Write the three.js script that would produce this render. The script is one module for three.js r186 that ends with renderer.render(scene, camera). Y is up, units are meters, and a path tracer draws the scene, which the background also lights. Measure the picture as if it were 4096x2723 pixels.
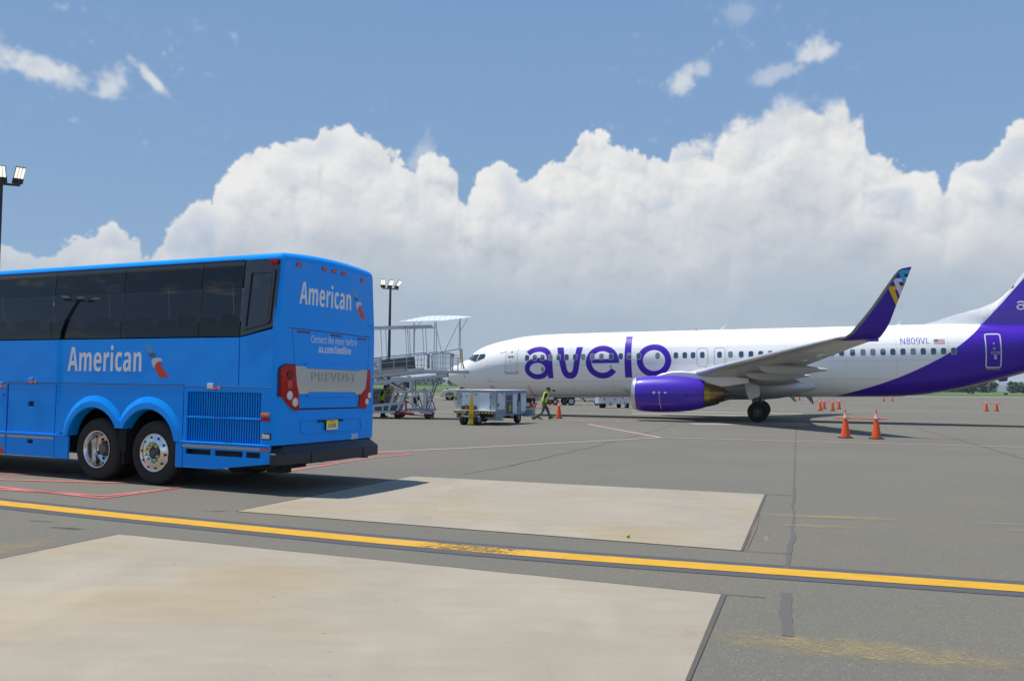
import * as THREE from 'three';
import { mergeGeometries, mergeVertices, toCreasedNormals } from 'three/addons/utils/BufferGeometryUtils.js';
import { RoundedBoxGeometry } from 'three/addons/geometries/RoundedBoxGeometry.js';
import { FontLoader } from 'three/addons/loaders/FontLoader.js';
import { TessellateModifier } from 'three/addons/modifiers/TessellateModifier.js';
import { MarchingCubes } from 'three/addons/objects/MarchingCubes.js';

// ------------------------------------------------------------ camera, sky, sun, exposure
const V = (x, y, z) => new THREE.Vector3(x, y, z);
const scene = new THREE.Scene();
const CAM = { f: 3434.95, pitch: 0.05133, roll: 0.0130, h: 1.648 };
const camera = new THREE.PerspectiveCamera(2 * Math.atan(1361.5 / CAM.f) * 180 / Math.PI, 1024 / 680, 0.1, 20000);
{
  const fwd = V(0, Math.sin(CAM.pitch), -Math.cos(CAM.pitch)), up0 = V(0, Math.cos(CAM.pitch), Math.sin(CAM.pitch));
  camera.position.set(0, CAM.h, 0);
  camera.up.copy(up0.multiplyScalar(Math.cos(CAM.roll)).addScaledVector(V(1, 0, 0), -Math.sin(CAM.roll)));
  camera.lookAt(camera.position.clone().add(fwd));
}
const renderer = new THREE.WebGLRenderer({ antialias: true });
renderer.setSize(1024, 680);
renderer.toneMapping = THREE.LinearToneMapping;
renderer.toneMappingExposure = 1.25;
renderer.shadowMap.enabled = true;

const SUN = V(-1.08, 3.45, -0.36).normalize();
const sun = new THREE.DirectionalLight(new THREE.Color().setRGB(1, 0.95, 0.87), 4.0);
sun.position.copy(SUN).multiplyScalar(200).add(V(0, 0, -40));
sun.target.position.set(0, 0, -40);
sun.castShadow = true; sun.shadow.mapSize.set(4096, 4096); sun.shadow.radius = 1;
Object.assign(sun.shadow.camera, { left: -90, right: 90, top: 90, bottom: -90, near: 1, far: 500 });
scene.add(sun, sun.target);

// ------------------------------------------------------------ noise
function rng(seed) { let a = seed >>> 0; return () => { a = (a + 0x6D2B79F5) >>> 0; let t = a; t = Math.imul(t ^ (t >>> 15), t | 1); t ^= t + Math.imul(t ^ (t >>> 7), t | 61); return ((t ^ (t >>> 14)) >>> 0) / 4294967296; }; }
const NT = new Float32Array(65536); { const r = rng(77); for (let i = 0; i < 65536; i++) NT[i] = r(); }
const hsh = (i, j, k) => NT[(Math.imul(i, 73856093) ^ Math.imul(j, 19349663) ^ Math.imul(k, 83492791)) & 65535];
function n3(x, y, z) {
  const i = Math.floor(x), j = Math.floor(y), k = Math.floor(z); let u = x - i, v = y - j, w = z - k;
  u = u * u * (3 - 2 * u); v = v * v * (3 - 2 * v); w = w * w * (3 - 2 * w);
  const a = hsh(i, j, k) * (1 - u) + hsh(i + 1, j, k) * u, b = hsh(i, j + 1, k) * (1 - u) + hsh(i + 1, j + 1, k) * u;
  const c = hsh(i, j, k + 1) * (1 - u) + hsh(i + 1, j, k + 1) * u, d = hsh(i, j + 1, k + 1) * (1 - u) + hsh(i + 1, j + 1, k + 1) * u;
  return (a * (1 - v) + b * v) * (1 - w) + (c * (1 - v) + d * v) * w;
}
const n2 = (x, y, s = 0) => n3(x, y, s * 7.31 + 0.5);
function fbm2(x, y, o, s = 0) { let a = 0.5, t = 0, m = 0; for (let i = 0; i < o; i++) { t += a * n2(x, y, s + i); m += a; a *= 0.5; x *= 2.03; y *= 2.03; } return t / m; }
const sstep = (a, b, x) => { const t = Math.min(1, Math.max(0, (x - a) / (b - a))); return t * t * (3 - 2 * t); };
const lerp = (a, b, t) => a + (b - a) * t;
function table(xs, ys, x) { if (x <= xs[0]) return ys[0]; for (let i = 1; i < xs.length; i++) if (x <= xs[i]) return ys[i - 1] + (ys[i] - ys[i - 1]) * (x - xs[i - 1]) / (xs[i] - xs[i - 1]); return ys[ys.length - 1]; }
// ------------------------------------------------------------ the sky: clear summer blue with a bank of cumulus round the horizon
const CLOUD_TOPS = [[-31.14,7.69],[-30.15,7.28],[-29.25,6.81],[-28.26,7.19],[-28.16,7.58],[-27.49,8.15],[-26.11,8.65],[-25.54,9.22],[-25.15,9.65],[-24.56,8.79],[-23.69,8.2],[-23.55,7.5],[-23.17,7.31],[-22.58,8.15],[-22.24,9.1],[-21.39,10.37],[-20.27,11.13],[-19.43,11.01],[-19.26,12.14],[-18.76,12.99],[-17.74,14.41],[-16.68,14.63],[-15.33,15.15],[-13.19,15.45],[-13.01,16.27],[-11.19,16.47],[-10.33,16.04],[-9.24,15.97],[-8.59,15.19],[-7.73,15.09],[-7.19,14.07],[-6.69,13.62],[-6.22,14.74],[-5.41,15.13],[-4.53,14.72],[-3.78,13.58],[-3.73,12.46],[-3.26,11.96],[-2.89,12.48],[-2.47,13.89],[-1.6,14.46],[-0.73,14.48],[0.46,13.52],[1.19,13.8],[2.21,14.37],[3.66,14.78],[4.24,15.74],[4.67,16.7],[5.68,16.88],[6.27,16.4],[6.85,15.52],[9.16,14.97],[10.3,14.34],[10.66,15.33],[11.99,15.9],[13.11,15.9],[13.94,16.66],[14.77,17.14],[15.86,17.07],[16.68,17.8],[17.75,18.49],[18.81,18.01],[20.12,17.64],[21.28,17.9],[21.66,16.6],[22.41,16.27],[22.53,14.99],[22.89,14.18],[24.12,13.56],[25.33,13.07],[26.28,12.86],[26.74,12.06],[26.96,11.48],[27.21,12.27],[27.45,13.24],[28.82,13.35],[29.72,13.74],[30.18,14.89],[31.04,15.49]];
// small torn clouds in the blue: azimuth, elevation, half-widths, tilt, strength
const TORN = [[-29.9,17.9,2.3,0.75,-0.18,0.85],[-31.8,18.0,1.4,1.0,0,0.6],[-25.6,17.5,0.9,0.8,0.5,0.7],[-23.3,18.1,1.15,0.38,-0.75,0.85],[11.2,19.5,0.85,1.0,0.2,0.75],[12.5,20.2,0.6,0.6,0,0.5],[19.4,20.6,1.35,0.7,0.25,0.85],[17.0,19.6,1.6,0.6,0.3,0.45],[15.0,23.3,1.0,0.7,0,0.25],[-6.2,14.9,1.0,1.2,0.6,0.4]];
// round heads packed side by side: 1 at the middle of a head, falling to 0 in the creases between
function puff(x, y, f, o) {
  const n = Math.round(360 * f); x = (x + 180) * n / 360; y = y * f * 1.15 + o * 37.7;
  const ix = Math.floor(x), iy = Math.floor(y); let m = 9;
  for (let j = -1; j < 2; j++) for (let i = -1; i < 2; i++) {
    const cx = ((ix + i) % n + n) % n, cy = iy + j, dx = ix + i + hsh(cx, cy, 11 + o) - x, dy = cy + hsh(cx, cy, 53 + o) - y, r = 0.75 + 0.5 * hsh(cx, cy, 97 + o), d = (dx * dx + dy * dy) / (r * r);
    if (d < m) m = d;
  }
  return Math.max(0, 1 - m * 0.9);
}
function skyTexture(W, H) {
  const px = new Float32Array(W * H * 4), half = H / 2, D2 = Math.PI / 180;
  const topAt = new Float32Array(W);
  const xs = CLOUD_TOPS.map((p) => p[0]), ys = CLOUD_TOPS.map((p) => p[1]);
  for (let i = 0; i < W; i++) {
    const th = ((i + 0.5) / W - 0.5) * 2 * Math.PI, az = Math.atan2(Math.cos(th), -Math.sin(th)) / D2; // degrees right of -z
    const far = 6.5 + 8 * (n3(Math.cos(th) * 3.1 + 9, Math.sin(th) * 3.1, 4.2) - 0.25) + 4 * (n3(Math.cos(th) * 9, Math.sin(th) * 9 + 3, 8.2) - 0.5);
    let t = far - 6 * Math.exp(-(((az + 103) / 26) ** 2)); const a = Math.abs(az);
    if (a < 31) t = table(xs, ys, az); else if (a < 38) t = lerp(az < 0 ? ys[0] : ys[ys.length - 1], t, sstep(31, 38, a));
    topAt[i] = t;
  }
  const bulge = new Float32Array(W * half), dens = new Float32Array(W * half);
  const rowsHi = Math.round(half * 34 / 90);                                 // nothing but clear air higher up
  for (let r = 0; r < rowsHi; r++) {
    const el = (r + 0.5) / half * 90, ce = Math.cos(el * D2), se = Math.sin(el * D2);
    for (let i = 0; i < W; i++) {
      const th = ((i + 0.5) / W - 0.5) * 2 * Math.PI, x = Math.cos(th) * ce * 57.3, z = Math.sin(th) * ce * 57.3, y = se * 57.3; // degrees-sized coordinates
      // cauliflower: sums of 1-|2n-1| at falling sizes
      const a1 = n3(x * 0.42, y * 0.5, z * 0.42), w1 = (a1 - 0.5) * 1.3;
      const az = Math.atan2(Math.cos(th), -Math.sin(th)) / D2, w2 = n3(x * 1.1 + 7, y * 1.1, z * 1.1) - 0.5, w3 = n3(x * 1.1, y * 1.1 + 31, z * 1.1) - 0.5;
      let b = 0, am = 0.52, f = 0.55;
      for (let o = 0; o < 5; o++) { b += am * puff(az + w1 * 0.9 + w2 * 0.7, el + w3 * 0.8 - w1 * 0.5, f, o); am *= 0.52; f *= 2.05; }
      const fine = n3(x * 5, y * 5, z * 5) * 0.6 + n3(x * 11, y * 11, z * 11) * 0.4 - 0.5;
      b = b * 0.92 + fine * 0.10;
      const wi = Math.round((a1 - 0.5) * 0.5 / 360 * W), top = topAt[(i + wi + W) % W];
      const soft = 0.22 + 1.2 * sstep(10, 13, az) * (1 - sstep(21.5, 23, az));   // the tall mass on the right has a softer edge
      const q = top - el + (b - 0.72) * 2.1 + fine * 0.35;
      let d = sstep(-0.05, soft * (0.4 + 0.8 * a1), q);
      // small gaps high in the bank
      const hole = sstep(0.62, 0.8, n3(x * 0.31 + 40, y * 0.45 + 9, z * 0.31) + 0.12 * b) * sstep(0, 1.2, q) * (1 - sstep(2.2, 4.2, q));
      d *= 1 - 0.3 * hole;
      let u = 0; const rag = el > 12 ? 0.45 * n3(x * 0.9, y * 1.2, z * 0.9) + 0.3 * n3(x * 2.3, y * 2.6, z * 2.3) + 0.25 * n3(x * 5.1, y * 5.5, z * 5.1) : 0.5;
      if (el > 12 && el < 27) for (const [ca, cel, ra, re, tilt, s] of TORN) {
        const dx = az - ca, dy = el - cel; if (Math.abs(dx) > 5 || Math.abs(dy) > 4) continue;
        const ex = dx / ra, ey = (dy - dx * tilt) / re, g = Math.exp(-(ex * ex + ey * ey) * 0.9);
        u = Math.max(u, 0.88 * s * sstep(0.0, 0.95, 1.25 * g - 1.5 * (0.62 - rag)));
      }
      if (Math.abs(az) > 40 && el > 13) { // the same torn clouds all round
        const m = n3(x * 0.12 + 3, y * 0.3, z * 0.12 + 8); u = Math.max(u, 0.75 * sstep(0.66, 0.95, m + 0.7 * (rag - 0.5)) * (1 - sstep(22, 30, el)));
      }
      dens[r * W + i] = Math.max(d, u);
      bulge[r * W + i] = Math.min(q, 4) * 0.16 + b * 1.0 + a1 * 0.9;
    }
  }
  const per = W / 360, down = half / 90;
  for (let r = 0; r < half; r++) {
    const el = (r + 0.5) / half * 90;
    const k = Math.pow(Math.max(0, 1 - el / 90), 2.2), h2 = Math.exp(-el / 7.5);
    // clear air: deeper blue overhead, paler and a little greener lower down
    const R0 = 0.125 + 0.125 * k + 0.12 * h2, G0 = 0.255 + 0.15 * k + 0.11 * h2, B0 = 0.53 + 0.10 * k + 0.02 * h2;
    for (let i = 0; i < W; i++) {
      let R = R0, Gc = G0, B = B0;
      if (r < rowsHi) {
        const d = dens[r * W + i];
        if (d > 0) {
          let lit = 0;
          for (const [s, g] of [[0.14, 0.5], [0.35, 0.5], [0.8, 0.45], [1.7, 0.42]]) {
            const rr = Math.min(rowsHi - 1, r + Math.round(s * 0.92 * down)), ii = (i - Math.round(s * 0.4 * per) + W) % W;
            lit += g * (bulge[r * W + i] - bulge[rr * W + ii] * 1) ;
          }
          const top = topAt[i], depth = Math.max(0, top - el);
          let up = 0; for (const s of [0.5, 1.2, 2.4, 4]) { const rr = Math.min(rowsHi - 1, r + Math.round(s * down)); up += dens[rr * W + i]; } up /= 4;
          let L = 0.75 + 0.30 * lit - 0.16 * up * sstep(0.5, 7, depth);
          L = Math.max(0.44, Math.min(0.93, L + 0.03));
          const low = sstep(12.5, 2.5, el + 5 * (n3(i * 0.012, r * 0.03, 5.5) - 0.5)); // the flat grey undersides near the horizon
          const tl = (L - 0.42) / 0.5; let cr = lerp(0.515, 0.885, tl), cg = lerp(0.555, 0.875, tl), cb = lerp(0.61, 0.85, tl);
          const bl = n3(i * 0.006 + 5, r * 0.022, 9.5), warm = sstep(0.55, 0.8, bl);
          const gr = 0.40 + 0.17 * warm, gg = 0.475 + 0.10 * warm, gb = 0.56 + 0.01 * warm;
          const kk = 0.88 * low; cr = lerp(cr, gr, kk); cg = lerp(cg, gg, kk); cb = lerp(cb, gb, kk);
          const thin = d * (0.94 - 0.1 * low);
          R = lerp(R, cr, thin); Gc = lerp(Gc, cg, thin); B = lerp(B, cb, thin);
        }
      }
      const o = ((half + r) * W + i) * 4; px[o] = R * 0.8; px[o + 1] = Gc * 0.8; px[o + 2] = B * 0.8; px[o + 3] = 1;
    }
  }
  for (let r = 0; r < half; r++) for (let i = 0; i < W; i++) { const o = (r * W + i) * 4; px[o] = 0.3; px[o + 1] = 0.32; px[o + 2] = 0.34; px[o + 3] = 1; }
  const t = new THREE.DataTexture(px, W, H, THREE.RGBAFormat, THREE.FloatType);
  t.mapping = THREE.EquirectangularReflectionMapping; t.magFilter = t.minFilter = THREE.LinearFilter; t.needsUpdate = true;
  return t;
}
const skyMap = skyTexture(4096, 2048);
scene.background = skyMap; scene.environment = skyMap;
console.log('sky done');
// ------------------------------------------------------------ helpers
const taken = new Map();
function numbered(name) { const n = taken.get(name) ?? 0; taken.set(name, n + 1); return n ? name + '_' + String(n).padStart(3, '0') : name; }
function note(o, label, category, group, kind) { const u = o.userData; if (label) u.label = label; if (category) u.category = category; if (group) u.group = group; if (kind) u.kind = kind; return o; }
function thing(name, label, category, [x, y, z] = [0, 0, 0], turn = 0, group) {
  const o = new THREE.Group(); o.name = numbered(name); o.position.set(x, y, z); o.rotation.y = turn; scene.add(o); return note(o, label, category, group);
}
function copyOf(root, [x, y, z], turn, label, group) {
  const r = root.clone(); r.name = numbered(root.name.replace(/_\d+$/, '')); r.position.set(x, y, z); r.rotation.y = turn; r.userData = { ...root.userData };
  scene.add(r); return note(r, label, null, group);
}
function clean(g) {
  g = g.index ? g.toNonIndexed() : g;
  for (const k of Object.keys(g.attributes)) if (!['position', 'normal', 'uv'].includes(k)) g.deleteAttribute(k);
  if (!g.attributes.normal) g.computeVertexNormals();
  if (!g.attributes.uv) g.setAttribute('uv', new THREE.BufferAttribute(new Float32Array(g.attributes.position.count * 2), 2));
  g.morphAttributes = {}; return g;
}
function join(list) { return list.length === 1 ? list[0] : mergeGeometries(list.map(clean)); }
function part(parent, name, geo, material, label) {
  const m = new THREE.Mesh(Array.isArray(geo) ? join(geo) : geo, material);
  m.name = parent === scene ? numbered(name) : name; m.castShadow = m.receiveShadow = true; parent.add(m); if (label) m.userData.label = label; return m;
}
function structure(name, geo, material, label) { const m = part(scene, name, geo, material, label); m.userData.kind = 'structure'; return m; }
const C = (r, g, b) => new THREE.Color().setRGB(r, g, b);
function mat(r, g, b, rough = 0.6, metal = 0, more = {}) { return new THREE.MeshPhysicalMaterial({ color: C(r, g, b), roughness: rough, metalness: metal, ...more }); }
function at(g, x = 0, y = 0, z = 0, rx = 0, ry = 0, rz = 0) { if (rx || ry || rz) g.applyMatrix4(new THREE.Matrix4().makeRotationFromEuler(new THREE.Euler(rx, ry, rz))); g.translate(x, y, z); return g; }
const box = (w, h, d, x = 0, y = 0, z = 0, rx = 0, ry = 0, rz = 0) => at(new THREE.BoxGeometry(w, h, d), x, y, z, rx, ry, rz);
const box2 = (x0, x1, y0, y1, z0, z1) => box(x1 - x0, y1 - y0, z1 - z0, (x0 + x1) / 2, (y0 + y1) / 2, (z0 + z1) / 2);
const rbox = (w, h, d, r, x = 0, y = 0, z = 0, rx = 0, ry = 0, rz = 0) => at(new RoundedBoxGeometry(w, h, d, 2, r), x, y, z, rx, ry, rz);
const rbox2 = (x0, x1, y0, y1, z0, z1, r = 0.01) => rbox(x1 - x0, y1 - y0, z1 - z0, Math.min(r, (x1 - x0) * 0.49, (y1 - y0) * 0.49, (z1 - z0) * 0.49), (x0 + x1) / 2, (y0 + y1) / 2, (z0 + z1) / 2);
function bar(a, b, r0, r1 = r0, seg = 8) { // round bar from a to b
  const A = new THREE.Vector3(...a), B = new THREE.Vector3(...b), d = B.clone().sub(A), L = d.length(), g = new THREE.CylinderGeometry(r1, r0, L, seg);
  g.applyQuaternion(new THREE.Quaternion().setFromUnitVectors(V(0, 1, 0), d.normalize())); g.translate((A.x + B.x) / 2, (A.y + B.y) / 2, (A.z + B.z) / 2); return g;
}
function beam(a, b, w, h) { // rectangular bar from a to b, h upright
  const A = new THREE.Vector3(...a), B = new THREE.Vector3(...b), d = B.clone().sub(A), L = d.length(); d.normalize();
  let up = Math.abs(d.y) > 0.97 ? V(1, 0, 0) : V(0, 1, 0); const s = new THREE.Vector3().crossVectors(d, up).normalize(); up = new THREE.Vector3().crossVectors(s, d);
  const g = new THREE.BoxGeometry(L, h, w); g.applyMatrix4(new THREE.Matrix4().makeBasis(d, up, s)); g.translate((A.x + B.x) / 2, (A.y + B.y) / 2, (A.z + B.z) / 2); return g;
}
function pipe(pts, r, seg = 8, closed = false) { const c = new THREE.CatmullRomCurve3(pts.map((p) => V(...p)), closed, 'catmullrom', 0.15); return new THREE.TubeGeometry(c, Math.max(8, pts.length * 6), r, seg, closed); }
function lathe(profile, seg = 32, axis = 'y') { // profile of [radius, along]
  const g = new THREE.LatheGeometry(profile.map(([r, y]) => new THREE.Vector2(r, y)), seg);
  if (axis === 'z') g.rotateX(Math.PI / 2); if (axis === 'x') g.rotateZ(-Math.PI / 2); return g;
}
function poly(pts, holes = []) { const s = new THREE.Shape(pts.map(([x, y]) => new THREE.Vector2(x, y))); for (const h of holes) s.holes.push(new THREE.Path(h.map(([x, y]) => new THREE.Vector2(x, y)))); return s; }
function slab(shape, depth, bevel = 0, z = 0) { // extruded from z to z + depth, edges eased inwards
  const g = new THREE.ExtrudeGeometry(shape, { depth: depth - 2 * bevel, bevelEnabled: bevel > 0, bevelThickness: bevel, bevelSize: bevel, bevelOffset: -bevel, bevelSegments: bevel > 0.01 ? 3 : 1, curveSegments: 16 });
  g.translate(0, 0, z + bevel); return g;
}
const rectPts = (x0, x1, y0, y1) => [[x0, y0], [x1, y0], [x1, y1], [x0, y1]];
function roundRect(x0, x1, y0, y1, r) { const s = new THREE.Shape(); s.moveTo(x0 + r, y0); s.lineTo(x1 - r, y0); s.absarc(x1 - r, y0 + r, r, -Math.PI / 2, 0); s.lineTo(x1, y1 - r); s.absarc(x1 - r, y1 - r, r, 0, Math.PI / 2); s.lineTo(x0 + r, y1); s.absarc(x0 + r, y1 - r, r, Math.PI / 2, Math.PI); s.lineTo(x0, y0 + r); s.absarc(x0 + r, y0 + r, r, Math.PI, Math.PI * 1.5); return s; }
// a flat shape laid on a curved surface: map(x, y, off) gives the point, thick lifts it with a rim
function onSurface(shape, map, thick = 0.003, edge = 0.2, lift = 0) {
  const list = Array.isArray(shape) ? shape : [shape], out = [];
  for (const s of list) {
    let g = new THREE.ShapeGeometry(s, 10).toNonIndexed(); if (edge) g = new TessellateModifier(edge, 7).modify(g);
    const p = g.attributes.position, n = p.count; for (let i = 0; i < n; i++) { const q = map(p.getX(i), p.getY(i), lift + thick); p.setXYZ(i, q.x, q.y, q.z); }
    g.deleteAttribute('normal'); if (edge) { g.deleteAttribute('uv'); g = mergeVertices(g, 1e-4); } g.computeVertexNormals(); out.push(g);
    if (thick > 0.004) {
      const { shape: c, holes } = s.extractPoints(10);
      for (const ring of [c, ...holes]) {
        const v = []; for (let i = 0; i < ring.length; i++) {
          const a = ring[i], b = ring[(i + 1) % ring.length], N = edge ? Math.max(1, Math.ceil(a.distanceTo(b) / edge)) : 1;
          for (let k = 0; k < N; k++) { const c0 = a.clone().lerp(b, k / N), c1 = a.clone().lerp(b, (k + 1) / N), t0 = map(c0.x, c0.y, lift + thick), t1 = map(c1.x, c1.y, lift + thick), d0 = map(c0.x, c0.y, lift - 0.004), d1 = map(c1.x, c1.y, lift - 0.004);
            v.push(...t0.toArray(), ...d0.toArray(), ...t1.toArray(), ...t1.toArray(), ...d0.toArray(), ...d1.toArray()); }
        }
        const w = new THREE.BufferGeometry(); w.setAttribute('position', new THREE.BufferAttribute(new Float32Array(v), 3)); w.computeVertexNormals(); out.push(w);
      }
    }
  }
  return join(out);
}
function gridMesh(nu, nv, f, uvf, smooth = true) { // f(i, j) -> Vector3
  const pos = [], uv = [], idx = [];
  for (let j = 0; j <= nv; j++) for (let i = 0; i <= nu; i++) { const p = f(i / nu, j / nv); pos.push(p.x, p.y, p.z); const t = uvf ? uvf(i / nu, j / nv, p) : [i / nu, j / nv]; uv.push(t[0], t[1]); }
  for (let j = 0; j < nv; j++) for (let i = 0; i < nu; i++) { const a = j * (nu + 1) + i, b = a + 1, c = a + nu + 1, d = c + 1; idx.push(a, b, d, a, d, c); }
  const g = new THREE.BufferGeometry(); g.setAttribute('position', new THREE.BufferAttribute(new Float32Array(pos), 3)); g.setAttribute('uv', new THREE.BufferAttribute(new Float32Array(uv), 2)); g.setIndex(idx); g.computeVertexNormals(); return g;
}
function dataTex(w, h, f, srgb = true, repeat) {
  const d = new Uint8Array(w * h * 4); for (let j = 0; j < h; j++) for (let i = 0; i < w; i++) { const c = f(i / w, j / h, i, j), o = (j * w + i) * 4; d[o] = c[0]; d[o + 1] = c[1] ?? c[0]; d[o + 2] = c[2] ?? c[0]; d[o + 3] = c[3] ?? 255; }
  const t = new THREE.DataTexture(d, w, h); t.magFilter = THREE.LinearFilter; t.minFilter = THREE.LinearMipmapLinearFilter; t.generateMipmaps = true; t.wrapS = t.wrapT = THREE.RepeatWrapping; if (srgb) t.colorSpace = THREE.SRGBColorSpace; if (repeat) t.repeat.set(...repeat); t.needsUpdate = true; return t;
}
function canvasTex(w, h, draw) { const c = document.createElement('canvas'); c.width = w; c.height = h; const x = c.getContext('2d'); draw(x, w, h); const t = new THREE.CanvasTexture(c); t.colorSpace = THREE.SRGBColorSpace; t.anisotropy = 8; return t; }
const bold = await new FontLoader().loadAsync('fonts/droid/droid_sans_bold.typeface.json'), regular = await new FontLoader().loadAsync('fonts/droid/droid_sans_regular.typeface.json');
// text as shapes, fitted to a box: left, baseline, width, cap height
function textShapes(font, txt, x, y, width, cap) {
  const sh = font.generateShapes(txt, 1), bb = new THREE.Box2(); for (const s of sh) for (const p of s.getPoints(6)) bb.expandByPoint(p);
  const kx = width / (bb.max.x - bb.min.x), ky = cap / 0.714 * 1.0, x0 = bb.min.x, out = [];
  const m = (p) => new THREE.Vector2(x + (p.x - x0) * kx, y + p.y * ky);
  for (const s of sh) { const e = s.extractPoints(6), n = new THREE.Shape(e.shape.map(m)); n.holes = e.holes.map((h) => new THREE.Path(h.map(m))); out.push(n); }
  return out;
}
// ------------------------------------------------------------ the ground
const gy = (z) => -0.264 * Math.min(1, Math.max(0, (-z - 15) / 31));        // the apron falls a little towards the stand
const asphaltTex = (() => {
  const r = rng(5), N = 1024, f = new Float32Array(N * N).fill(0.5);
  const wrap = (i) => (i + N) & (N - 1);
  for (let k = 0; k < 52000; k++) { // aggregate chips, 6 to 16 mm across, some pale and some dark
    const x = Math.floor(r() * N), y = Math.floor(r() * N), s = 1 + Math.floor(r() * 2.2), v = r() < 0.42 ? 0.62 + 0.34 * r() : 0.26 + 0.28 * r();
    for (let j = -s; j <= s; j++) for (let i = -s; i <= s; i++) if (i * i + j * j <= s * s * 0.8) { const q = wrap(y + j) * N + wrap(x + i); f[q] = lerp(f[q], v, 0.8); }
  }
  return dataTex(N, N, (u, v, i, j) => { const t = f[j * N + i]; const b = 161 + (t - 0.5) * 108 + (r() - 0.5) * 20; return [b * 1.01, b * 0.995, b * 0.945]; });
})();
asphaltTex.repeat.set(1, 1);
const M = {};
M.asphalt = new THREE.MeshStandardMaterial({ map: asphaltTex, vertexColors: true, roughness: 0.93 });
function sheet(xs, zs, y, tile, tint, cut) { // a ground sheet on the lines xs, zs
  const pos = [], uv = [], col = [], idx = [], nx = xs.length;
  for (const z of zs) for (const x of xs) { pos.push(x, y(x, z), z); uv.push(x / tile, -z / tile); col.push(...tint(x, z)); }
  for (let j = 0; j < zs.length - 1; j++) for (let i = 0; i < nx - 1; i++) { if (cut && cut((xs[i] + xs[i + 1]) / 2, (zs[j] + zs[j + 1]) / 2)) continue; const a = j * nx + i; idx.push(a, a + 1, a + nx + 1, a, a + nx + 1, a + nx); }
  const g = new THREE.BufferGeometry(); g.setAttribute('position', new THREE.BufferAttribute(new Float32Array(pos), 3)); g.setAttribute('uv', new THREE.BufferAttribute(new Float32Array(uv), 2)); g.setAttribute('color', new THREE.BufferAttribute(new Float32Array(col), 3)); g.setIndex(idx); g.computeVertexNormals(); return g;
}
const steps = (a, b, d) => { const o = []; const n = Math.ceil(Math.abs(b - a) / Math.abs(d)); for (let i = 0; i <= n; i++) o.push(a + (b - a) * i / n); return o; };
const asphaltTint = (x, z) => { // patches laid at different times, rubber and dust, in linear light
  const n = fbm2(x * 0.12, z * 0.16, 3, 3), m = fbm2(x * 0.55 + 9, z * 0.55, 3, 8), lane = n2(x * 0.02 + z * 0.11, 4.4, 2), q = fbm2(x * 1.7, z * 1.7 + 5, 2, 21);
  const k = 0.325 * (0.84 + 0.2 * n + 0.13 * m + 0.08 * lane + 0.06 * q), w = (m - 0.5) * 0.09;
  return [k * (1.03 + w), k, k * (0.91 - w * 1.3)];
};
structure('apron', [
  sheet(steps(-14, 18, 0.28), steps(3, -26, 0.28), (x, z) => gy(z), 2.6, asphaltTint),
], M.asphalt);
structure('apron', sheet(steps(-70, 90, 1.6), steps(-26, -120, 1.6), (x, z) => gy(z), 2.6, asphaltTint), M.asphalt);
structure('apron', sheet([...steps(-70, -14, 2), ...steps(-12, 16, 4).slice(1, -1), ...steps(18, 90, 2)], steps(40, -26, 2.2), (x, z) => gy(z) - 0.0015, 2.6, asphaltTint, (x, z) => x > -14 && x < 18 && z < 3), M.asphalt);
structure('apron', sheet(steps(-220, 320, 6), steps(-26, -300, 6), (x, z) => gy(z) - 0.004, 2.6, asphaltTint, (x, z) => (x > -70 && x < 90 && z > -120) || z < -182 + 0 * x - sstep(20, 150, x) * 95), M.asphalt);
// grass far out, with paler taxiway strips
const grassTex = dataTex(256, 256, (u, v, i, j) => { const n = n2(i * 0.35, j * 0.35, 4) * 0.6 + n2(i * 0.09, j * 0.09, 9) * 0.4, k = 150 + 90 * (n - 0.5); return [k * 0.93, k, k * 0.78]; });
M.grass = new THREE.MeshStandardMaterial({ map: grassTex, vertexColors: true, roughness: 1 });
structure('grass_field', sheet(steps(-2600, 3200, 120), [-150, -180, -210, -240, -280, -330, -400, -500, -640, -820, -1100, -1600, -2400, -3600], (x, z) => gy(z) - 0.02, 9, (x, z) => { const n = fbm2(x * 0.013, z * 0.02, 3, 5), d = sstep(60, 260, x) * 0.8; return [lerp(0.20, 0.30, d * n + 0.25 * n), lerp(0.36, 0.36, d) * (0.8 + 0.4 * n), lerp(0.045, 0.10, d)]; }), M.grass);
M.concrete = new THREE.MeshStandardMaterial({ color: C(0.34, 0.33, 0.305), roughness: 0.92 });
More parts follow.
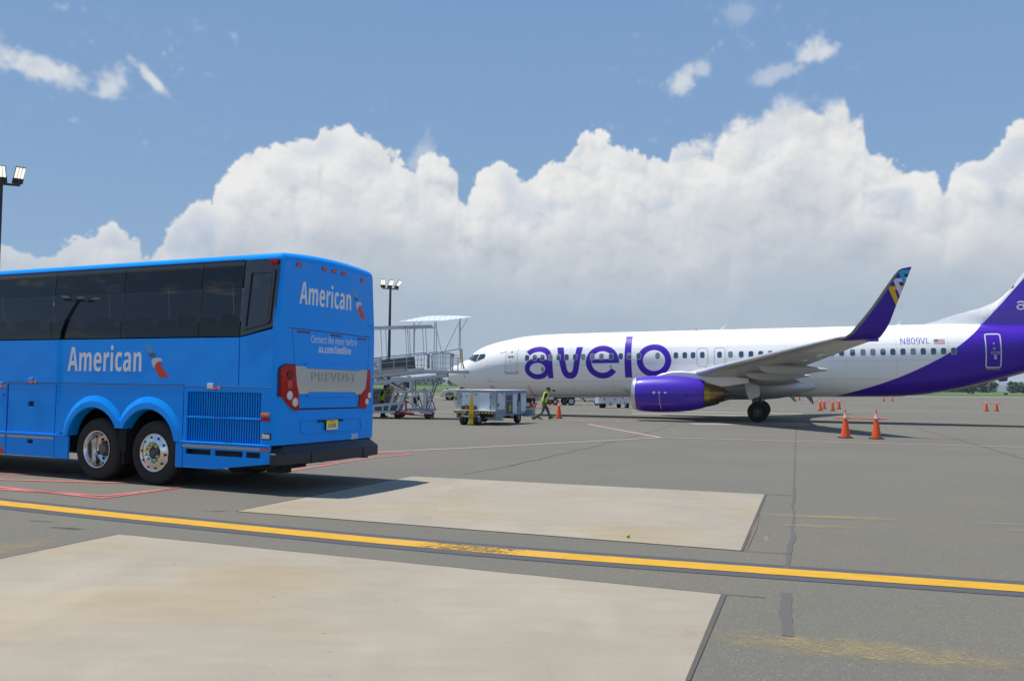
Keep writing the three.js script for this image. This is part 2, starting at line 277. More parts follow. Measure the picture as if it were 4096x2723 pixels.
function strip(name, pts, w, m, y = 0.004, kind = true) { // a ribbon on the ground through pts [x, z]
  const pos = [], uv = [], idx = []; let s = 0; const P = [];
  for (let i = 0; i < pts.length - 1; i++) { const [ax, az] = pts[i], [bx, bz] = pts[i + 1], n = Math.max(1, Math.ceil(Math.hypot(bx - ax, bz - az) / 1.5)); for (let k = 0; k < n; k++) P.push([ax + (bx - ax) * k / n, az + (bz - az) * k / n]); } P.push(pts[pts.length - 1]);
  const wid = typeof w === 'function' ? w : () => w;
  for (let i = 0; i < P.length; i++) { const a = P[Math.max(0, i - 1)], b = P[Math.min(P.length - 1, i + 1)], L = Math.hypot(b[0] - a[0], b[1] - a[1]), nx = -(b[1] - a[1]) / L, nz = (b[0] - a[0]) / L; if (i) s += Math.hypot(P[i][0] - P[i - 1][0], P[i][1] - P[i - 1][1]); const h = wid(s, i) / 2;
    for (const k of [-1, 1]) { const x = P[i][0] + nx * h * k, z = P[i][1] + nz * h * k; pos.push(x, gy(z) + y, z); uv.push(s, (k + 1) / 2); } }
  for (let i = 0; i < P.length - 1; i++) { const a = 2 * i; idx.push(a, a + 2, a + 1, a + 1, a + 2, a + 3); }
  const g = new THREE.BufferGeometry(); g.setAttribute('position', new THREE.BufferAttribute(new Float32Array(pos), 3)); g.setAttribute('uv', new THREE.BufferAttribute(new Float32Array(uv), 2)); g.setIndex(idx); g.computeVertexNormals();
  return name ? structure(name, g, m) : g;
}
strip('taxiway', [[-400, -408], [120, -408]], 22, M.concrete, 0.03); strip('taxiway', [[-400, -290], [10, -300]], 7, M.concrete, 0.03);
strip('taxiway', [[120, -470], [900, -640]], 26, M.concrete, 0.03); strip('taxiway', [[60, -230], [112, -250], [190, -282]], 12, M.concrete, 0.03);
// two concrete pads let into the asphalt
const concreteTex = (() => {
  const N = 2048, f = new Float32Array(N * N), r = rng(71), wrap = (i) => (i + N) & (N - 1);
  const dab = (x, y, s, v) => { for (let j = -s; j <= s; j++) for (let i = -s; i <= s; i++) if (i * i + j * j <= s * s) f[wrap(y + j) * N + wrap(x + i)] += v; };
  for (let k = 0; k < 9000; k++) dab(Math.floor(r() * N), Math.floor(r() * N), 1, (r() < 0.6 ? -1 : 0.6) * (6 + 14 * r()));                   // pits and pale sand grains
  for (let k = 0; k < 60; k++) dab(Math.floor(r() * N), Math.floor(r() * N), 2 + Math.floor(r() * 3), -14 - 16 * r());                         // chips and drips
  for (let k = 0; k < 26; k++) { let x = r() * N, y = r() * N; const a = r() * 6.3, n = 60 + r() * 260, v = (r() < 0.5 ? 1 : -1) * (3 + 5 * r()); for (let i = 0; i < n; i++) { dab(Math.floor(x), Math.floor(y), 1, v * r()); x += Math.cos(a) * 1.6 + (r() - 0.5); y += Math.sin(a) * 1.6 + (r() - 0.5); x = (x + N) % N; y = (y + N) % N; } } // scuffs
  for (let k = 0; k < 5; k++) { let x = r() * N, y = r() * N, a = r() * 6.3; for (let i = 0; i < 420; i++) { f[wrap(Math.floor(y)) * N + wrap(Math.floor(x))] -= 22; a += (r() - 0.5) * 0.5; x = (x + Math.cos(a) + N) % N; y = (y + Math.sin(a) + N) % N; } } // hairline cracks
  return dataTex(N, N, (u, v, i, j) => {
    const n = fbm2(u * 6, v * 6, 4, 3), m = fbm2(u * 22, v * 60, 2, 8), g = NT[(i * 131 + j * 7919) & 65535], st = sstep(0.55, 0.78, fbm2(u * 3.1 + 4, v * 7 + 2, 3, 31)), wisp = sstep(0.57, 0.75, fbm2(u * 9, v * 3.2 + 6, 3, 77));
    const k = 166 + 17 * (n - 0.5) + 9 * (m - 0.5) + 12 * (g - 0.5) + 6 * wisp + f[j * N + i];
    return [k + st, k * 0.972 - st * 3, k * 0.915 - st * 13];
  });
})();
M.pad = new THREE.MeshStandardMaterial({ map: concreteTex, color: C(0.80, 0.745, 0.665), roughness: 0.9 });
M.sealant = new THREE.MeshStandardMaterial({ color: C(0.085, 0.078, 0.07), roughness: 0.8 });
M.sealdust = new THREE.MeshStandardMaterial({ color: C(0.15, 0.12, 0.085), roughness: 0.95 });
function pad(name, q, label, rot) { // slab with slightly ragged arrises
  const pts = []; for (let i = 0; i < q.length; i++) { const a = q[i], b = q[(i + 1) % q.length], n = Math.ceil(Math.hypot(b[0] - a[0], b[1] - a[1]) / 0.12); for (let k = 0; k < n; k++) { const j = k ? 0.012 : 0; pts.push([lerp(a[0], b[0], k / n) + j * (n2(k * 0.9, i * 9, 4) - 0.5), lerp(a[1], b[1], k / n) + j * (n2(k * 0.9, i * 9, 14) - 0.5)]); } }
  const g = new THREE.ShapeGeometry(poly(pts.map(([x, z]) => [x, -z]))); g.rotateX(-Math.PI / 2); g.translate(0, 0.004, 0);
  const p = g.attributes.position, uv = g.attributes.uv; for (let i = 0; i < p.count; i++) uv.setXY(i, p.getX(i) / 7.3 + rot, -p.getZ(i) / 7.3 + rot * 0.7);
  return structure(name, g, M.pad, label);
}
pad('concrete_pad', [[-3.46, -10.96], [2.34, -8.77], [3.95, -13.39], [-1.73, -15.3]], null, 0.13);
pad('concrete_pad', [[-4.16, -9.23], [-6.35, -3.1], [-0.55, -0.2], [1.70, -6.92]], null, 0.61);
const gearPad = new THREE.MeshStandardMaterial({ map: concreteTex, color: C(0.8, 0.8, 0.78), roughness: 0.9 });
for (const [a, b] of [[[9.3, -44.4], [15.6, -44.6]], [[8.6, -47.4], [16.2, -47.2]], [[8.5, -60.5], [19.8, -58.6]], [[9.5, -67.5], [21.8, -64.5]]]) strip('concrete_pad', [a, b], 1.7, gearPad, 0.004);
const J = (pts, w, m = M.sealant) => strip('joint_sealant', pts, typeof w === 'function' ? w : (s) => w * (0.55 + 0.9 * n2(s * 3.1, pts[0][0], 6)), m, 0.0075);
J([[2.35, -8.76], [3.96, -13.39]], 0.03); J([[2.39, -8.74], [3.3, -11.4]], (s) => 0.05 * sstep(0.35, 0.7, n2(s * 5, 3, 4)), M.sealdust); J([[1.01, -4.9], [1.71, -6.91]], 0.045); J([[-3.47, -10.97], [-1.74, -15.3]], 0.02); J([[-3.46, -10.95], [2.34, -8.76]], 0.012); J([[-4.16, -9.24], [1.7, -6.93]], 0.013); J([[-4.17, -9.23], [-6.36, -3.1]], 0.016); J([[1.05, -4.9], [1.73, -6.85]], (s) => 0.06 * sstep(0.35, 0.7, n2(s * 5, 9, 4)), M.sealdust);
J([[1.69, -6.93], [2.02, -6.84]], 0.014); J([[2.34, -8.74], [2.8, -8.63]], 0.014); J([[3.9, -13.42], [4.35, -13.27]], 0.025);
// the long sealed crack and the finer ones
const jag = (pts, amp, step, seed) => { const o = []; for (let i = 0; i < pts.length - 1; i++) { const [ax, az] = pts[i], [bx, bz] = pts[i + 1], L = Math.hypot(bx - ax, bz - az), n = Math.ceil(L / step); for (let k = 0; k < n; k++) { const t = k / n, j = (n2((i * 50 + k) * 0.8, seed, 3) - 0.5) * 2 * amp; o.push([lerp(ax, bx, t) + j, lerp(az, bz, t)]); } } o.push(pts[pts.length - 1]); return o; };
M.crackseal = new THREE.MeshStandardMaterial({ color: C(0.098, 0.095, 0.088), roughness: 0.9 });
strip('crack_sealant', jag([[14.78, -44.57], [6.33, -19.2], [3.93, -11.98], [2.78, -8.58], [2.45, -7.75]], 0.025, 0.3, 4), (s) => 0.02 + 0.075 * n2(s * 1.9, 1, 5) * n2(s * 0.6, 6, 5), M.crackseal, 0.0055);
strip('crack_sealant', jag([[2.24, -7.0], [2.07, -6.5], [1.95, -6.1], [1.86, -5.8]], 0.012, 0.2, 9), (s) => 0.05 + 0.05 * n2(s * 3, 2, 5), M.crackseal, 0.0055);
const fine = new THREE.MeshStandardMaterial({ color: C(0.085, 0.083, 0.08), roughness: 0.95 });
strip('crack', jag([[0.03, -17.85], [2.4, -24.6], [8.04, -42.29]], 0.12, 0.35, 14), 0.035, fine, 0.005); strip('crack', jag([[20.5, -43.64], [13.01, -21.87], [12.0, -19]], 0.1, 0.4, 24), 0.035, fine, 0.005); strip('crack', jag([[-0.9, -15.8], [0.1, -18]], 0.05, 0.2, 34), 0.02, fine, 0.005);
// painted lines
const wornTex = (r, g, b, wear, seed) => dataTex(512, 128, (u, v, i, j) => { const n = fbm2(u * 40, v * 6, 3, seed), c = fbm2(u * 9 + 3, v * 2, 2, seed + 4), k = 1 - 0.16 * (n - 0.4), e = Math.min(v, 1 - v), a = (n * 0.55 + c * 0.45 > wear && e > 0.03 * n) ? 255 : 0; return [r * k, g * k, b * k, a]; });
M.yellow = new THREE.MeshStandardMaterial({ color: C(0.8, 0.8, 0.8), map: wornTex(220, 168, 30, 0.26, 3), alphaTest: 0.5, roughness: 0.75 }); M.yellow.map.repeat.set(0.16, 1);
M.blackLine = new THREE.MeshStandardMaterial({ color: C(0.070, 0.074, 0.084), roughness: 0.9 });
M.red = new THREE.MeshStandardMaterial({ map: wornTex(190, 108, 100, 0.34, 8), alphaTest: 0.5, roughness: 0.8 }); M.red.map.repeat.set(0.3, 1);
M.whiteLine = new THREE.MeshStandardMaterial({ map: wornTex(205, 196, 190, 0.28, 12), alphaTest: 0.5, roughness: 0.8 }); M.whiteLine.map.repeat.set(0.3, 1);
const YL = [[-20, -18.4], [-12, -14.02], [-6.7, -11.39], [-4.6, -10.42], [-2.765, -9.63], [-1.35, -9.035]], YR = [[0.55, -8.35], [2.365, -7.805], [4.295, -7.255], [8, -6.3], [14, -5.0]];
strip('painted_line', [...YL, [-0.4, -8.68], ...YR], 0.62, M.blackLine, 0.0045);
strip('painted_line', YL, 0.295, M.yellow, 0.0085); strip('painted_line', YR, 0.295, M.yellow, 0.0085);
const fadeTex = dataTex(512, 96, (u, v, i, j) => { const n = 0.5 * fbm2(u * 70, v * 11, 3, 50) + 0.25 * fbm2(u * 14, v * 4, 2, 54) + 0.25 * NT[(i * 73 + j * 3571) & 65535], keep = table([0, 0.12, 0.4, 0.58, 0.8, 1], [1, 0.95, 0.42, 0.45, 0.8, 1], u); return [214, 166, 60, n < 0.18 + 0.62 * keep ? 255 : 0]; });
fadeTex.repeat.set(1 / 2.03, 1);
strip('painted_line', [[-1.35, -9.035], [-0.4, -8.68], [0.55, -8.35]], 0.295, new THREE.MeshStandardMaterial({ color: C(0.8, 0.8, 0.8), map: fadeTex, alphaTest: 0.5, roughness: 0.85 }), 0.0088);
for (const l of [[[-12, -15.3], [-7.68, -13.03], [-5.65, -11.99], [-5.06, -13.31]], [[-12.5, -14.25], [-6.46, -12.46], [-5.73, -12.22], [-5.06, -13.31]], [[-12, -15.7], [-8.25, -13.99], [-5.8, -13.75]], [[-11, -16], [-8.77, -14.87], [-7.2, -14.6]], [[-4.6, -14.8], [-4.16, -15.91], [-3.09, -19.49], [-2.35, -20.63]], [[-2.35, -20.63], [-3.21, -20.84], [-6, -21.5]], [[-3.94, -17.61], [-3.5, -18], [-6, -18.6]], [[3.0, -43.5], [3.65, -42.4]], [[1.0, -46.4], [-1.8, -45.2]], [[4.2, -44.8], [8.3, -52.3]]]) strip('painted_line', l, 0.125, M.red, 0.008);
for (const l of [[[-3.35, -21.03], [0.04, -24.3], [5.17, -29.92]], [[5.17, -29.92], [3.72, -41.7]], [[5.17, -29.92], [16.01, -26.85], [26, -24.2]]]) { strip('painted_line', l, 0.15, M.red, 0.006); strip('painted_line', l.map(([x, z]) => [x + 0.03, z - 0.05]), 0.085, M.whiteLine, 0.010); }
for (const l of [[[-30, -80.2], [26.08, -77.72], [60, -80.6]], [[-6, -58], [1.9, -60.2], [7, -59.6]], [[-14, -88], [3, -86]], [[9, -73], [44, -76.8]]]) strip('painted_line', l, 0.16, M.whiteLine, 0.008);
strip('painted_line', [[55, -104.6], [59.4, -104.0]], 0.5, M.yellow, 0.01); strip('painted_line', [[48, -90.1], [50.4, -90.5]], 0.3, M.yellow, 0.01);
strip('painted_line', [[-3, -50], [1.1, -48.4], [6.8, -47.0], [8.5, -46.6]], 0.22, new THREE.MeshStandardMaterial({ map: wornTex(196, 180, 120, 0.42, 33), alphaTest: 0.5, roughness: 0.9 }), 0.007);
// dusty yellow traces of old lines, oil and water marks: thin patches of matter with ragged outlines
function stain(name, x, z, len, wid, turn, rgb, cut, seed, dens = 1) {
  const t = dataTex(256, 96, (u, v) => { const e = 1 - Math.hypot((u - 0.5) * 2, (v - 0.5) * 2 * 1.05), n = fbm2(u * 26 * len / 3, v * 26 * wid / 3 + seed, 4, seed), g = NT[Math.floor(u * 25600 + v * 7351) & 65535]; return [...rgb.map((c) => c * (0.9 + 0.2 * n)), 255 * Math.min(1, Math.max(0, dens * sstep(cut - 0.1, cut + 0.45, 0.75 * e + 0.5 * n - 0.22) * (0.25 + 1.1 * g * g)))]; });
  t.wrapS = t.wrapT = THREE.ClampToEdgeWrapping;
  const g = new THREE.PlaneGeometry(len, wid, 12, 2); g.rotateX(-Math.PI / 2); g.rotateY(turn); g.translate(x, 0, z); const p = g.attributes.position; for (let i = 0; i < p.count; i++) p.setY(i, gy(p.getZ(i)) + 0.0062);
  return structure(name, g, new THREE.MeshStandardMaterial({ map: t, transparent: true, roughness: 0.95, depthWrite: false }));
}
const dust = [168, 150, 104];
stain('dust_trace', 4.1, -11.1, 2.5, 0.42, -0.17, dust, 0.2, 3, 0.62); stain('dust_trace', 3.65, -10.36, 1.5, 0.36, -0.17, dust, 0.24, 7, 0.5); stain('dust_trace', 6.4, -10.66, 2.2, 0.3, -0.25, dust, 0.25, 9, 0.42); stain('dust_trace', 2.25, -5.5, 2.9, 0.7, -0.28, dust, 0.18, 13, 0.5); stain('dust_trace', 6.2, -10.2, 1.9, 0.24, -0.2, dust, 0.28, 17, 0.4); stain('dust_trace', -0.45, -8.7, 1.6, 0.6, -0.36, [176, 148, 88], 0.22, 19, 0.55);
stain('dust_trace', -4.95, -8.2, 2.4, 0.9, 1.15, [172, 152, 104], 0.24, 23, 0.42);
stain('oil_mark', -4.85, -9.55, 0.9, 0.2, -0.25, [62, 62, 64], 0.3, 29, 0.9); stain('oil_mark', -5.4, -10.0, 0.7, 0.12, -0.2, [82, 74, 62], 0.36, 31, 0.8); stain('oil_mark', -2.6, -14.0, 0.5, 0.25, 0.3, [70, 70, 74], 0.34, 37, 0.9); stain('oil_mark', -3.7, -10.95, 0.6, 0.12, 0.2, [70, 68, 66], 0.36, 41, 0.9); stain('paint_spill', 2.8, -9.45, 0.9, 0.14, 1.3, [170, 166, 156], 0.36, 43, 0.6); stain('oil_mark', -9.8, -15.7, 2.6, 0.7, -0.3, [36, 36, 40], 0.28, 53, 0.95); stain('oil_mark', -8.0, -15.3, 1.6, 0.5, -0.2, [40, 40, 44], 0.3, 59, 0.9);
console.log('ground done');
// ------------------------------------------------------------ the coach
// local frame: x forward from the tail, y up, z from the left flank (0) to the right (2.59)
{
  const bus = thing('coach_bus', 'bright blue motor coach with dark tinted windows, seen from its tail and left flank', 'bus', [-3.3619, 0, -12.4878], 4.2822 - Math.PI / 2);
  const L = 13.6, WD = 2.59;
  const wavy = dataTex(256, 256, (u, v) => { const n = 0.5 + 0.5 * (0.5 * Math.sin(u * 6.283 * 2 + 1.7 * Math.sin(v * 6.283)) + 0.5 * Math.sin(v * 6.283 * 3 + 1.3 * Math.sin(u * 6.283 * 2))); return [255 * n]; }, false, [0.55, 0.55]);
  const blue = mat(0.0002, 0.30, 0.95, 0.5, 0, { clearcoat: 0.45, clearcoatRoughness: 0.03, specularIntensity: 0.1, bumpMap: wavy, bumpScale: 0.0035 }), black = mat(0.012, 0.012, 0.014, 0.35), rubber = mat(0.018, 0.016, 0.016, 0.85), dark = mat(0.01, 0.01, 0.011, 0.9);
  const white = mat(0.78, 0.78, 0.8, 0.5), silver = mat(0.50, 0.49, 0.46, 0.42, 0.35), grey = mat(0.42, 0.40, 0.39, 0.5), chrome = mat(0.78, 0.77, 0.75, 0.16, 1), redLens = mat(0.42, 0.002, 0.002, 0.15, 0, { clearcoat: 0.3, specularIntensity: 0.3 }), deepRed = mat(0.16, 0.001, 0.002, 0.15, 0, { clearcoat: 0.3, specularIntensity: 0.3 }), amber = mat(0.75, 0.17, 0.01, 0.2, 0, { clearcoat: 1 }), clear = mat(0.7, 0.7, 0.72, 0.12, 0.3, { clearcoat: 1 });
  const plastic = mat(0.022, 0.022, 0.028, 0.5);
  const glass = new THREE.MeshPhysicalMaterial({ color: C(0.09, 0.10, 0.13), roughness: 0.015, transmission: 1, thickness: 0, ior: 1.52, side: THREE.DoubleSide });
  const zL = (y) => y <= 2.31 ? 0 : 0.088 * Math.pow((y - 2.31) / 1.15, 1.15);
  // --- roof and tail: one shell, swept along a path that runs up the tail and forward over the roof
  const Rt = 0.13, tailX = (v) => { const u = Math.abs(v - 0.5) * 2, d = (1 - u) * WD / 2, r = 0.075; return 0.05 + 0.04 * u * u + (d < r ? r - Math.sqrt(Math.max(0, r * r - (r - d) * (r - d))) : 0); };
  const drop = (v) => { const u = Math.abs(v - 0.5) * 2, d = (1 - u) * (WD - 0.17) / 2, r = 0.10; return 0.065 * u * u + (d < r ? 0.9 * (r - Math.sqrt(Math.max(0, r * r - (r - d) * (r - d)))) : 0); };
  const TOP = 3.625;
  function shell(t, v) { // t in metres along the path
    const h0 = 0.715, up = TOP - Rt - h0, arc = Rt * Math.PI / 2;
    let x, y;
    if (t < up) { y = h0 + t; x = tailX(v); }
    else if (t < up + arc) { const a = (t - up) / Rt; const dx = Rt * (1 - Math.cos(a)), dy = Rt * Math.sin(a); x = dx + tailX(v) * Math.cos(a) * 1 + (1 - Math.cos(a)) * 0.05; y = TOP - Rt + dy - drop(v) * Math.sin(a); }
    else { x = Rt + 0.05 + (t - up - arc); y = TOP - drop(v); }
    if (y > 3.3 && t < up) y = y - drop(v) * 0.0;
    const yy = Math.min(y, 3.46), z0 = zL(Math.max(2.31, yy)) * sstep(2.2, 2.9, yy) * (yy > 2.31 ? 1 : 0);
    return V(x, Math.max(y, 0), z0 + (WD - 2 * z0) * v);
  }
  // the tail top follows the roof camber
  const upLen = TOP - Rt - 0.715, arcLen = Rt * Math.PI / 2;
  const ts = [...steps(0, upLen - 0.12, 0.09), ...steps(upLen - 0.12, upLen, 0.03).slice(1), ...steps(upLen, upLen + arcLen, 0.025).slice(1), ...steps(upLen + arcLen, upLen + arcLen + L - 0.4, 0.5).slice(1)];
  const vs = []; for (let i = 0; i <= 64; i++) { const u = i / 32 - 1; vs.push(0.5 + 0.5 * Math.sign(u) * (1 - Math.pow(1 - Math.abs(u), 1.7))); }
  const camber = (t, v) => { const p = shell(t, v); if (t <= upLen) { const k = sstep(2.0, upLen, t); p.y -= drop(v) * k; } else if (t <= upLen + arcLen) { const a = (t - upLen) / Rt; p.y -= drop(v) * (1 - Math.sin(a)); } return p; };
  part(bus, 'tail_and_roof_shell', gridMesh(vs.length - 1, ts.length - 1, (a, b) => camber(ts[Math.round(b * (ts.length - 1))], vs[Math.round(a * (vs.length - 1))])), blue);
  // a point of the tail given as seen from behind: w across, h up
  function tail(w, h, off = 0) {
    let v = 0.5; for (let i = 0; i < 6; i++) { const s = tailX(Math.min(1, Math.max(0, v))); v = (w + 1.3 * s) / WD; }
    if (v < 0.004) { const e = (0.004 - v) * WD; return V(tailX(0.004) + 0.02 + e * 0.8, h - 0.012, -off); }
    const e = 0.004, vc = Math.min(0.999, v), p = V(tailX(vc), h - 0.007, 0), y = p.y, z0 = y > 2.31 ? zL(Math.min(y, 3.46)) * sstep(2.2, 2.9, y) : 0;
    p.z = z0 + (WD - 2 * z0) * vc; const q = (tailX(Math.min(1, vc + e)) - tailX(Math.max(0, vc - e))) / (2 * e * WD), n = V(-1, 0, q).normalize();
    return p.addScaledVector(n, off);
  }
  const onTail = (s, thick, lift = 0, edge = 0.12) => onSurface(s, (x, y, o) => tail(x, y, o), thick, edge, lift);
  // --- left flank panels
  const flank = [], add = (name, pts, holes, m = blue, th = 0.035) => part(bus, name, slab(poly(pts, holes), th, 0.004, 0), m);
  add('side_panel', [[0.79, 1.575], [L, 1.575], [L, 2.30], [0.79, 2.30]]);
  add('side_panel', [[0.155, 1.575], [0.775, 1.575], [0.775, 2.30], [0.155, 2.425]]);
  add('engine_door', [[0.155, 0.712], [1.855, 0.712], [1.855, 1.56], [0.155, 1.56]], [[[0.342, 0.725], [1.785, 0.725], [1.785, 1.475], [0.342, 1.475]]]);
  const arc = (cx, cy, r, a0, a1, n = 18) => { const o = []; for (let i = 0; i <= n; i++) { const a = lerp(a0, a1, i / n) * Math.PI / 180; o.push([cx + r * Math.cos(a), cy + r * Math.sin(a)]); } return o; };
  const in1 = arc(3.80, 0.60, 0.588, 10, 153), in2 = arc(2.585, 0.60, 0.588, 27, 170);
  add('wheel_arch_panel', [[1.87, 0.72], ...in2.slice().reverse().filter((p) => p[1] > 0.72), [3.12, 0.872], [3.29, 0.872], ...in1.slice().reverse().filter((p) => p[1] > 0.72), [4.715, 0.72], [4.715, 1.56], [1.87, 1.56]]);
  for (const [a, b] of [[4.732, 5.925], [5.96, 7.3], [7.32, 8.7], [8.72, 10.1], [10.12, 11.0], [12.4, L]]) add('luggage_door', rectPts(a, b, 0.712, 1.552), a < 5 ? [rectPts(5.27, 5.41, 1.17, 1.255)] : []);
  add('skirt_panel', [[0.155, 0.445], [1.24, 0.318], [1.843, 0.316], [1.843, 0.70], [0.155, 0.70]], [rectPts(1.286, 1.793, 0.527, 0.606), rectPts(0.668, 1.21, 0.522, 0.606), rectPts(0.340, 0.605, 0.522, 0.602)]);
  add('skirt_panel', rectPts(1.857, 2.0, 0.315, 0.70)); add('skirt_panel', rectPts(4.388, 4.718, 0.323, 0.70)); add('skirt_panel', rectPts(4.73, 5.935, 0.33, 0.70), [rectPts(5.26, 5.40, 0.545, 0.61)]);
  for (const [a, b] of [[5.955, 7.3], [7.32, 8.7], [8.72, 10.1], [10.12, 11.0], [12.4, L]]) add('skirt_panel', rectPts(a, b, 0.33, 0.70));
  // ledges along the flank catch the sun
  const ledge = []; for (const [a, b] of [[0.15, 1.85], [1.857, 2.0], [4.39, 4.72], [4.73, 5.93], [5.95, 11.0], [12.4, L]]) ledge.push(rbox2(a, b, 0.700, 0.722, -0.022, 0.03, 0.006)); part(bus, 'sill_ledge', ledge, blue);
  part(bus, 'drip_moulding', [rbox2(0.16, 1.855, 1.558, 1.572, -0.012, 0.03, 0.004), rbox2(1.87, 13.5, 1.554, 1.566, -0.006, 0.03, 0.003)], mat(0.10, 0.25, 0.5, 0.4, 0.3));
  for (const [a, b] of [[0.335, 1.846], [4.748, 5.916], [5.965, 11.0]]) part(bus, 'reflective_strip', rbox2(a, b, 0.632, 0.674, -0.008, 0.01, 0.003), grey);
  // --- arch flare over both axles: a lip swept round each wheel, the two meeting in a V
  for (const [cx, side, a0, a1] of [[3.80, 1, 3, 153], [2.585, -1, 27, 177]]) {
    const prof = [[0, 0.004], [0.012, -0.006], [0.072, -0.038], [0.136, -0.041], [0.147, -0.034], [0.147, 0.16]];
    part(bus, 'wheel_arch_flare', gridMesh(48, prof.length - 1, (u, w) => { const a = lerp(a0, a1, u) * Math.PI / 180, [d, z] = prof[Math.round(w * (prof.length - 1))], k = d / 0.147, r = lerp(0.735, 0.588, k), cy = lerp(0.655, 0.60, k); let x = cx + r * Math.cos(a), y = cy + r * Math.sin(a); x = side > 0 ? Math.max(x, 3.201) : Math.min(x, 3.199); return V(x, Math.max(y, 0.712), z); }).toNonIndexed(), blue).geometry.computeVertexNormals();
  }
  part(bus, 'wheel_arch_flare', slab(poly([[3.10, 0.868], [3.30, 0.868], [3.262, 0.93], [3.225, 1.0], [3.2, 1.03], [3.175, 1.0], [3.138, 0.93]]), 0.045, 0.006, -0.041), blue, 'web between the two arches');
  // --- radiator grille with upright louvres
  part(bus, 'grille_shade_backing', box2(0.33, 1.80, 0.712, 1.49, 0.14, 0.15), mat(0.10, 0.10, 0.105, 0.6, 0.3));  // dark backing sheet stands in for the shaded depth behind the louvres
  { const n = 30, lv = slab(poly([[0, 0], [0.052, 0], [0.052, 0.746], [0, 0.746]]), 0.005, 0.0015); for (let i = 0; i < n; i++) { const m = part(bus, 'louvre', lv, blue); m.position.set(0.344 + i * (1.437 / n), 0.727, 0.022); m.rotation.y = -0.36; } }
  part(bus, 'grille_bar', rbox2(0.342, 1.785, 1.078, 1.108, 0.002, 0.03, 0.006), blue);
  part(bus, 'vent_shade_backing', box2(0.30, 1.82, 0.50, 0.62, 0.17, 0.18), mat(0.08, 0.08, 0.085, 0.7));  // dark sheet set behind the vent openings in place of their inner shade
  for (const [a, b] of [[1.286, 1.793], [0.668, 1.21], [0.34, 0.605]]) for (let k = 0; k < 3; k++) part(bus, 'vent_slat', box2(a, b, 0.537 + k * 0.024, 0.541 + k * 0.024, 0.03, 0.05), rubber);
  for (const g of [box2(5.25, 5.43, 1.15, 1.27, 0.036, 0.05), box2(5.24, 5.42, 0.53, 0.63, 0.036, 0.05)]) part(bus, 'latch_recess', g, dark); for (const g of [rbox2(5.28, 5.40, 1.205, 1.225, 0.004, 0.03, 0.006), rbox2(5.275, 5.385, 0.585, 0.6, 0.006, 0.03, 0.005)]) part(bus, 'latch_handle', g, black);
  // door seals with their red tags
  for (const [x, y, tag] of [[5.36, 1.61, 1], [1.32, 1.56, 0], [6.13, 1.53, 1]]) { part(bus, 'seal_bracket', rbox2(x - 0.06, x + 0.06, y - 0.035, y + 0.05, -0.02, 0.0, 0.012), tag ? mat(0.12, 0.3, 0.6, 0.3) : clear); const k = x - (tag ? 0.13 : 0.18); part(bus, 'seal_lock', rbox2(k - 0.02, k + 0.02, y - 0.045, y + 0.0, -0.02, 0, 0.006), mat(0.55, 0.45, 0.3, 0.4, 0.4)); part(bus, 'seal_tag', [bar([k + 0.02, y - 0.02, -0.018], [k + 0.12, y - 0.045, -0.02], 0.011), bar([k, y, -0.018], [k - 0.05, y + 0.06, -0.02], 0.004)], mat(0.85, 0.06, 0.05, 0.4)); }
  part(bus, 'access_hatch', slab(roundRect(5.985, 6.3, 1.285, 1.50, 0.02), 0.004, 0.001, -0.004), blue); part(bus, 'hatch_lock', at(lathe([[0, 0.01], [0.02, 0.01], [0.022, 0]], 12, 'z'), 6.04, 1.35, -0.012), black);
  part(bus, 'stripe', onSurface(poly([[5.953, 0.335], [6.2, 0.335], [6.2, 0.66]]), (x, y, o) => V(x, y, -o), 0.0025, 0), mat(0.62, 0.05, 0.02, 0.4));
  // --- side marker lamps near the tail
  part(bus, 'turn_lamp', rbox2(0.165, 0.325, 1.135, 1.186, -0.028, 0.0, 0.01), amber); part(bus, 'side_lamp', rbox2(0.165, 0.325, 1.069, 1.119, -0.028, 0, 0.01), redLens);
  { const h = part(bus, 'docking_lamp', rbox2(0.14, 0.312, 0.797, 0.892, -0.012, 0.01, 0.008), black); part(h, 'lens', rbox2(0.158, 0.298, 0.812, 0.878, -0.02, -0.008, 0.008), clear); }
  part(bus, 'side_reflector', rbox2(0.155, 0.335, 0.63, 0.668, -0.016, 0, 0.008), mat(0.72, 0.07, 0.02, 0.25, 0, { clearcoat: 1 }));
  // --- windows: separate panes with tumblehome, dark header band above
  const win = (x0, x1, y0, y1, off = 0, flip = false) => gridMesh(2, 10, (a, b) => { const y = lerp(y0, y1, b), bow = 0.012 * Math.sin(Math.PI * b), z = zL(y) + off - bow; return V(lerp(x0, x1, a), y, flip ? WD - z : z); });
  const headerM = mat(0.012, 0.012, 0.018, 0.06, 0, { clearcoat: 1 });
  const cuts = [0.785, 1.60, 3.265, 4.905, 6.55, 8.2, 9.85, 11.5, 13.3];
  for (let i = 0; i < cuts.length - 1; i++) { part(bus, 'window_pane', win(cuts[i] + 0.006, cuts[i + 1] - 0.006, 2.318, 3.375), glass); part(bus, 'window_header', win(cuts[i] + 0.004, cuts[i + 1] - 0.004, 3.378, 3.462, 0.0), headerM); part(bus, 'window_pane', win(cuts[i] + 0.006, cuts[i + 1] - 0.006, 2.318, 3.375, 0, true), glass); part(bus, 'window_header', win(cuts[i] + 0.004, cuts[i + 1] - 0.004, 3.378, 3.47, 0.0, true), headerM); part(bus, 'window_seal', win(cuts[i + 1] - 0.02, cuts[i + 1] + 0.02, 2.312, 3.45, 0.02), dark); }
  part(bus, 'gutter', gridMesh(40, 1, (a, b) => V(lerp(0.78, L - 0.2, a), 3.455 + 0.022 * b, 0.075 - 0.012 * b)), black);
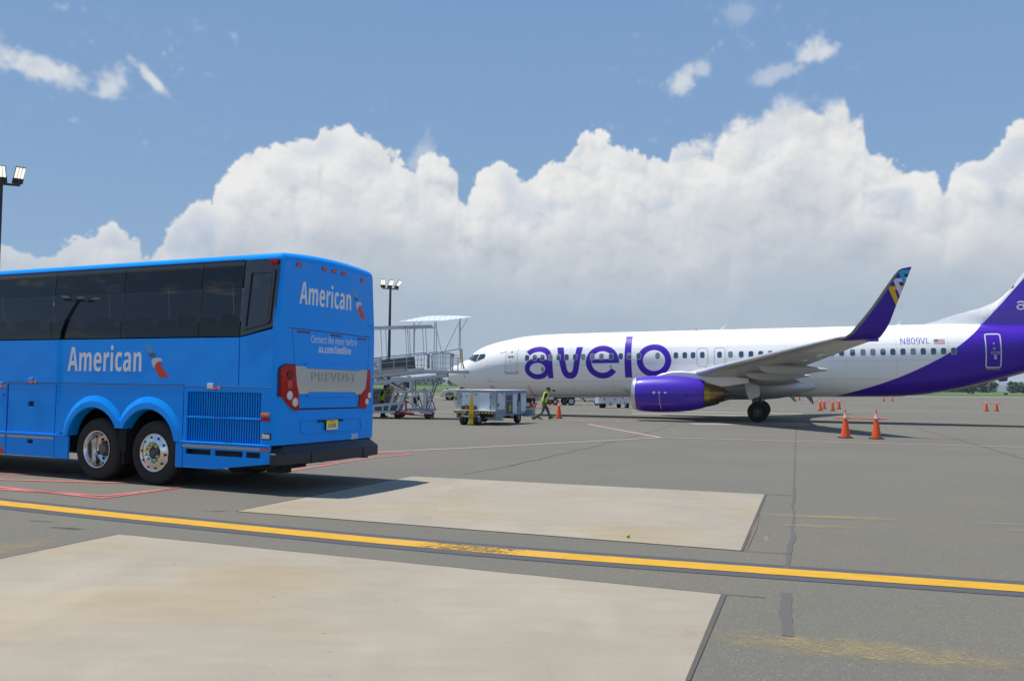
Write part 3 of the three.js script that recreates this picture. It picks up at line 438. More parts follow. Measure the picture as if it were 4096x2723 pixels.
  part(bus, 'side_panel', slab(rectPts(0.2, L, 0.35, 2.31).length ? poly(rectPts(0.2, L, 0.35, 2.31)) : null, 0.03, 0, WD - 0.03), blue, 'right flank');
  // rear quarter window in its slanted black surround
  {
    const q = (x, y, o) => V(x, y, zL(y) - o);
    const sur = part(bus, 'quarter_window', onSurface(poly([[0.125, 3.46], [0.775, 3.462], [0.775, 2.318], [0.70, 2.332], [0.17, 2.452], [0.135, 2.52]]), q, 0.004, 0.15, -0.002), mat(0.014, 0.014, 0.018, 0.12, 0, { clearcoat: 1 }));
    const ring = poly([[0.655, 3.305], [0.185, 3.30], [0.215, 2.54], [0.25, 2.50], [0.705, 2.405]], [[[0.63, 3.265], [0.665, 2.455], [0.285, 2.535], [0.255, 2.57], [0.225, 3.26]]]);
    part(sur, 'frame', onSurface(ring, q, 0.02, 0.15, 0.004), mat(0.02, 0.02, 0.026, 0.25, 0, { clearcoat: 0.6 }));
    part(sur, 'pane', onSurface(poly([[0.59, 3.255], [0.625, 2.465], [0.29, 2.54], [0.235, 3.255]]), q, 0.002, 0.15, 0.003), mat(0.008, 0.008, 0.014, 0.04, 0, { clearcoat: 1 }));
    part(sur, 'vent_mesh', onSurface(poly([[0.315, 3.0], [0.33, 2.535], [0.278, 2.548], [0.245, 3.2]]), q, 0.002, 0.15, 0.006), mat(0.05, 0.05, 0.055, 0.9));
    part(bus, 'marker_lamp', rbox2(0.155, 0.30, 3.39, 3.452, 0.04, 0.09, 0.012), redLens);
  }
  // --- tail fittings
  for (const [a, b, y] of [[0.223, 0.351, 3.427], [0.892, 1.007, 3.435], [1.173, 1.29, 3.43], [1.445, 1.557, 3.422], [2.02, 2.125, 3.38]]) part(bus, 'marker_lamp', onTail(roundRect(a, b, y - 0.03, y + 0.03, 0.008), 0.016), mat(0.40, 0.012, 0.012, 0.3, 0, { clearcoat: 0.6 }));
  for (const [a, b, y] of [[0.345, 0.655, 2.412], [1.163, 1.46, 2.403], [1.923, 2.185, 2.387]]) part(bus, 'brake_lamp', onTail(roundRect(a, b, y - 0.012, y + 0.012, 0.011), 0.008), deepRed);
  const seam = (pts, w = 0.009) => { const o = []; for (let i = 0; i < pts.length - 1; i++) { const [ax, ay] = pts[i], [bx, by] = pts[i + 1], l = Math.hypot(bx - ax, by - ay), nx = -(by - ay) / l * w / 2, ny = (bx - ax) / l * w / 2; o.push(poly([[ax - nx, ay - ny], [bx - nx, by - ny], [bx + nx, by + ny], [ax + nx, ay + ny]])); } return onTail(o, 0.0015); };
  const gap = mat(0.02, 0.022, 0.09, 0.7);  // dark blue for ribbons that paint the shadow lines of the tail grooves
  part(bus, 'engine_hatch_groove_shade', [seam([[0.225, 2.458], [2.30, 2.428]], 0.012), seam([[0.225, 2.46], [0.27, 2.2], [0.31, 1.9]], 0.008), seam([[2.27, 2.43], [2.235, 1.88]], 0.007), seam([[0.0, 2.44], [0.225, 2.458]], 0.004)], gap);
  const band = part(bus, 'nameplate_band', onTail(poly([[0.312, 1.893], [0.525, 1.893], [0.611, 1.86], [1.953, 1.848], [2.013, 1.876], [2.205, 1.871], [2.164, 1.578], [2.012, 1.459], [1.873, 1.46], [1.82, 1.498], [0.654, 1.504], [0.568, 1.470], [0.405, 1.471], [0.358, 1.593]]), 0.02), silver, 'matt silver band');
  part(band, 'lower_facet', onTail(poly([[0.362, 1.592], [2.162, 1.576], [2.012, 1.461], [1.873, 1.462], [1.82, 1.50], [0.654, 1.506], [0.568, 1.472], [0.407, 1.473]]), 0.012, 0.014), mat(0.56, 0.52, 0.43, 0.5, 0.25));
  part(band, 'raised_lettering', onTail(textShapes(bold, 'PREVOST', 0.700, 1.668, 1.165, 0.102), 0.012, 0.02, 0), mat(0.44, 0.44, 0.43, 0.4, 0.4));
  part(bus, 'grab_recess', onTail(poly([[0.6, 1.954], [1.941, 1.941], [2.013, 1.892], [1.927, 1.852], [0.596, 1.865], [0.523, 1.899]]), 0.026), blue); part(bus, 'grab_recess', onTail(poly([[0.661, 1.504], [1.803, 1.498], [1.847, 1.47], [1.781, 1.423], [0.628, 1.431], [0.568, 1.47]]), 0.022), blue);
  part(bus, 'panel_groove_shade', onTail(poly([[0.425, 1.258], [1.97, 1.25], [1.97, 1.228], [0.425, 1.230]]), 0.004), gap);  // flat dark strip painting the shadow line of the lower groove
  // tail lamps
  {
    const tl = part(bus, 'tail_lamp', onTail(poly([[0.305, 1.905], [0.078, 1.905], [-0.02, 1.865], [-0.10, 1.79], [-0.118, 1.72], [-0.122, 1.434], [0.0, 1.43], [0.057, 1.411], [0.15, 1.32], [0.296, 1.234], [0.36, 1.222], [0.418, 1.23], [0.418, 1.36], [0.358, 1.575]]), 0.022, 0, 0.06), redLens);
    part(tl, 'bezel', onTail([poly([[0.308, 1.915], [0.07, 1.915], [-0.03, 1.873], [-0.108, 1.79], [-0.09, 1.79], [-0.015, 1.86], [0.078, 1.899], [0.305, 1.899]])], 0.026, 0, 0.06), black);
    part(tl, 'side_lens', onTail(poly([[-0.11, 1.76], [-0.02, 1.84], [-0.02, 1.44], [-0.116, 1.44]]), 0.004, 0.022, 0.06), deepRed);
    part(tl, 'brake_lens', onTail([new THREE.Shape(arc(0.185, 1.76, 0.065, 0, 360, 24).map((p) => new THREE.Vector2(...p)))], 0.01, 0.022, 0.05), deepRed); part(tl, 'turn_lens', onTail([new THREE.Shape(arc(0.18, 1.615, 0.058, 0, 360, 24).map((p) => new THREE.Vector2(...p)))], 0.01, 0.022, 0.05), mat(0.5, 0.03, 0.01, 0.15, 0, { clearcoat: 1 }));
    for (const [w, h] of [[0.178, 1.452], [0.305, 1.350]]) { part(tl, 'reversing_lamp', onTail([new THREE.Shape(arc(w, h, 0.064, 0, 360, 24).map((p) => new THREE.Vector2(...p)))], 0.012, 0.022, 0.05), clear); part(tl, 'lamp_ring', onTail([poly(arc(w, h, 0.07, 0, 360, 24), [arc(w, h, 0.06, 0, 360, 24)])], 0.016, 0.022, 0), mat(0.5, 0.42, 0.42, 0.3, 0.4)); }
    const tr = part(bus, 'tail_lamp', onTail(poly([[2.21, 1.876], [2.30, 1.874], [2.30, 1.386], [2.179, 1.22], [2.109, 1.214], [1.968, 1.244], [2.003, 1.449], [2.168, 1.575]]), 0.022, 0, 0.06), redLens);
    for (const [w, h] of [[2.262, 1.442], [2.19, 1.338]]) part(tr, 'reversing_lamp', onTail([new THREE.Shape(arc(w, h, 0.05, 0, 360, 20).map((p) => new THREE.Vector2(...p)))], 0.012, 0.022, 0.05), clear);
  }
  // plate recess: a real frame round a sunk panel
  {
    const fr = poly([[0.46, 1.075], [2.055, 1.071], [2.068, 0.885], [2.012, 0.852], [0.572, 0.857], [0.488, 0.902]], [[[0.475, 1.065], [0.502, 0.912], [0.578, 0.873], [2.006, 0.868], [2.05, 0.893], [2.04, 1.061]]]);
    part(bus, 'plate_recess_rim', onTail(fr, 0.012, 0, 0.15), blue); part(bus, 'plate_lamp_bar', onTail(poly([[0.888, 1.068], [1.525, 1.064], [1.526, 1.032], [0.896, 1.034]]), 0.03), rubber);
    const tex = canvasTex(512, 256, (c, w, h) => { const g = c.createLinearGradient(0, 0, 0, h); g.addColorStop(0, '#f2d21c'); g.addColorStop(0.35, '#efdc55'); g.addColorStop(0.75, '#e9e2b4'); g.addColorStop(1, '#e8e4d0'); c.fillStyle = g; c.fillRect(0, 0, w, h); c.fillStyle = '#1b1a14'; c.textAlign = 'center'; c.font = 'bold 40px sans-serif'; c.fillText('New Jersey', w / 2, 42); c.save(); c.translate(w / 2, 200); c.scale(0.78, 1.25); c.font = 'bold 122px sans-serif'; c.fillText('AS\u2022636K', 0, 0); c.restore(); c.fillRect(70, 222, 14, 14); c.fillRect(w - 84, 222, 14, 14); });
    const g = new THREE.PlaneGeometry(0.30, 0.152); const P = part(bus, 'licence_plate', g, new THREE.MeshStandardMaterial({ map: tex, roughness: 0.5 })); const c = tail(1.229, 0.982, 0.036); P.position.copy(c); P.rotation.y = -Math.PI / 2;
    const bk = part(bus, 'plate_holder', rbox(0.02, 0.16, 0.31, 0.004, c.x + 0.018, c.y, c.z), rubber);
  }
  // lettering
  const ink = (s, label) => part(bus, 'lettering', s, white, label);
  ink(onTail(textShapes(bold, 'American', 0.360, 2.838, 1.37, 0.245), 0.002, 0, 0), 'white name on the tail'); ink(onTail(textShapes(regular, 'Connect like never before', 0.69, 2.262, 1.21, 0.078), 0.002, 0, 0), 'white slogan'); ink(onTail(textShapes(bold, 'aa.com/landline', 0.877, 2.113, 0.86, 0.082), 0.002, 0, 0), 'white web address'); ink(onTail(textShapes(bold, '2615', 1.803, 0.718, 0.178, 0.068), 0.002, 0, 0), 'white fleet number');
  const side = (x, y, o) => V(x, y, -o);
  { const sh = textShapes(bold, 'American', -4.466, 1.781, 1.689, 0.286); ink(onSurface(sh, (x, y, o) => V(-x, y, -o), 0.002, 0), 'white name on the flank'); }
  // emblem: a slanted blue blade above a white-headed red one
  function emblem(map) {
    const fly = (pts, m, name, lift = 0) => part(bus, name, onSurface(pts, map, 0.0015, 0.05, lift), m);
    const S1 = new THREE.Shape(); S1.moveTo(0, 0.53); S1.lineTo(0.10, 0.53); S1.quadraticCurveTo(0.125, 0.53, 0.14, 0.50); S1.lineTo(0.272, 0.318); S1.lineTo(0.155, 0.32); S1.quadraticCurveTo(0.115, 0.32, 0.10, 0.35); S1.closePath(); fly(S1, mat(0.07, 0.30, 0.62, 0.4), 'emblem_blue_blade');
    const S1b = new THREE.Shape(); S1b.moveTo(0.085, 0.385); S1b.lineTo(0.215, 0.39); S1b.lineTo(0.272, 0.318); S1b.lineTo(0.155, 0.32); S1b.quadraticCurveTo(0.115, 0.32, 0.10, 0.35); S1b.closePath(); fly(S1b, mat(0.05, 0.11, 0.27, 0.4), 'emblem_dark_blade', 0.001);
    const S2 = new THREE.Shape(); S2.moveTo(0.165, 0.255); S2.quadraticCurveTo(0.175, 0.31, 0.28, 0.31); S2.quadraticCurveTo(0.385, 0.31, 0.40, 0.262); S2.quadraticCurveTo(0.36, 0.256, 0.33, 0.255); S2.quadraticCurveTo(0.24, 0.225, 0.235, 0.15); S2.lineTo(0.205, 0.165); S2.closePath(); fly(S2, mat(0.6, 0.6, 0.6, 0.4), 'emblem_white_head', 0.001);
    const S3 = new THREE.Shape(); S3.moveTo(0.325, 0.253); S3.lineTo(0.545, 0.0); S3.lineTo(0.385, 0.0); S3.quadraticCurveTo(0.335, 0.0, 0.305, 0.045); S3.lineTo(0.232, 0.155); S3.quadraticCurveTo(0.245, 0.225, 0.325, 0.253); fly(S3, mat(0.62, 0.05, 0.015, 0.4), 'emblem_red_blade');
  }
  emblem((x, y, o) => V(2.726 - x, 1.688 + y, -o)); emblem((x, y, o) => tail(1.746 + x * 0.77, 2.735 + y * 0.875, o));
  // --- bumper
  {
    const plan = [[0.12, -0.03], [0.03, -0.02], [-0.06, 0.10], [-0.115, 0.62], [-0.13, 1.3], [-0.115, 1.98], [-0.06, 2.49], [0.03, 2.61], [0.12, 2.62]], sec = [[0.14, 0.44], [0.02, 0.425], [0, 0.44], [0, 0.588], [0.012, 0.60], [0.10, 0.672], [0.13, 0.70], [0.16, 0.70]];
    const seg = (i0, i1) => { const pl = plan.slice(i0, i1 + 1); return gridMesh(pl.length - 1, sec.length - 1, (a, b) => { const [x, z] = pl[Math.round(a * (pl.length - 1))], [d, y] = sec[Math.round(b * (sec.length - 1))], k = (z - 1.3) / 1.33, nz = -Math.sign(k) * Math.pow(Math.abs(k), 6) * d * 0.9; return V(x + d, y, z + nz); }); };
    const flat = (g) => { const q = g.toNonIndexed(); q.computeVertexNormals(); return q; };
    part(bus, 'bumper_end', flat(seg(0, 3)), plastic); part(bus, 'bumper_middle', flat(seg(3, 5)), plastic); part(bus, 'bumper_end', flat(seg(5, 8)), plastic);
    for (const z of [0.62, 1.98]) part(bus, 'bumper_joint', box(0.03, 0.17, 0.014, -0.115 + 0.008, 0.512, z), rubber);
    part(bus, 'bumper_top_strip', gridMesh(8, 1, (a, b) => V(0.02 + 0.04 * Math.pow(Math.abs(a - 0.5) * 2, 2) + 0.1 * b, 0.70 + 0.012 * b, lerp(0.1, 2.5, a))), rubber);
    part(bus, 'underside', [box2(0.1, L - 0.2, 0.40, 0.46, 0.25, WD - 0.25), box2(0.2, 1.2, 0.34, 0.41, 0.2, 0.9), box2(0.16, 0.45, 0.29, 0.42, 0.28, 0.5)], rubber); part(bus, 'exhaust_box', at(lathe([[0, -0.5], [0.19, -0.48], [0.2, -0.4], [0.2, 0.4], [0.19, 0.48], [0, 0.5]], 20, 'z'), 1.18, 0.42, 0.9), rubber);
  }
  // --- inside: floor, walls behind the flank, seats seen faintly through the glass
  part(bus, 'inner_floor', [box2(0.3, L - 0.1, 1.30, 1.36, 0.05, WD - 0.05), box2(0.3, 0.34, 1.3, 3.45, 0.1, WD - 0.1), box2(4.5, 11.0, 0.45, 1.3, 0.06, WD - 0.06), box2(12.5, 13.4, 0.45, 1.3, 0.06, WD - 0.06), box2(0.3, 1.85, 0.45, 1.3, 0.2, WD - 0.06), box2(1.85, 4.5, 0.35, 1.3, 1.2, 1.4), box2(0.2, L, 1.36, 2.30, 0.045, 0.055), box2(3.12, 3.28, 0.5, 1.0, 0.05, 0.4)], dark); part(bus, 'front_end', rbox2(L - 0.15, L + 0.1, 0.4, 3.5, 0.05, WD - 0.05, 0.08), blue);
  part(bus, 'mud_flap', box2(3.17, 3.2, 0.3, 0.85, 0.06, 0.45), rubber); part(bus, 'mud_flap', box2(1.95, 1.98, 0.3, 0.8, 0.06, 0.45), rubber);
  { const seat = join([rbox(0.45, 0.12, 0.48, 0.05, 0, 1.82, 0), rbox(0.14, 0.75, 0.46, 0.06, -0.24, 2.18, 0, 0, 0, 0.18), rbox(0.12, 0.22, 0.3, 0.05, -0.32, 2.58, 0, 0, 0, 0.18)]), cloth = mat(0.03, 0.035, 0.05, 0.95); for (let i = 0; i < 11; i++) for (const z of [0.42, 0.92, 1.7, 2.2]) { const m = part(bus, 'seat', seat, cloth); m.position.set(1.7 + i * 0.92, 0, z); } }
  // --- wheels
  const tyreG = lathe([[0.30, 0.02], [0.345, 0.006], [0.42, 0.0], [0.475, 0.018], [0.500, 0.05], [0.507, 0.09], [0.507, 0.21], [0.500, 0.25], [0.475, 0.282], [0.42, 0.30], [0.345, 0.294], [0.30, 0.28]], 56, 'z');
  const tyreM = mat(0.022, 0.019, 0.018, 0.8);
  function wheelOut(x, z, turn, kind) {
    const w = new THREE.Group(); w.name = 'wheel'; w.position.set(x, 0.507, z); w.rotation.y = turn; bus.add(w);
    part(w, 'tyre', tyreG, tyreM); if (kind === 'dual') { const t2 = part(w, 'tyre', tyreG, tyreM, 'inner tyre'); t2.position.z = 0.34; }
    if (kind === 'dual') {
      part(w, 'rim', lathe([[0.302, 0.004], [0.292, 0.0], [0.282, 0.012], [0.275, 0.03], [0.262, 0.06], [0.258, 0.10], [0.250, 0.19], [0.235, 0.225], [0.205, 0.232], [0.15, 0.225], [0.135, 0.20], [0.13, 0.19]], 48, 'z'), chrome);
      part(w, 'hub', at(lathe([[0.0, -0.09], [0.07, -0.085], [0.085, -0.06], [0.09, 0], [0.13, 0.01], [0.13, 0.04]], 24, 'z'), 0, 0, 0.185), mat(0.16, 0.15, 0.15, 0.5, 0.5));
      for (let i = 0; i < 10; i++) { const a = i * Math.PI / 5 + 0.2; part(w, 'hand_hole', at(lathe([[0, 0], [0.026, 0], [0.026, 0.004]], 14, 'z'), Math.cos(a) * 0.192, Math.sin(a) * 0.192, 0.224), dark); if (i % 1 === 0) part(w, 'wheel_nut', at(new THREE.CylinderGeometry(0.014, 0.016, 0.04, 6).rotateX(Math.PI / 2), Math.cos(a + 0.3) * 0.112, Math.sin(a + 0.3) * 0.112, 0.17), mat(0.14, 0.13, 0.13, 0.4, 0.6)); }
    } else {
      part(w, 'rim', lathe([[0.302, 0.006], [0.294, -0.004], [0.284, 0.004], [0.276, 0.012], [0.262, 0.006], [0.21, -0.018], [0.178, -0.03], [0.168, -0.028], [0.158, -0.012], [0.10, -0.012], [0.098, 0.06]], 56, 'z'), chrome);
      part(w, 'hub', at(lathe([[0.0, -0.03], [0.045, -0.03], [0.05, 0.0], [0.075, 0.01], [0.08, 0.03], [0.1, 0.04]], 24, 'z'), 0, 0, 0.0), mat(0.12, 0.12, 0.125, 0.45, 0.5));
      for (let i = 0; i < 10; i++) { const a = i * Math.PI / 5 + 0.1; const hh = part(w, 'hand_hole', at(lathe([[0, -0.002], [0.02, -0.002], [0.021, 0.004]], 14, 'z').scale(1, 1.35, 1), 0, 0, 0), dark); hh.position.set(Math.cos(a) * 0.236, Math.sin(a) * 0.236, -0.008); hh.rotation.z = a + Math.PI / 2; const b = a + 0.3; part(w, 'wheel_nut', at(lathe([[0.02, 0.02], [0.022, 0], [0.02, -0.025], [0.012, -0.045], [0, -0.05]], 12, 'z'), Math.cos(b) * 0.132, Math.sin(b) * 0.132, -0.012), i === 4 ? mat(0.03, 0.03, 0.03, 0.5) : mat(0.42, 0.47, 0.16, 0.45)); }
    }
  }
  wheelOut(2.487, 0.035, 0, 'single'); wheelOut(3.765, 0.035, 0, 'dual'); wheelOut(11.7, 0.035, 0, 'single'); wheelOut(2.487, WD - 0.035, Math.PI, 'single'); wheelOut(3.765, WD - 0.035, Math.PI, 'dual'); wheelOut(11.7, WD - 0.035, Math.PI, 'single');
  part(bus, 'axle', [bar([2.487, 0.507, 0.3], [2.487, 0.507, 2.3], 0.07), bar([3.765, 0.507, 0.6], [3.765, 0.507, 2.0], 0.1), bar([11.7, 0.507, 0.3], [11.7, 0.507, 2.3], 0.06)], rubber);
  part(bus, 'roof_hatch', rbox2(0.62, 1.3, 3.60, 3.665, 0.85, 1.55, 0.03), black);
}
console.log('bus done');
// ------------------------------------------------------------ the airliner
// local frame: s metres aft of the nose (group origin at s = 19.6 under the main gear), h up, l to its left wing
{
  const plane = thing('airliner', 'white twin-engine jet airliner with purple tail, engine and winglet, parked nose left', 'airplane', [14.461, -0.264, -50.979], 0);
  plane.rotation.set(0, -0.3112, 0.0186, 'YZX');
  const PP = (name, geo, m, parent = plane, label) => { const g = Array.isArray(geo) ? join(geo) : geo; g.translate(-19.6, 0, 0); return part(parent, name, g, m, label); };
  const tb = (a, x) => table(a.map((p) => p[0]), a.map((p) => p[1]), x);
  const smooth = (a) => { const c = new THREE.CatmullRomCurve3(a.map(([x, y]) => V(x, y, 0)), false, 'centripetal'); const pts = c.getPoints(400); const X = pts.map((p) => p.x), Y = pts.map((p) => p.y); return (x) => table(X, Y, x); };
  const topF = smooth([[0, 2.90], [0.03, 3.05], [0.12, 3.20], [0.3, 3.36], [0.6, 3.50], [0.89, 3.60], [1.37, 3.80], [1.62, 3.88], [1.76, 4.02], [1.9, 4.19], [2.1, 4.36], [2.41, 4.55], [2.85, 4.73], [3.5, 4.92], [4.29, 5.08], [5.41, 5.27], [6.68, 5.36], [9, 5.40], [15, 5.41], [25, 5.41], [29, 5.41], [31.67, 5.35], [33.6, 5.24], [36, 5.06], [38.0, 4.85]]);
  const botF = smooth([[0, 2.90], [0.03, 2.75], [0.1, 2.60], [0.29, 2.39], [0.74, 2.16], [1.18, 2.01], [1.56, 1.88], [2.3, 1.66], [3.2, 1.50], [4.5, 1.40], [6.2, 1.37], [12, 1.37], [24, 1.36], [26, 1.36], [27.6, 1.39], [29.17, 1.54], [30.5, 1.77], [31.6, 2.04], [32.5, 2.28], [33.66, 2.61], [36, 3.45], [38.0, 4.3]]);
  const hwF = smooth([[0, 0.01], [0.03, 0.16], [0.12, 0.36], [0.3, 0.58], [0.74, 0.90], [1.2, 1.12], [1.7, 1.30], [2.5, 1.51], [3.5, 1.71], [5, 1.85], [6.5, 1.88], [15, 1.88], [26, 1.88], [28, 1.85], [30, 1.73], [32, 1.50], [34, 1.18], [36, 0.74], [38, 0.24]]);
  const cF = smooth([[0, 2.90], [0.74, 2.90], [1.5, 2.98], [3, 3.24], [5, 3.46], [7, 3.53], [20, 3.53], [27, 3.54], [30, 3.70], [33, 3.98], [36, 4.32], [38, 4.58]]);
  const ring = (s, a) => { const c = cF(s), t = topF(s), b = botF(s), w = hwF(s), sn = Math.sin(a), cs = Math.cos(a); return V(s, c + (sn > 0 ? t - c : c - b) * sn, w * cs); };
  const fus = (s, h, off = 0) => { const c = cF(s), r = h > c ? topF(s) - c : c - botF(s), q = Math.max(-0.999, Math.min(0.999, (h - c) / r)), a = Math.asin(q), p = ring(s, a), p1 = ring(s + 0.03, a), p2 = ring(s, a + 0.02), n = p1.sub(p).cross(p2.sub(p)); if (n.z < 0) n.negate(); return p.addScaledVector(n.normalize(), off); };
  const lay = (shape, thick, lift = 0, edge = 0.25) => onSurface(shape, fus, thick, edge, lift);
  // --- livery: flat paint on the fuselage skin
  const S2 = 38.4, drawPlane = (side) => (c) => {};
  const purpleCss = '#4722b0';
  function word(c) { // the five letters, in metres (s to the right, h up)
    c.lineCap = 'butt'; c.lineJoin = 'round';
    c.lineWidth = 0.335; c.beginPath(); c.moveTo(6.13, 4.10); c.bezierCurveTo(6.45, 4.42, 7.10, 4.48, 7.38, 4.15); c.bezierCurveTo(7.52, 3.98, 7.535, 3.80, 7.54, 3.55); c.lineTo(7.565, 2.565); c.stroke();
    c.lineWidth = 0.315; c.beginPath(); c.ellipse(6.735, 3.165, 0.655, 0.505, 0, 0, Math.PI * 2); c.stroke(); c.fillRect(7.2, 3.47, 0.3, 0.25);
    c.beginPath(); c.moveTo(7.97, 4.455); c.lineTo(8.38, 4.455); c.lineTo(8.615, 3.12); c.quadraticCurveTo(8.66, 2.90, 8.81, 2.90); c.quadraticCurveTo(8.955, 2.90, 9.0, 3.12); c.lineTo(9.215, 4.455); c.lineTo(9.605, 4.455); c.lineTo(9.36, 3.12); c.quadraticCurveTo(9.24, 2.52, 8.79, 2.52); c.quadraticCurveTo(8.34, 2.52, 8.24, 3.12); c.closePath(); c.fill();
    c.lineWidth = 0.35; c.beginPath(); c.ellipse(10.835, 3.515, 0.845, 0.825, 0, -0.62, -Math.PI * 2 - 0.0, true); c.stroke(); c.fillRect(10.2, 3.44, 1.655, 0.25);
    c.beginPath(); c.moveTo(12.19, 5.055); c.lineTo(12.585, 5.06); c.lineTo(12.61, 2.565); c.lineTo(12.19, 2.56); c.closePath(); c.fill();
    c.lineWidth = 0.36; c.beginPath(); c.ellipse(13.95, 3.555, 0.84, 0.80, 0, 0, Math.PI * 2); c.stroke();
  }
  const livery = canvasTex(2048, 1024, (c, W, H) => {
    c.fillStyle = '#f7f7f6'; c.fillRect(0, 0, W, H);
    for (const half of [0, 1]) {
      c.save(); c.beginPath(); c.rect(0, half * 512, W, 512); c.clip();
      c.translate(0, half * 512); c.scale(W / S2, -512 / 4.4); c.translate(0, -5.6);
      // faint skin joints
      c.strokeStyle = 'rgba(110,112,118,0.42)'; c.lineWidth = 0.014;
      for (const h of [4.27, 3.36, 2.35]) { c.beginPath(); c.moveTo(3.2, h); c.lineTo(31, h); c.stroke(); }
      c.strokeStyle = 'rgba(110,112,118,0.26)'; for (const s of [1.62, 3.4, 6.0, 8.9, 11.4, 15.0, 18.2, 21.4, 24.6, 27.2, 29.8]) { c.beginPath(); c.moveTo(s, 1.2); c.lineTo(s, 5.6); c.stroke(); }
      // purple sweep up the tail
      c.fillStyle = purpleCss; c.beginPath(); c.moveTo(23.5, 1.30); c.bezierCurveTo(24.7, 1.52, 25.94, 1.91, 27.14, 2.37); c.bezierCurveTo(28.04, 2.74, 28.93, 3.20, 29.64, 3.62); c.bezierCurveTo(30.2, 3.98, 30.76, 4.45, 31.16, 4.82); c.bezierCurveTo(31.4, 5.05, 31.6, 5.25, 31.75, 5.42); c.lineTo(31.9, 5.6); c.lineTo(38.4, 5.6); c.lineTo(38.4, 1.2); c.lineTo(23.5, 1.2); c.closePath(); c.fill();
      c.fillStyle = '#8b8a92'; c.beginPath(); c.moveTo(28.6, 1.2); for (const [s, h] of [[28.6, 1.47], [29.17, 1.60], [30.5, 1.86], [31.6, 2.15], [32.5, 2.40], [33.66, 2.74], [36, 3.6], [38, 4.4]]) c.lineTo(s, h); c.lineTo(38.4, 1.2); c.closePath(); c.fill();
      if (!half) {
        c.fillStyle = c.strokeStyle = purpleCss; word(c);
        // dirt streaks behind drains and along the belly
        const r = rng(9); for (let k = 0; k < 260; k++) { const s = 3 + r() * 24, h = 1.42 + r() * r() * 0.9; c.fillStyle = `rgba(120,104,84,${0.03 + 0.05 * r()})`; c.fillRect(s, h, 0.15 + r() * 0.9, 0.008 + r() * 0.02); }
        c.fillStyle = '#8c8c8c'; for (const [s, h, a, b] of [[11.35, 3.23, 0.06, 0.065], [16.95, 3.10, 0.05, 0.03]]) { c.beginPath(); c.ellipse(s, h, a, b, 0, 0, 6.3); c.fill(); }
      }
      c.restore();
    }
  });
  const skin = new THREE.MeshPhysicalMaterial({ map: livery, roughness: 0.4, clearcoat: 0.35, clearcoatRoughness: 0.1, specularIntensity: 0.4 });
  const st = [...steps(0, 0.3, 0.03), ...steps(0.3, 3, 0.1).slice(1), ...steps(3, 8, 0.25).slice(1), ...steps(8, 26, 1).slice(1), ...steps(26, 38, 0.35).slice(1)], na = 36;
  const halfSkin = (sg) => gridMesh(st.length - 1, na, (u, w) => { const p = ring(st[Math.round(u * (st.length - 1))], (w - 0.5) * Math.PI); p.z *= sg; return p; }, (u, w, p) => [p.x / S2, (sg > 0 ? 1 : 0.5) - (5.6 - p.y) / 4.4 * 0.5]);
  PP('fuselage', [halfSkin(1), halfSkin(-1)], skin);
  const purple = mat(0.066, 0.015, 0.47, 0.4, 0, { clearcoat: 0.8, clearcoatRoughness: 0.04, specularIntensity: 0.4 }), white = mat(0.86, 0.86, 0.855, 0.35, 0, { clearcoat: 0.5, clearcoatRoughness: 0.1 }), wingGrey = mat(0.50, 0.51, 0.50, 0.5, 0, { clearcoat: 0.3 }), wingTex = canvasTex(1024, 512, (c, W, H) => { c.fillStyle = '#c3c4c0'; c.fillRect(0, 0, W, H); const r = rng(44); for (let i = 0; i < 900; i++) { c.fillStyle = `rgba(${r() < 0.7 ? '70,66,56' : '225,225,220'},${0.02 + 0.05 * r()})`; c.fillRect(r() * W, r() * H, 2 + 5 * r(), 10 + 60 * r()); } c.strokeStyle = 'rgba(60,58,52,0.6)'; c.lineWidth = 1.6; for (const v of [0.07, 0.15, 0.36, 0.44, 0.6, 0.78, 0.9]) { c.beginPath(); c.moveTo(0, v * H); c.lineTo(W, v * H); c.stroke(); } c.lineWidth = 1; for (let u = 0.06; u < 1; u += 0.067) { c.beginPath(); c.moveTo(u * W, 0); c.lineTo(u * W, H); c.stroke(); } for (let i = 0; i < 26; i++) { c.fillStyle = 'rgba(80,76,66,0.5)'; c.beginPath(); c.ellipse(60 + i * 37, H * 0.75, 9, 6, 0, 0, 6.3); c.fill(); } }), metal = mat(0.72, 0.72, 0.72, 0.28, 0.9), lineGrey = mat(0.40, 0.40, 0.43, 0.5), dark = mat(0.02, 0.02, 0.022, 0.8), tyreM = mat(0.020, 0.017, 0.017, 0.85);
  const pale = mat(0.66, 0.66, 0.69, 0.5), steel = mat(0.5, 0.5, 0.5, 0.35, 0.7);
  PP('registration_lettering', lay(textShapes(regular, 'N809VL', 27.43, 4.245, 1.45, 0.25), 0.002, 0, 0.1), mat(0.13, 0.07, 0.48, 0.4));
  { const fl = PP('flag', lay(poly(rectPts(29.09, 29.64, 4.222, 4.492)), 0.0015, 0, 0.12), mat(0.78, 0.78, 0.78, 0.5)); for (let i = 0; i < 7; i++) PP('stripe', lay(poly(rectPts(29.09, 29.64, 4.222 + i * 0.0415, 4.2425 + i * 0.0415)), 0.001, 0.0015, 0.12), mat(0.52, 0.11, 0.13, 0.5), fl); PP('canton', lay(poly(rectPts(29.09, 29.31, 4.367, 4.493)), 0.001, 0.003, 0.12), mat(0.14, 0.17, 0.25, 0.5), fl); }
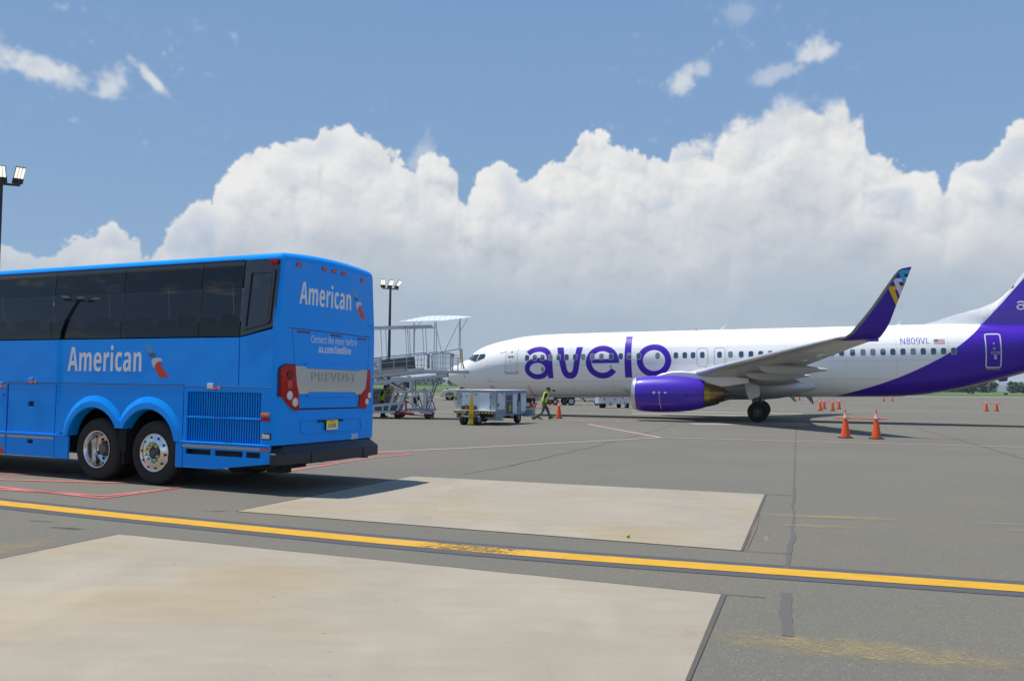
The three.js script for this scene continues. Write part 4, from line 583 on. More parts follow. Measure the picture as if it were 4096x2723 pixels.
  // --- cabin windows
  const wins = [6.07, 6.57, 7.07, 7.58, 8.10, 8.61, 9.14, 9.65, 10.22, 10.78, 11.37, 11.96, 12.47, 13.04, 14.17, 15.24, 15.76, 16.24, 16.77, 17.75, 18.37, 18.97, 19.51, 20.05, 20.58, 21.08, 21.6, 22.1, 22.6, 23.1, 23.85, 24.38, 24.95, 25.49, 26.0, 26.51, 27.01, 27.52, 28.03, 28.53, 29.04, 29.54, 30.04];
  const shut = new Set([3, 7, 8, 9, 14, 20, 33, 34, 38]), halfShut = new Set([1, 2, 4, 12, 32, 35]);
  const paneM = mat(0.030, 0.085, 0.15, 0.06, 0, { clearcoat: 1 }), paneShut = mat(0.17, 0.235, 0.29, 0.15, 0, { clearcoat: 1 });
  wins.forEach((s, i) => {
    const f = PP('cabin_window', lay([new THREE.Shape(roundRect(s - 0.145, s + 0.145, 3.640, 4.030, 0.105).getPoints(6))].map((q) => { q.holes.push(new THREE.Path(roundRect(s - 0.129, s + 0.129, 3.656, 4.014, 0.095).getPoints(6))); return q; }), 0.006, 0, 0), pale);
    PP('pane', lay(roundRect(s - 0.132, s + 0.132, 3.652, 4.018, 0.098), 0.0025, 0, 0.1), shut.has(i) ? paneShut : paneM, f);
    if (halfShut.has(i)) PP('shade', lay(roundRect(s - 0.127, s + 0.127, 3.85, 4.012, 0.08), 0.001, 0.0026, 0.1), paneShut, f);
  });
  // --- cockpit glazing
  const cg = mat(0.02, 0.055, 0.085, 0.05, 0, { clearcoat: 1 }), frameM = mat(0.28, 0.27, 0.26, 0.5);
  for (const pts of [[[2.31, 4.13], [2.68, 4.135], [2.515, 3.66], [2.06, 3.79]], [[2.77, 4.14], [3.13, 4.145], [3.175, 3.99], [3.11, 3.87], [2.60, 3.69]], [[1.86, 4.10], [2.26, 4.14], [2.02, 3.80], [1.74, 3.88]]]) {
    const cx = pts.reduce((a, p) => a + p[0], 0) / pts.length, cy = pts.reduce((a, p) => a + p[1], 0) / pts.length, grow = (k) => pts.map(([x, y]) => [x + (x - cx) * k, y + (y - cy) * k]);
    const fr = PP('cockpit_window', lay(poly(grow(0.11), [grow(-0.005).reverse()]), 0.006, 0, 0.12), frameM); PP('pane', lay(poly(grow(0)), 0.002, 0, 0.1), cg, fr);
  }
  const ringShape = (x0, x1, y0, y1, r, t) => { const q = roundRect(x0, x1, y0, y1, r), o = new THREE.Shape(q.getPoints(8)); o.holes.push(new THREE.Path(roundRect(x0 + t, x1 - t, y0 + t, y1 - t, Math.max(0.02, r - t)).getPoints(8))); return o; };
  // --- doors
  { const d = PP('forward_door', lay(ringShape(4.62, 5.45, 2.93, 4.79, 0.16, 0.022), 0.003, 0, 0.15), lineGrey);
    PP('door_panel', lay(roundRect(4.645, 5.425, 2.955, 4.765, 0.14), 0.006, 0.0, 0.2), white, d); PP('handle', lay([roundRect(4.80, 5.21, 3.885, 3.98, 0.045)], 0.014, 0.005, 0.1), steel, d); PP('handle_slot', lay([roundRect(4.83, 4.99, 3.90, 3.925, 0.01), roundRect(5.03, 5.19, 3.945, 3.965, 0.009)], 0.002, 0.02, 0), dark, d); PP('viewport', lay([new THREE.Shape(new THREE.Path().absarc(5.04, 4.22, 0.055, 0, Math.PI * 2).getPoints(16))], 0.004, 0.006, 0), mat(0.12, 0.06, 0.09, 0.2), d);
    PP('door_sill', lay(poly([[4.545, 3.03], [4.60, 3.03], [4.64, 2.95], [4.72, 2.915], [5.34, 2.915], [5.42, 2.95], [5.46, 3.03], [5.50, 3.03], [5.48, 2.92], [5.38, 2.85], [4.68, 2.85], [4.57, 2.92]]), 0.012, 0, 0.12), steel, d); PP('placard', lay(roundRect(4.93, 5.02, 3.55, 3.70, 0.01), 0.001, 0.007, 0), mat(0.8, 0.55, 0.52, 0.5), d); PP('hinge', lay([poly([[4.22, 4.17], [4.62, 4.24], [4.62, 4.26], [4.22, 4.185]])], 0.02, 0, 0.1), white, d); }
  { const d = PP('aft_door', lay(ringShape(31.60, 32.40, 2.90, 4.76, 0.14, 0.065), 0.004, 0, 0.12), mat(0.62, 0.68, 0.72, 0.4)); PP('viewport', lay([new THREE.Shape(new THREE.Path().absarc(32.03, 3.94, 0.075, 0, Math.PI * 2).getPoints(16))], 0.004, 0, 0), mat(0.2, 0.3, 0.36, 0.2), d); PP('handle', lay(ringShape(31.87, 32.31, 3.655, 3.77, 0.05, 0.02), 0.01, 0, 0), mat(0.62, 0.68, 0.72, 0.4), d); PP('placard', lay([roundRect(32.0, 32.17, 3.535, 3.59, 0.008)], 0.002, 0, 0), pale, d); PP('placard', lay([roundRect(32.03, 32.15, 3.38, 3.50, 0.008)], 0.002, 0, 0), pale, d); PP('placard', lay([roundRect(31.98, 32.07, 4.19, 4.24, 0.012)], 0.002, 0, 0), mat(0.8, 0.6, 0.75, 0.5), d); PP('door_sill', lay(poly([[31.64, 2.885], [32.37, 2.87], [32.37, 2.79], [31.64, 2.82]]), 0.01, 0, 0.1), mat(0.22, 0.22, 0.24, 0.4, 0.4), d); PP('rain_rail', lay(poly([[31.25, 4.87], [32.45, 4.85], [32.45, 4.865], [31.25, 4.885]]), 0.012, 0, 0.2), purple, d); }
  for (const [a, b] of [[16.44, 17.11], [17.43, 18.09]]) PP('overwing_exit', lay(ringShape(a, b, 3.16, 4.26, 0.2, 0.045), 0.003, 0, 0.12), mat(0.52, 0.53, 0.57, 0.5));
  PP('service_port', lay([new THREE.Shape(new THREE.Path().absellipse(7.07, 3.12, 0.10, 0.155, 0, Math.PI * 2).getPoints(20))], 0.003, 0, 0.1), mat(0.33, 0.34, 0.36, 0.5)); PP('service_port', lay([new THREE.Shape(new THREE.Path().absellipse(7.59, 1.80, 0.10, 0.07, 0, Math.PI * 2).getPoints(20))], 0.003, 0, 0.1), mat(0.17, 0.17, 0.18, 0.5)); PP('static_port', lay([new THREE.Shape(new THREE.Path().absarc(1.69, 2.74, 0.05, 0, Math.PI * 2).getPoints(16))], 0.004, 0, 0), mat(0.3, 0.3, 0.31, 0.4));
  PP('radome_strip', lay(poly([[1.66, 3.25], [1.72, 3.26], [1.72, 2.90], [1.68, 2.90]]), 0.004, 0, 0.1), mat(0.62, 0.65, 0.7, 0.5)); PP('probe', at(bar([3.42, 2.40, 1.52], [3.60, 2.45, 1.66], 0.02), 0, 0, 0), steel); PP('probe', [box(0.16, 0.22, 0.03, 3.6, 2.02, 1.32, 0.6, 0, 0.3), box(0.3, 0.02, 0.12, 3.6, 1.9, 1.2)], steel);
  PP('wiper', bar([1.72, 3.93, 0.5], [1.5, 3.86, 0.25], 0.012), dark);
  PP('beacon', at(lathe([[0.07, 0], [0.065, 0.06], [0.03, 0.1], [0, 0.1]], 12), 16.25, 5.40, 0), mat(0.7, 0.03, 0.02, 0.2)); PP('blade_antenna', slab(poly([[17.62, 5.36], [17.86, 5.36], [18.0, 5.69], [17.92, 5.69]]), 0.05, 0.01, -0.025), white); PP('blade_antenna', slab(poly([[27.40, 5.36], [27.66, 5.36], [27.68, 5.64], [27.60, 5.64]]), 0.05, 0.01, -0.025), white); PP('blade_antenna', slab(poly([[21.50, 1.45], [21.78, 1.45], [21.98, 1.09], [21.83, 1.08]]), 0.04, 0.008, -0.02), pale);
  { const stripe = canvasTex(128, 64, (c) => { c.fillStyle = '#d9d9d9'; c.fillRect(0, 0, 128, 64); c.fillStyle = '#141414'; for (let i = -2; i < 8; i++) { c.beginPath(); c.moveTo(i * 26, 0); c.lineTo(i * 26 + 13, 0); c.lineTo(i * 26 + 43, 64); c.lineTo(i * 26 + 30, 64); c.fill(); } }); const g = slab(poly([[22.50, 1.36], [22.80, 1.36], [22.92, 0.95], [22.79, 0.99]]), 0.03, 0.005, -0.015), p = g.attributes.position, uv = g.attributes.uv; for (let i = 0; i < p.count; i++) uv.setXY(i, (p.getX(i) - 22.4) / 0.55, (p.getY(i) - 0.9) / 0.5); PP('tail_skid_flag', g, new THREE.MeshStandardMaterial({ map: stripe, roughness: 0.6 })); }
  PP('tail_skid', slab(poly([[32.42, 2.32], [32.95, 2.46], [32.90, 2.21], [32.78, 2.19], [32.55, 2.17]]), 0.24, 0.03, -0.12), purple);
  // --- wing-body fairing
  PP('belly_fairing', gridMesh(44, 28, (u, w) => { const s = lerp(11.6, 23.45, u), k = Math.pow(Math.max(0, 1 - Math.pow(Math.abs(u * 2 - 1), 3.2)), 0.5), b = lerp(1.45, 1.20, Math.min(1, k * 1.1)) + 0.22 * sstep(0.72, 0.98, u), t = 2.62, cy = 1.95 + 0.05 * (1 - k), hw = 0.55 + 1.62 * k, a = -Math.PI / 2 + (w - 0.5) * Math.PI * 1.3; return V(s, cy + (Math.sin(a) < 0 ? cy - b : 0.55) * Math.sin(a) * (0.35 + 0.65 * k), hw * Math.cos(a) * 0.99); }), mat(0.66, 0.66, 0.65, 0.4, 0, { clearcoat: 0.4 }));
  // --- wings by lofting aerofoils
  const foil = (n = 14) => { const o = []; for (let i = 0; i <= n; i++) { const x = 0.5 * (1 + Math.cos(Math.PI * i / n)); o.push([x, 1]); } for (let i = 1; i < n; i++) { const x = 0.5 * (1 - Math.cos(Math.PI * i / n)); o.push([x, -1]); } return o; };
  const F = foil(), thick = (x) => 5 * (0.2969 * Math.sqrt(x) - 0.126 * x - 0.3516 * x * x + 0.2843 * x ** 3 - 0.1036 * x ** 4);
  function loft(secs, uvf, up = V(0, 1, 0)) { return gridMesh(secs.length - 1, F.length, (u, w) => { const q = secs[Math.round(u * (secs.length - 1))], [x, sg] = F[Math.round(w * F.length) % F.length]; const c = q.te.clone().sub(q.le), p = q.le.clone().addScaledVector(c, x); return p.addScaledVector(q.n ?? up, sg * thick(x) * q.t * c.length() + 0.02 * c.length() * Math.sin(Math.PI * x) * (q.n ? 0 : 1)); }, uvf); }
  const W0 = [[1.2, 13.3, 21.9, 2.05, 2.30, 0.125], [3.0, 15.2, 21.95, 2.43, 2.52, 0.125], [4.83, 16.55, 22.0, 2.70, 2.70, 0.12], [5.8, 17.2, 22.05, 2.82, 2.82, 0.115], [8, 18.35, 22.52, 3.03, 3.05, 0.11], [10, 19.44, 23.05, 3.21, 3.22, 0.105], [12, 20.53, 23.58, 3.39, 3.39, 0.105], [14, 21.62, 24.06, 3.56, 3.55, 0.10], [15.7, 22.53, 24.5, 3.70, 3.68, 0.10], [17.0, 23.22, 24.80, 3.80, 3.76, 0.095]];
  const wl = { le: [[3.70, 23.42], [3.80, 23.55], [3.99, 23.83], [4.44, 24.18], [4.85, 24.52], [5.48, 24.95], [6.11, 25.38], [6.29, 25.54], [6.36, 25.68], [6.40, 25.97]], te: [[3.70, 24.80], [3.76, 24.83], [3.91, 24.98], [4.12, 25.11], [4.28, 25.2], [4.96, 25.45], [5.86, 25.80], [6.40, 26.01]] };
  const wlTex = canvasTex(1024, 1024, (c, W) => {
    c.fillStyle = '#3f1f9f'; c.fillRect(0, 0, W, W); c.translate(0, W); c.scale(W / 3.2, -W / 3.0); c.translate(-23, -3.5);
    const P = (col, pts) => { c.fillStyle = col; c.beginPath(); pts.forEach(([x, y], i) => (i ? c.lineTo(x, y) : c.moveTo(x, y))); c.closePath(); c.fill(); };
    P('#7b7c78', [[23.0, 3.5], [23.44, 3.66], [23.97, 3.97], [24.36, 4.46], [24.97, 5.29], [25.40, 5.96], [25.58, 6.24], [25.5, 6.5], [23, 6.5]]);
    P('#e9b517', [[25.19, 5.63], [25.25, 5.70], [25.76, 5.715], [25.72, 5.58], [25.41, 5.56], [25.545, 5.14], [25.46, 4.95]]); P('#d9d8ea', [[25.37, 5.90], [25.44, 5.985], [25.88, 6.02], [25.83, 5.87], [25.545, 5.84], [25.69, 5.48], [25.60, 5.28]]); P('#2cb3cf', [[25.56, 6.19], [25.63, 6.29], [26.05, 6.30], [25.95, 6.15], [25.73, 6.14], [25.84, 5.84], [25.75, 5.70]]);
  });
  const wlM = new THREE.MeshPhysicalMaterial({ map: wlTex, roughness: 0.45, clearcoat: 0.4, clearcoatRoughness: 0.06, specularIntensity: 0.4 });
  const canoe = (s0, s1, h0, h1, l, dp, wd) => gridMesh(20, 16, (u, w) => { const a = w * Math.PI * 2, r = Math.pow(Math.sin(Math.PI * Math.min(1, Math.pow(u, 0.62) * 0.93)), 0.75) + 0.001, sh = u > 0.985 ? 0.9 : 1; const y = lerp(h0, h1, u), v = Math.sin(a); return V(lerp(s0, s1, u), y + (v < 0 ? dp * (1 - 0.45 * sstep(0.55, 1, u)) : 0.16) * v * r * sh, l + wd * Math.cos(a) * r * sh); });
  const bronze = mat(0.34, 0.25, 0.045, 0.30, 0.85), hot = mat(0.30, 0.20, 0.10, 0.28, 0.9);
  const wingM = new THREE.MeshPhysicalMaterial({ map: wingTex, roughness: 0.5, clearcoat: 0.3 });
  for (const sg of [1, -1]) {
    const side = sg > 0 ? 'left' : 'right', fl = (g) => { if (sg < 0) { g = g.index ? g.toNonIndexed() : g; const p = g.attributes.position; for (let i = 0; i < p.count; i++) p.setZ(i, -p.getZ(i)); for (let i = 0; i < p.count; i += 3) { for (const k of Object.keys(g.attributes)) { const at_ = g.attributes[k], n = at_.itemSize; for (let c = 0; c < n; c++) { const t = at_.array[(i + 1) * n + c]; at_.array[(i + 1) * n + c] = at_.array[(i + 2) * n + c]; at_.array[(i + 2) * n + c] = t; } } } g.computeVertexNormals(); } return g; };
    const secs = W0.map(([l, a, b, h0, h1, t]) => ({ le: V(a, h0, l), te: V(b, h1, l), t }));
    const wing = PP('wing', fl(loft(secs)), wingM, plane);
    // bare metal leading edge
    PP('slat', fl(gridMesh(40, 10, (u, w) => { const l = lerp(5.9, 16.9, u), g = (i) => table(W0.map((q) => q[0]), W0.map((q) => q[i]), l), a = g(1), c = g(2) - a, a2 = (w - 0.5) * 2, x = 0.11 * Math.abs(a2) ** 1.6, h = lerp(g(3), g(4), x); return V(a + x * c - 0.012, h + Math.sign(a2) * (thick(x) * g(5) * c + 0.006) + 0.02 * c * Math.sin(Math.PI * x), l); })), mat(0.70, 0.70, 0.72, 0.3, 0.6), wing);
    const wsec = []; const hs = [3.79, 3.83, 3.90, 4.0, 4.15, 4.35, 4.6, 4.96, 5.4, 5.86, 6.11, 6.29, 6.36, 6.40], ls = [17.0, 17.22, 17.40, 17.52, 17.60, 17.65, 17.69, 17.74, 17.80, 17.85, 17.88, 17.9, 17.91, 17.915];
    hs.forEach((h, i) => { const a = Math.min(1.47, Math.atan2(hs[Math.min(i + 1, 13)] - hs[Math.max(0, i - 1)], ls[Math.min(i + 1, 13)] - ls[Math.max(0, i - 1)])), lo = tb(wl.le, i === 0 ? 3.7 : h), to = tb(wl.te, i === 0 ? 3.74 : h); wsec.push({ le: V(i === 0 ? 23.22 : lo, h, ls[i]), te: V(i === 0 ? 24.80 : to, i < 2 ? h - 0.03 : h, ls[i]), t: 0.085, n: V(0, Math.cos(a), -Math.sin(a)) }); });
    PP('winglet', fl(loft(wsec, (u, w, p) => [(p.x - 23) / 3.2, (p.y - 3.5) / 3.0])), wlM, wing);
    PP('navigation_lamp', fl(at(new THREE.SphereGeometry(0.05, 10, 8), 23.12, 3.79, 16.7)), sg > 0 ? mat(0.8, 0.05, 0.02, 0.2) : mat(0.05, 0.5, 0.1, 0.2), wing); PP('fuel_dump_fairing', fl(slab(poly([[24.35, 3.70], [24.86, 3.82], [24.86, 3.66], [24.55, 3.66]]), 0.12, 0.02, 17.1)), purple, wing);
    PP('flap_fairing', fl(canoe(20.1, 23.3, 2.98, 2.76, 9.0, 0.40, 0.24)), wingGrey, wing); PP('flap_fairing', fl(canoe(19.4, 22.55, 2.66, 2.50, 6.5, 0.36, 0.24)), wingGrey, wing); PP('flap_fairing', fl(canoe(19.4, 22.1, 2.36, 2.24, 3.8, 0.30, 0.22)), mat(0.30, 0.29, 0.27, 0.5), wing);
    // engine
    const E = (pts, seg = 56) => { const g = lathe(pts.map(([s, r]) => [r, s]), seg, 'x'); return fl(at(g, 0, 1.60, 4.83)); };
    const nac = PP('engine_nacelle', E([[13.44, 0.935], [13.8, 0.978], [14.3, 1.01], [15.0, 1.02], [15.44, 1.012], [15.445, 1.006], [15.46, 1.011], [15.9, 0.988], [16.4, 0.93], [16.9, 0.825], [17.18, 0.735], [17.18, 0.72], [16.9, 0.74]]), purple);
    PP('inlet_lip', E([[14.1, 0.77], [13.6, 0.735], [13.33, 0.745], [13.23, 0.785], [13.205, 0.83], [13.24, 0.872], [13.33, 0.91], [13.44, 0.936]]), mat(0.62, 0.62, 0.63, 0.32, 0.75), nac); PP('fan', E([[14.0, 0.0], [13.98, 0.04], [14.05, 0.22], [14.1, 0.77]], 36), mat(0.03, 0.03, 0.035, 0.5, 0.5), nac);
    PP('fan_duct', E([[16.85, 0.74], [16.7, 0.5]], 36), dark, nac); PP('core_cowl', E([[16.6, 0.66], [16.95, 0.665], [17.2, 0.645], [17.45, 0.60]]), bronze, nac); PP('exhaust_nozzle', E([[17.45, 0.60], [17.46, 0.585], [17.7, 0.53], [17.95, 0.45], [18.16, 0.385], [18.16, 0.37], [17.9, 0.40]]), hot, nac); PP('exhaust_plug', E([[17.9, 0.30], [18.1, 0.25], [18.45, 0.12], [18.68, 0.02]], 24), mat(0.16, 0.14, 0.12, 0.5, 0.5), nac);
    PP('pylon', fl(slab(poly([[14.45, 2.57], [14.75, 2.70], [15.35, 2.84], [16.0, 2.85], [16.6, 2.79], [17.4, 2.70], [18.14, 2.62], [19.49, 2.42], [19.49, 2.15], [18.14, 1.96], [17.6, 2.0], [17.15, 2.2], [16.4, 2.4], [15.0, 2.5]]), 0.40, 0.09, 4.63)), white, nac);
    if (sg > 0) {
      const nacP = (x, y, o) => { const q = Math.sqrt(Math.max(0.01, Math.pow(tb([[13.44, 0.935], [14.3, 1.01], [15, 1.02], [15.9, 0.988], [16.4, 0.93]], x) + o, 2) - (y - 1.6) ** 2)); return V(x, y, 4.83 + q); };
      const circ = (x, y, r) => new THREE.Shape(new THREE.Path().absarc(x, y, r, 0, Math.PI * 2).getPoints(18)), wm = mat(0.72, 0.70, 0.72, 0.5), rm = mat(0.5, 0.06, 0.06, 0.5);
      const NP = (name, s, m, o = 0.002) => PP(name, onSurface(s, nacP, o, 0.08), m, nac);
      NP('warning_sign', circ(14.5, 1.67, 0.075), wm); NP('warning_mark', [poly([[14.455, 1.70], [14.475, 1.715], [14.545, 1.64], [14.525, 1.625]])], rm, 0.004); NP('warning_sign', circ(14.79, 1.665, 0.07), wm); NP('warning_mark', [poly([[14.735, 1.655], [14.84, 1.655], [14.84, 1.68], [14.735, 1.68]]), poly([[14.775, 1.61], [14.80, 1.61], [14.80, 1.72], [14.775, 1.72]]), poly([[14.85, 1.665], [14.90, 1.61], [14.90, 1.72]])], rm, 0.004); NP('placard', roundRect(15.05, 15.28, 1.62, 1.71, 0.01), wm);
      NP('warning_stripe', [poly([[14.775, 1.55], [14.805, 1.55], [14.815, 1.1], [14.87, 0.78], [14.84, 0.78], [14.785, 1.1]])], mat(0.62, 0.50, 0.42, 0.5)); NP('oil_door', circ(16.22, 1.52, 0.07), mat(0.025, 0.01, 0.12, 0.4));
    }
    // main gear
    const gear = PP('main_gear', fl(join([bar([19.72, 2.5, 2.7], [19.86, 0.62, 2.86], 0.11, 0.09, 12), bar([19.2, 2.1, 2.5], [19.85, 1.0, 2.86], 0.05), bar([19.86, 0.565, 2.3], [19.86, 0.565, 3.42], 0.08), bar([20.1, 1.35, 2.86], [19.95, 0.75, 2.86], 0.04), rbox(0.25, 0.2, 0.2, 0.03, 19.68, 1.15, 2.9)])), mat(0.16, 0.15, 0.14, 0.5, 0.3));
    for (const l of [2.43, 3.29]) {
      const tg = lathe([[0.30, -0.16], [0.42, -0.185], [0.50, -0.175], [0.545, -0.13], [0.562, -0.08], [0.565, 0], [0.562, 0.08], [0.545, 0.13], [0.50, 0.175], [0.42, 0.185], [0.30, 0.16]], 44, 'z'); const t = PP('tyre', at(tg, 19.87, 0.565, sg * l), tyreM, gear);
      PP('hub', at(lathe([[0, 0.10], [0.07, 0.10], [0.09, 0.06], [0.14, 0.04], [0.24, 0.075], [0.30, 0.13], [0.30, -0.13], [0.2, -0.06], [0, -0.06]], 28, 'z'), 19.87, 0.565, sg * l), mat(0.10, 0.075, 0.06, 0.5, 0.3), gear);
    }
    PP('gear_door', fl(join([slab(poly([[19.16, 2.22], [19.95, 2.30], [19.99, 1.66], [19.28, 1.52]]), 0.05, 0.012, 2.98), slab(poly([[19.30, 1.55], [19.98, 1.68], [19.98, 1.44], [19.72, 1.34], [19.42, 1.20]]), 0.05, 0.012, 3.05)])), white, gear);
    // tailplane, mostly out of the frame
    PP('tailplane', fl(loft([{ le: V(33.4, 4.55, 0.5), te: V(37.4, 4.55, 0.5), t: 0.09 }, { le: V(36.9, 5.35, 7.1), te: V(38.6, 5.35, 7.1), t: 0.08 }])), wingGrey);
  }
  { // nose gear
    const gear = PP('nose_gear', [bar([4.15, 1.6, 0], [4.25, 0.64, 0], 0.07), bar([4.25, 0.63, -0.3], [4.25, 0.63, 0.3], 0.05)], mat(0.5, 0.5, 0.5, 0.5)); for (const l of [-0.2, 0.2]) PP('tyre', at(lathe([[0.18, -0.09], [0.3, -0.1], [0.34, -0.06], [0.345, 0], [0.34, 0.06], [0.3, 0.1], [0.18, 0.09], [0, 0.07]], 28, 'z'), 4.25, 0.632, l), tyreM, gear); }
  // --- fin: white dorsal and leading edge, purple behind
  const finT = (s, h) => 0.26 * Math.max(0.02, Math.min(1, (s - 28.6) / 4)) * (1 - 0.06 * (h - 5.2));
  const finMap = (sg) => (x, y, o) => { const le = tb([[5.3, 28.6], [5.9, 30.44], [6.23, 31.65], [6.51, 32.37], [6.86, 32.85], [7.28, 33.27], [7.89, 33.74], [12.5, 37.5]], y), d = Math.max(0, x - le), te = tb([[5, 38], [12.5, 39.3]], y); return V(x, y, sg * (0.02 + finT(x, y) * Math.sqrt(Math.min(1, d / 1.4)) * Math.min(1, Math.max(0.05, (te - x) / 2.5)) + o)); };
  const dorsal = [[28.6, 5.32], [28.84, 5.41], [30.44, 5.90], [31.65, 6.23], [32.37, 6.51], [32.85, 6.86], [33.27, 7.28], [33.74, 7.89], [37.5, 12.5], [37.75, 12.5], [33.76, 7.66], [32.82, 6.55], [31.72, 5.32]], finP = [[31.72, 5.32], [32.82, 6.55], [33.76, 7.66], [37.75, 12.5], [39.3, 12.5], [38.0, 4.8], [33.6, 5.1]];
  const finTex = canvasTex(1024, 1024, (c, W) => { c.fillStyle = purpleCss; c.fillRect(0, 0, W, W); c.translate(0, W); c.scale(W / 8, -W / 8); c.translate(-31.5, -4.8); c.fillStyle = c.strokeStyle = '#e6e6ea'; c.translate(33.44, 6.065); const k = 0.245; c.scale(k, k); c.translate(-5.92, -2.52); word(c); });
  const finM = new THREE.MeshPhysicalMaterial({ map: finTex, roughness: 0.35, clearcoat: 0.8, clearcoatRoughness: 0.06 });
  const finGeo = (pts, sg) => { const g = onSurface(poly(pts), finMap(sg), 0, 0.5); const p = g.attributes.position, uv = new Float32Array(p.count * 2); for (let i = 0; i < p.count; i++) { uv[2 * i] = (p.getX(i) - 31.5) / 8; uv[2 * i + 1] = (p.getY(i) - 4.8) / 8; } g.setAttribute('uv', new THREE.BufferAttribute(uv, 2)); return g; };
  const edgeStrip = gridMesh(12, 1, (u, w) => { const y = lerp(5.3, 12.5, u), x = tb([[5.3, 28.6], [5.9, 30.44], [6.23, 31.65], [6.51, 32.37], [6.86, 32.85], [7.28, 33.27], [7.89, 33.74], [12.5, 37.5]], y); return V(x, y, (w - 0.5) * 0.05); });
  PP('dorsal_fin', [finGeo(dorsal, 1), finGeo(dorsal, -1), edgeStrip], white); PP('tail_fin', [finGeo(finP, 1), finGeo(finP, -1)], finM); PP('fin_joint', box(0.16, 0.09, 0.14, 33.36, 7.34, 0, 0, 0, 0.9), mat(0.12, 0.12, 0.13, 0.5));
  { const rp = PP('ground_cable', pipe([fus(6.02, 2.1, 0.02).toArray(), fus(6.1, 1.8, 0.02).toArray(), fus(6.2, 1.55, 0.03).toArray(), [6.32, 1.33, 0.35], [6.3, 1.0, 0.5], [6.0, 0.32, 1.4]], 0.018, 6), mat(0.45, 0.03, 0.03, 0.6)); }
}
console.log('plane done');
// ------------------------------------------------------------ floodlight masts
{
  const steel = mat(0.035, 0.035, 0.042, 0.55, 0.2), lens = new THREE.MeshStandardMaterial({ color: C(0.8, 0.8, 0.75), roughness: 0.3, emissive: C(0.75, 0.72, 0.62), emissiveIntensity: 1 }), body = mat(0.05, 0.05, 0.055, 0.6);
  function mast(x, z, h, turn, label, tilt = 0.75) {
    const m = thing('floodlight_mast', label, 'light mast', [x, gy(z), z], turn, 'floodlight masts round the apron');
    part(m, 'pole', lathe([[0, 0], [0.2, 0], [0.2, 0.05], [0.17, 0.06], [0.11, h - 0.75], [0, h - 0.75]], 16), steel);
    part(m, 'cross_arm', [rbox(1.75, 0.12, 0.12, 0.02, 0, h - 0.68, 0), bar([-0.8, h - 0.68, 0], [-0.8, h - 0.35, 0], 0.045), bar([0, h - 0.68, 0], [0, h - 0.35, 0], 0.045), bar([0.8, h - 0.68, 0], [0.8, h - 0.35, 0], 0.045)], steel);
    for (const k of [-1, 0, 1]) { const f = part(m, 'floodlight', join([rbox(0.50, 0.12, 0.34, 0.03, 0, 0, -0.28), rbox(0.46, 0.07, 0.7, 0.015, 0, 0.02, 0.22)]), body); f.position.set(k * 0.8, h - 0.22, 0); f.rotation.set(-tilt, k * 0.35, 0, 'YXZ'); for (let i = -1; i < 2; i++) part(f, 'lens_bar', rbox(0.12, 0.03, 0.64, 0.012, i * 0.148, -0.03, 0.22), lens); }
    return m;
  }
  const Y = 11.85;
  mast(-12.45, -87, Y - gy(-87) + 0.05, 0.5, 'tall dark floodlight mast behind the covered boarding ramp', 0.8);
  mast(-26.42, -43.7, Y + 0.7, 0.4, 'tall dark floodlight mast cut by the left edge of the picture', 0.8);
  mast(-50.4, -4.6, 12.2, 1.9, 'floodlight mast mirrored in the coach side windows', 0.6);
}
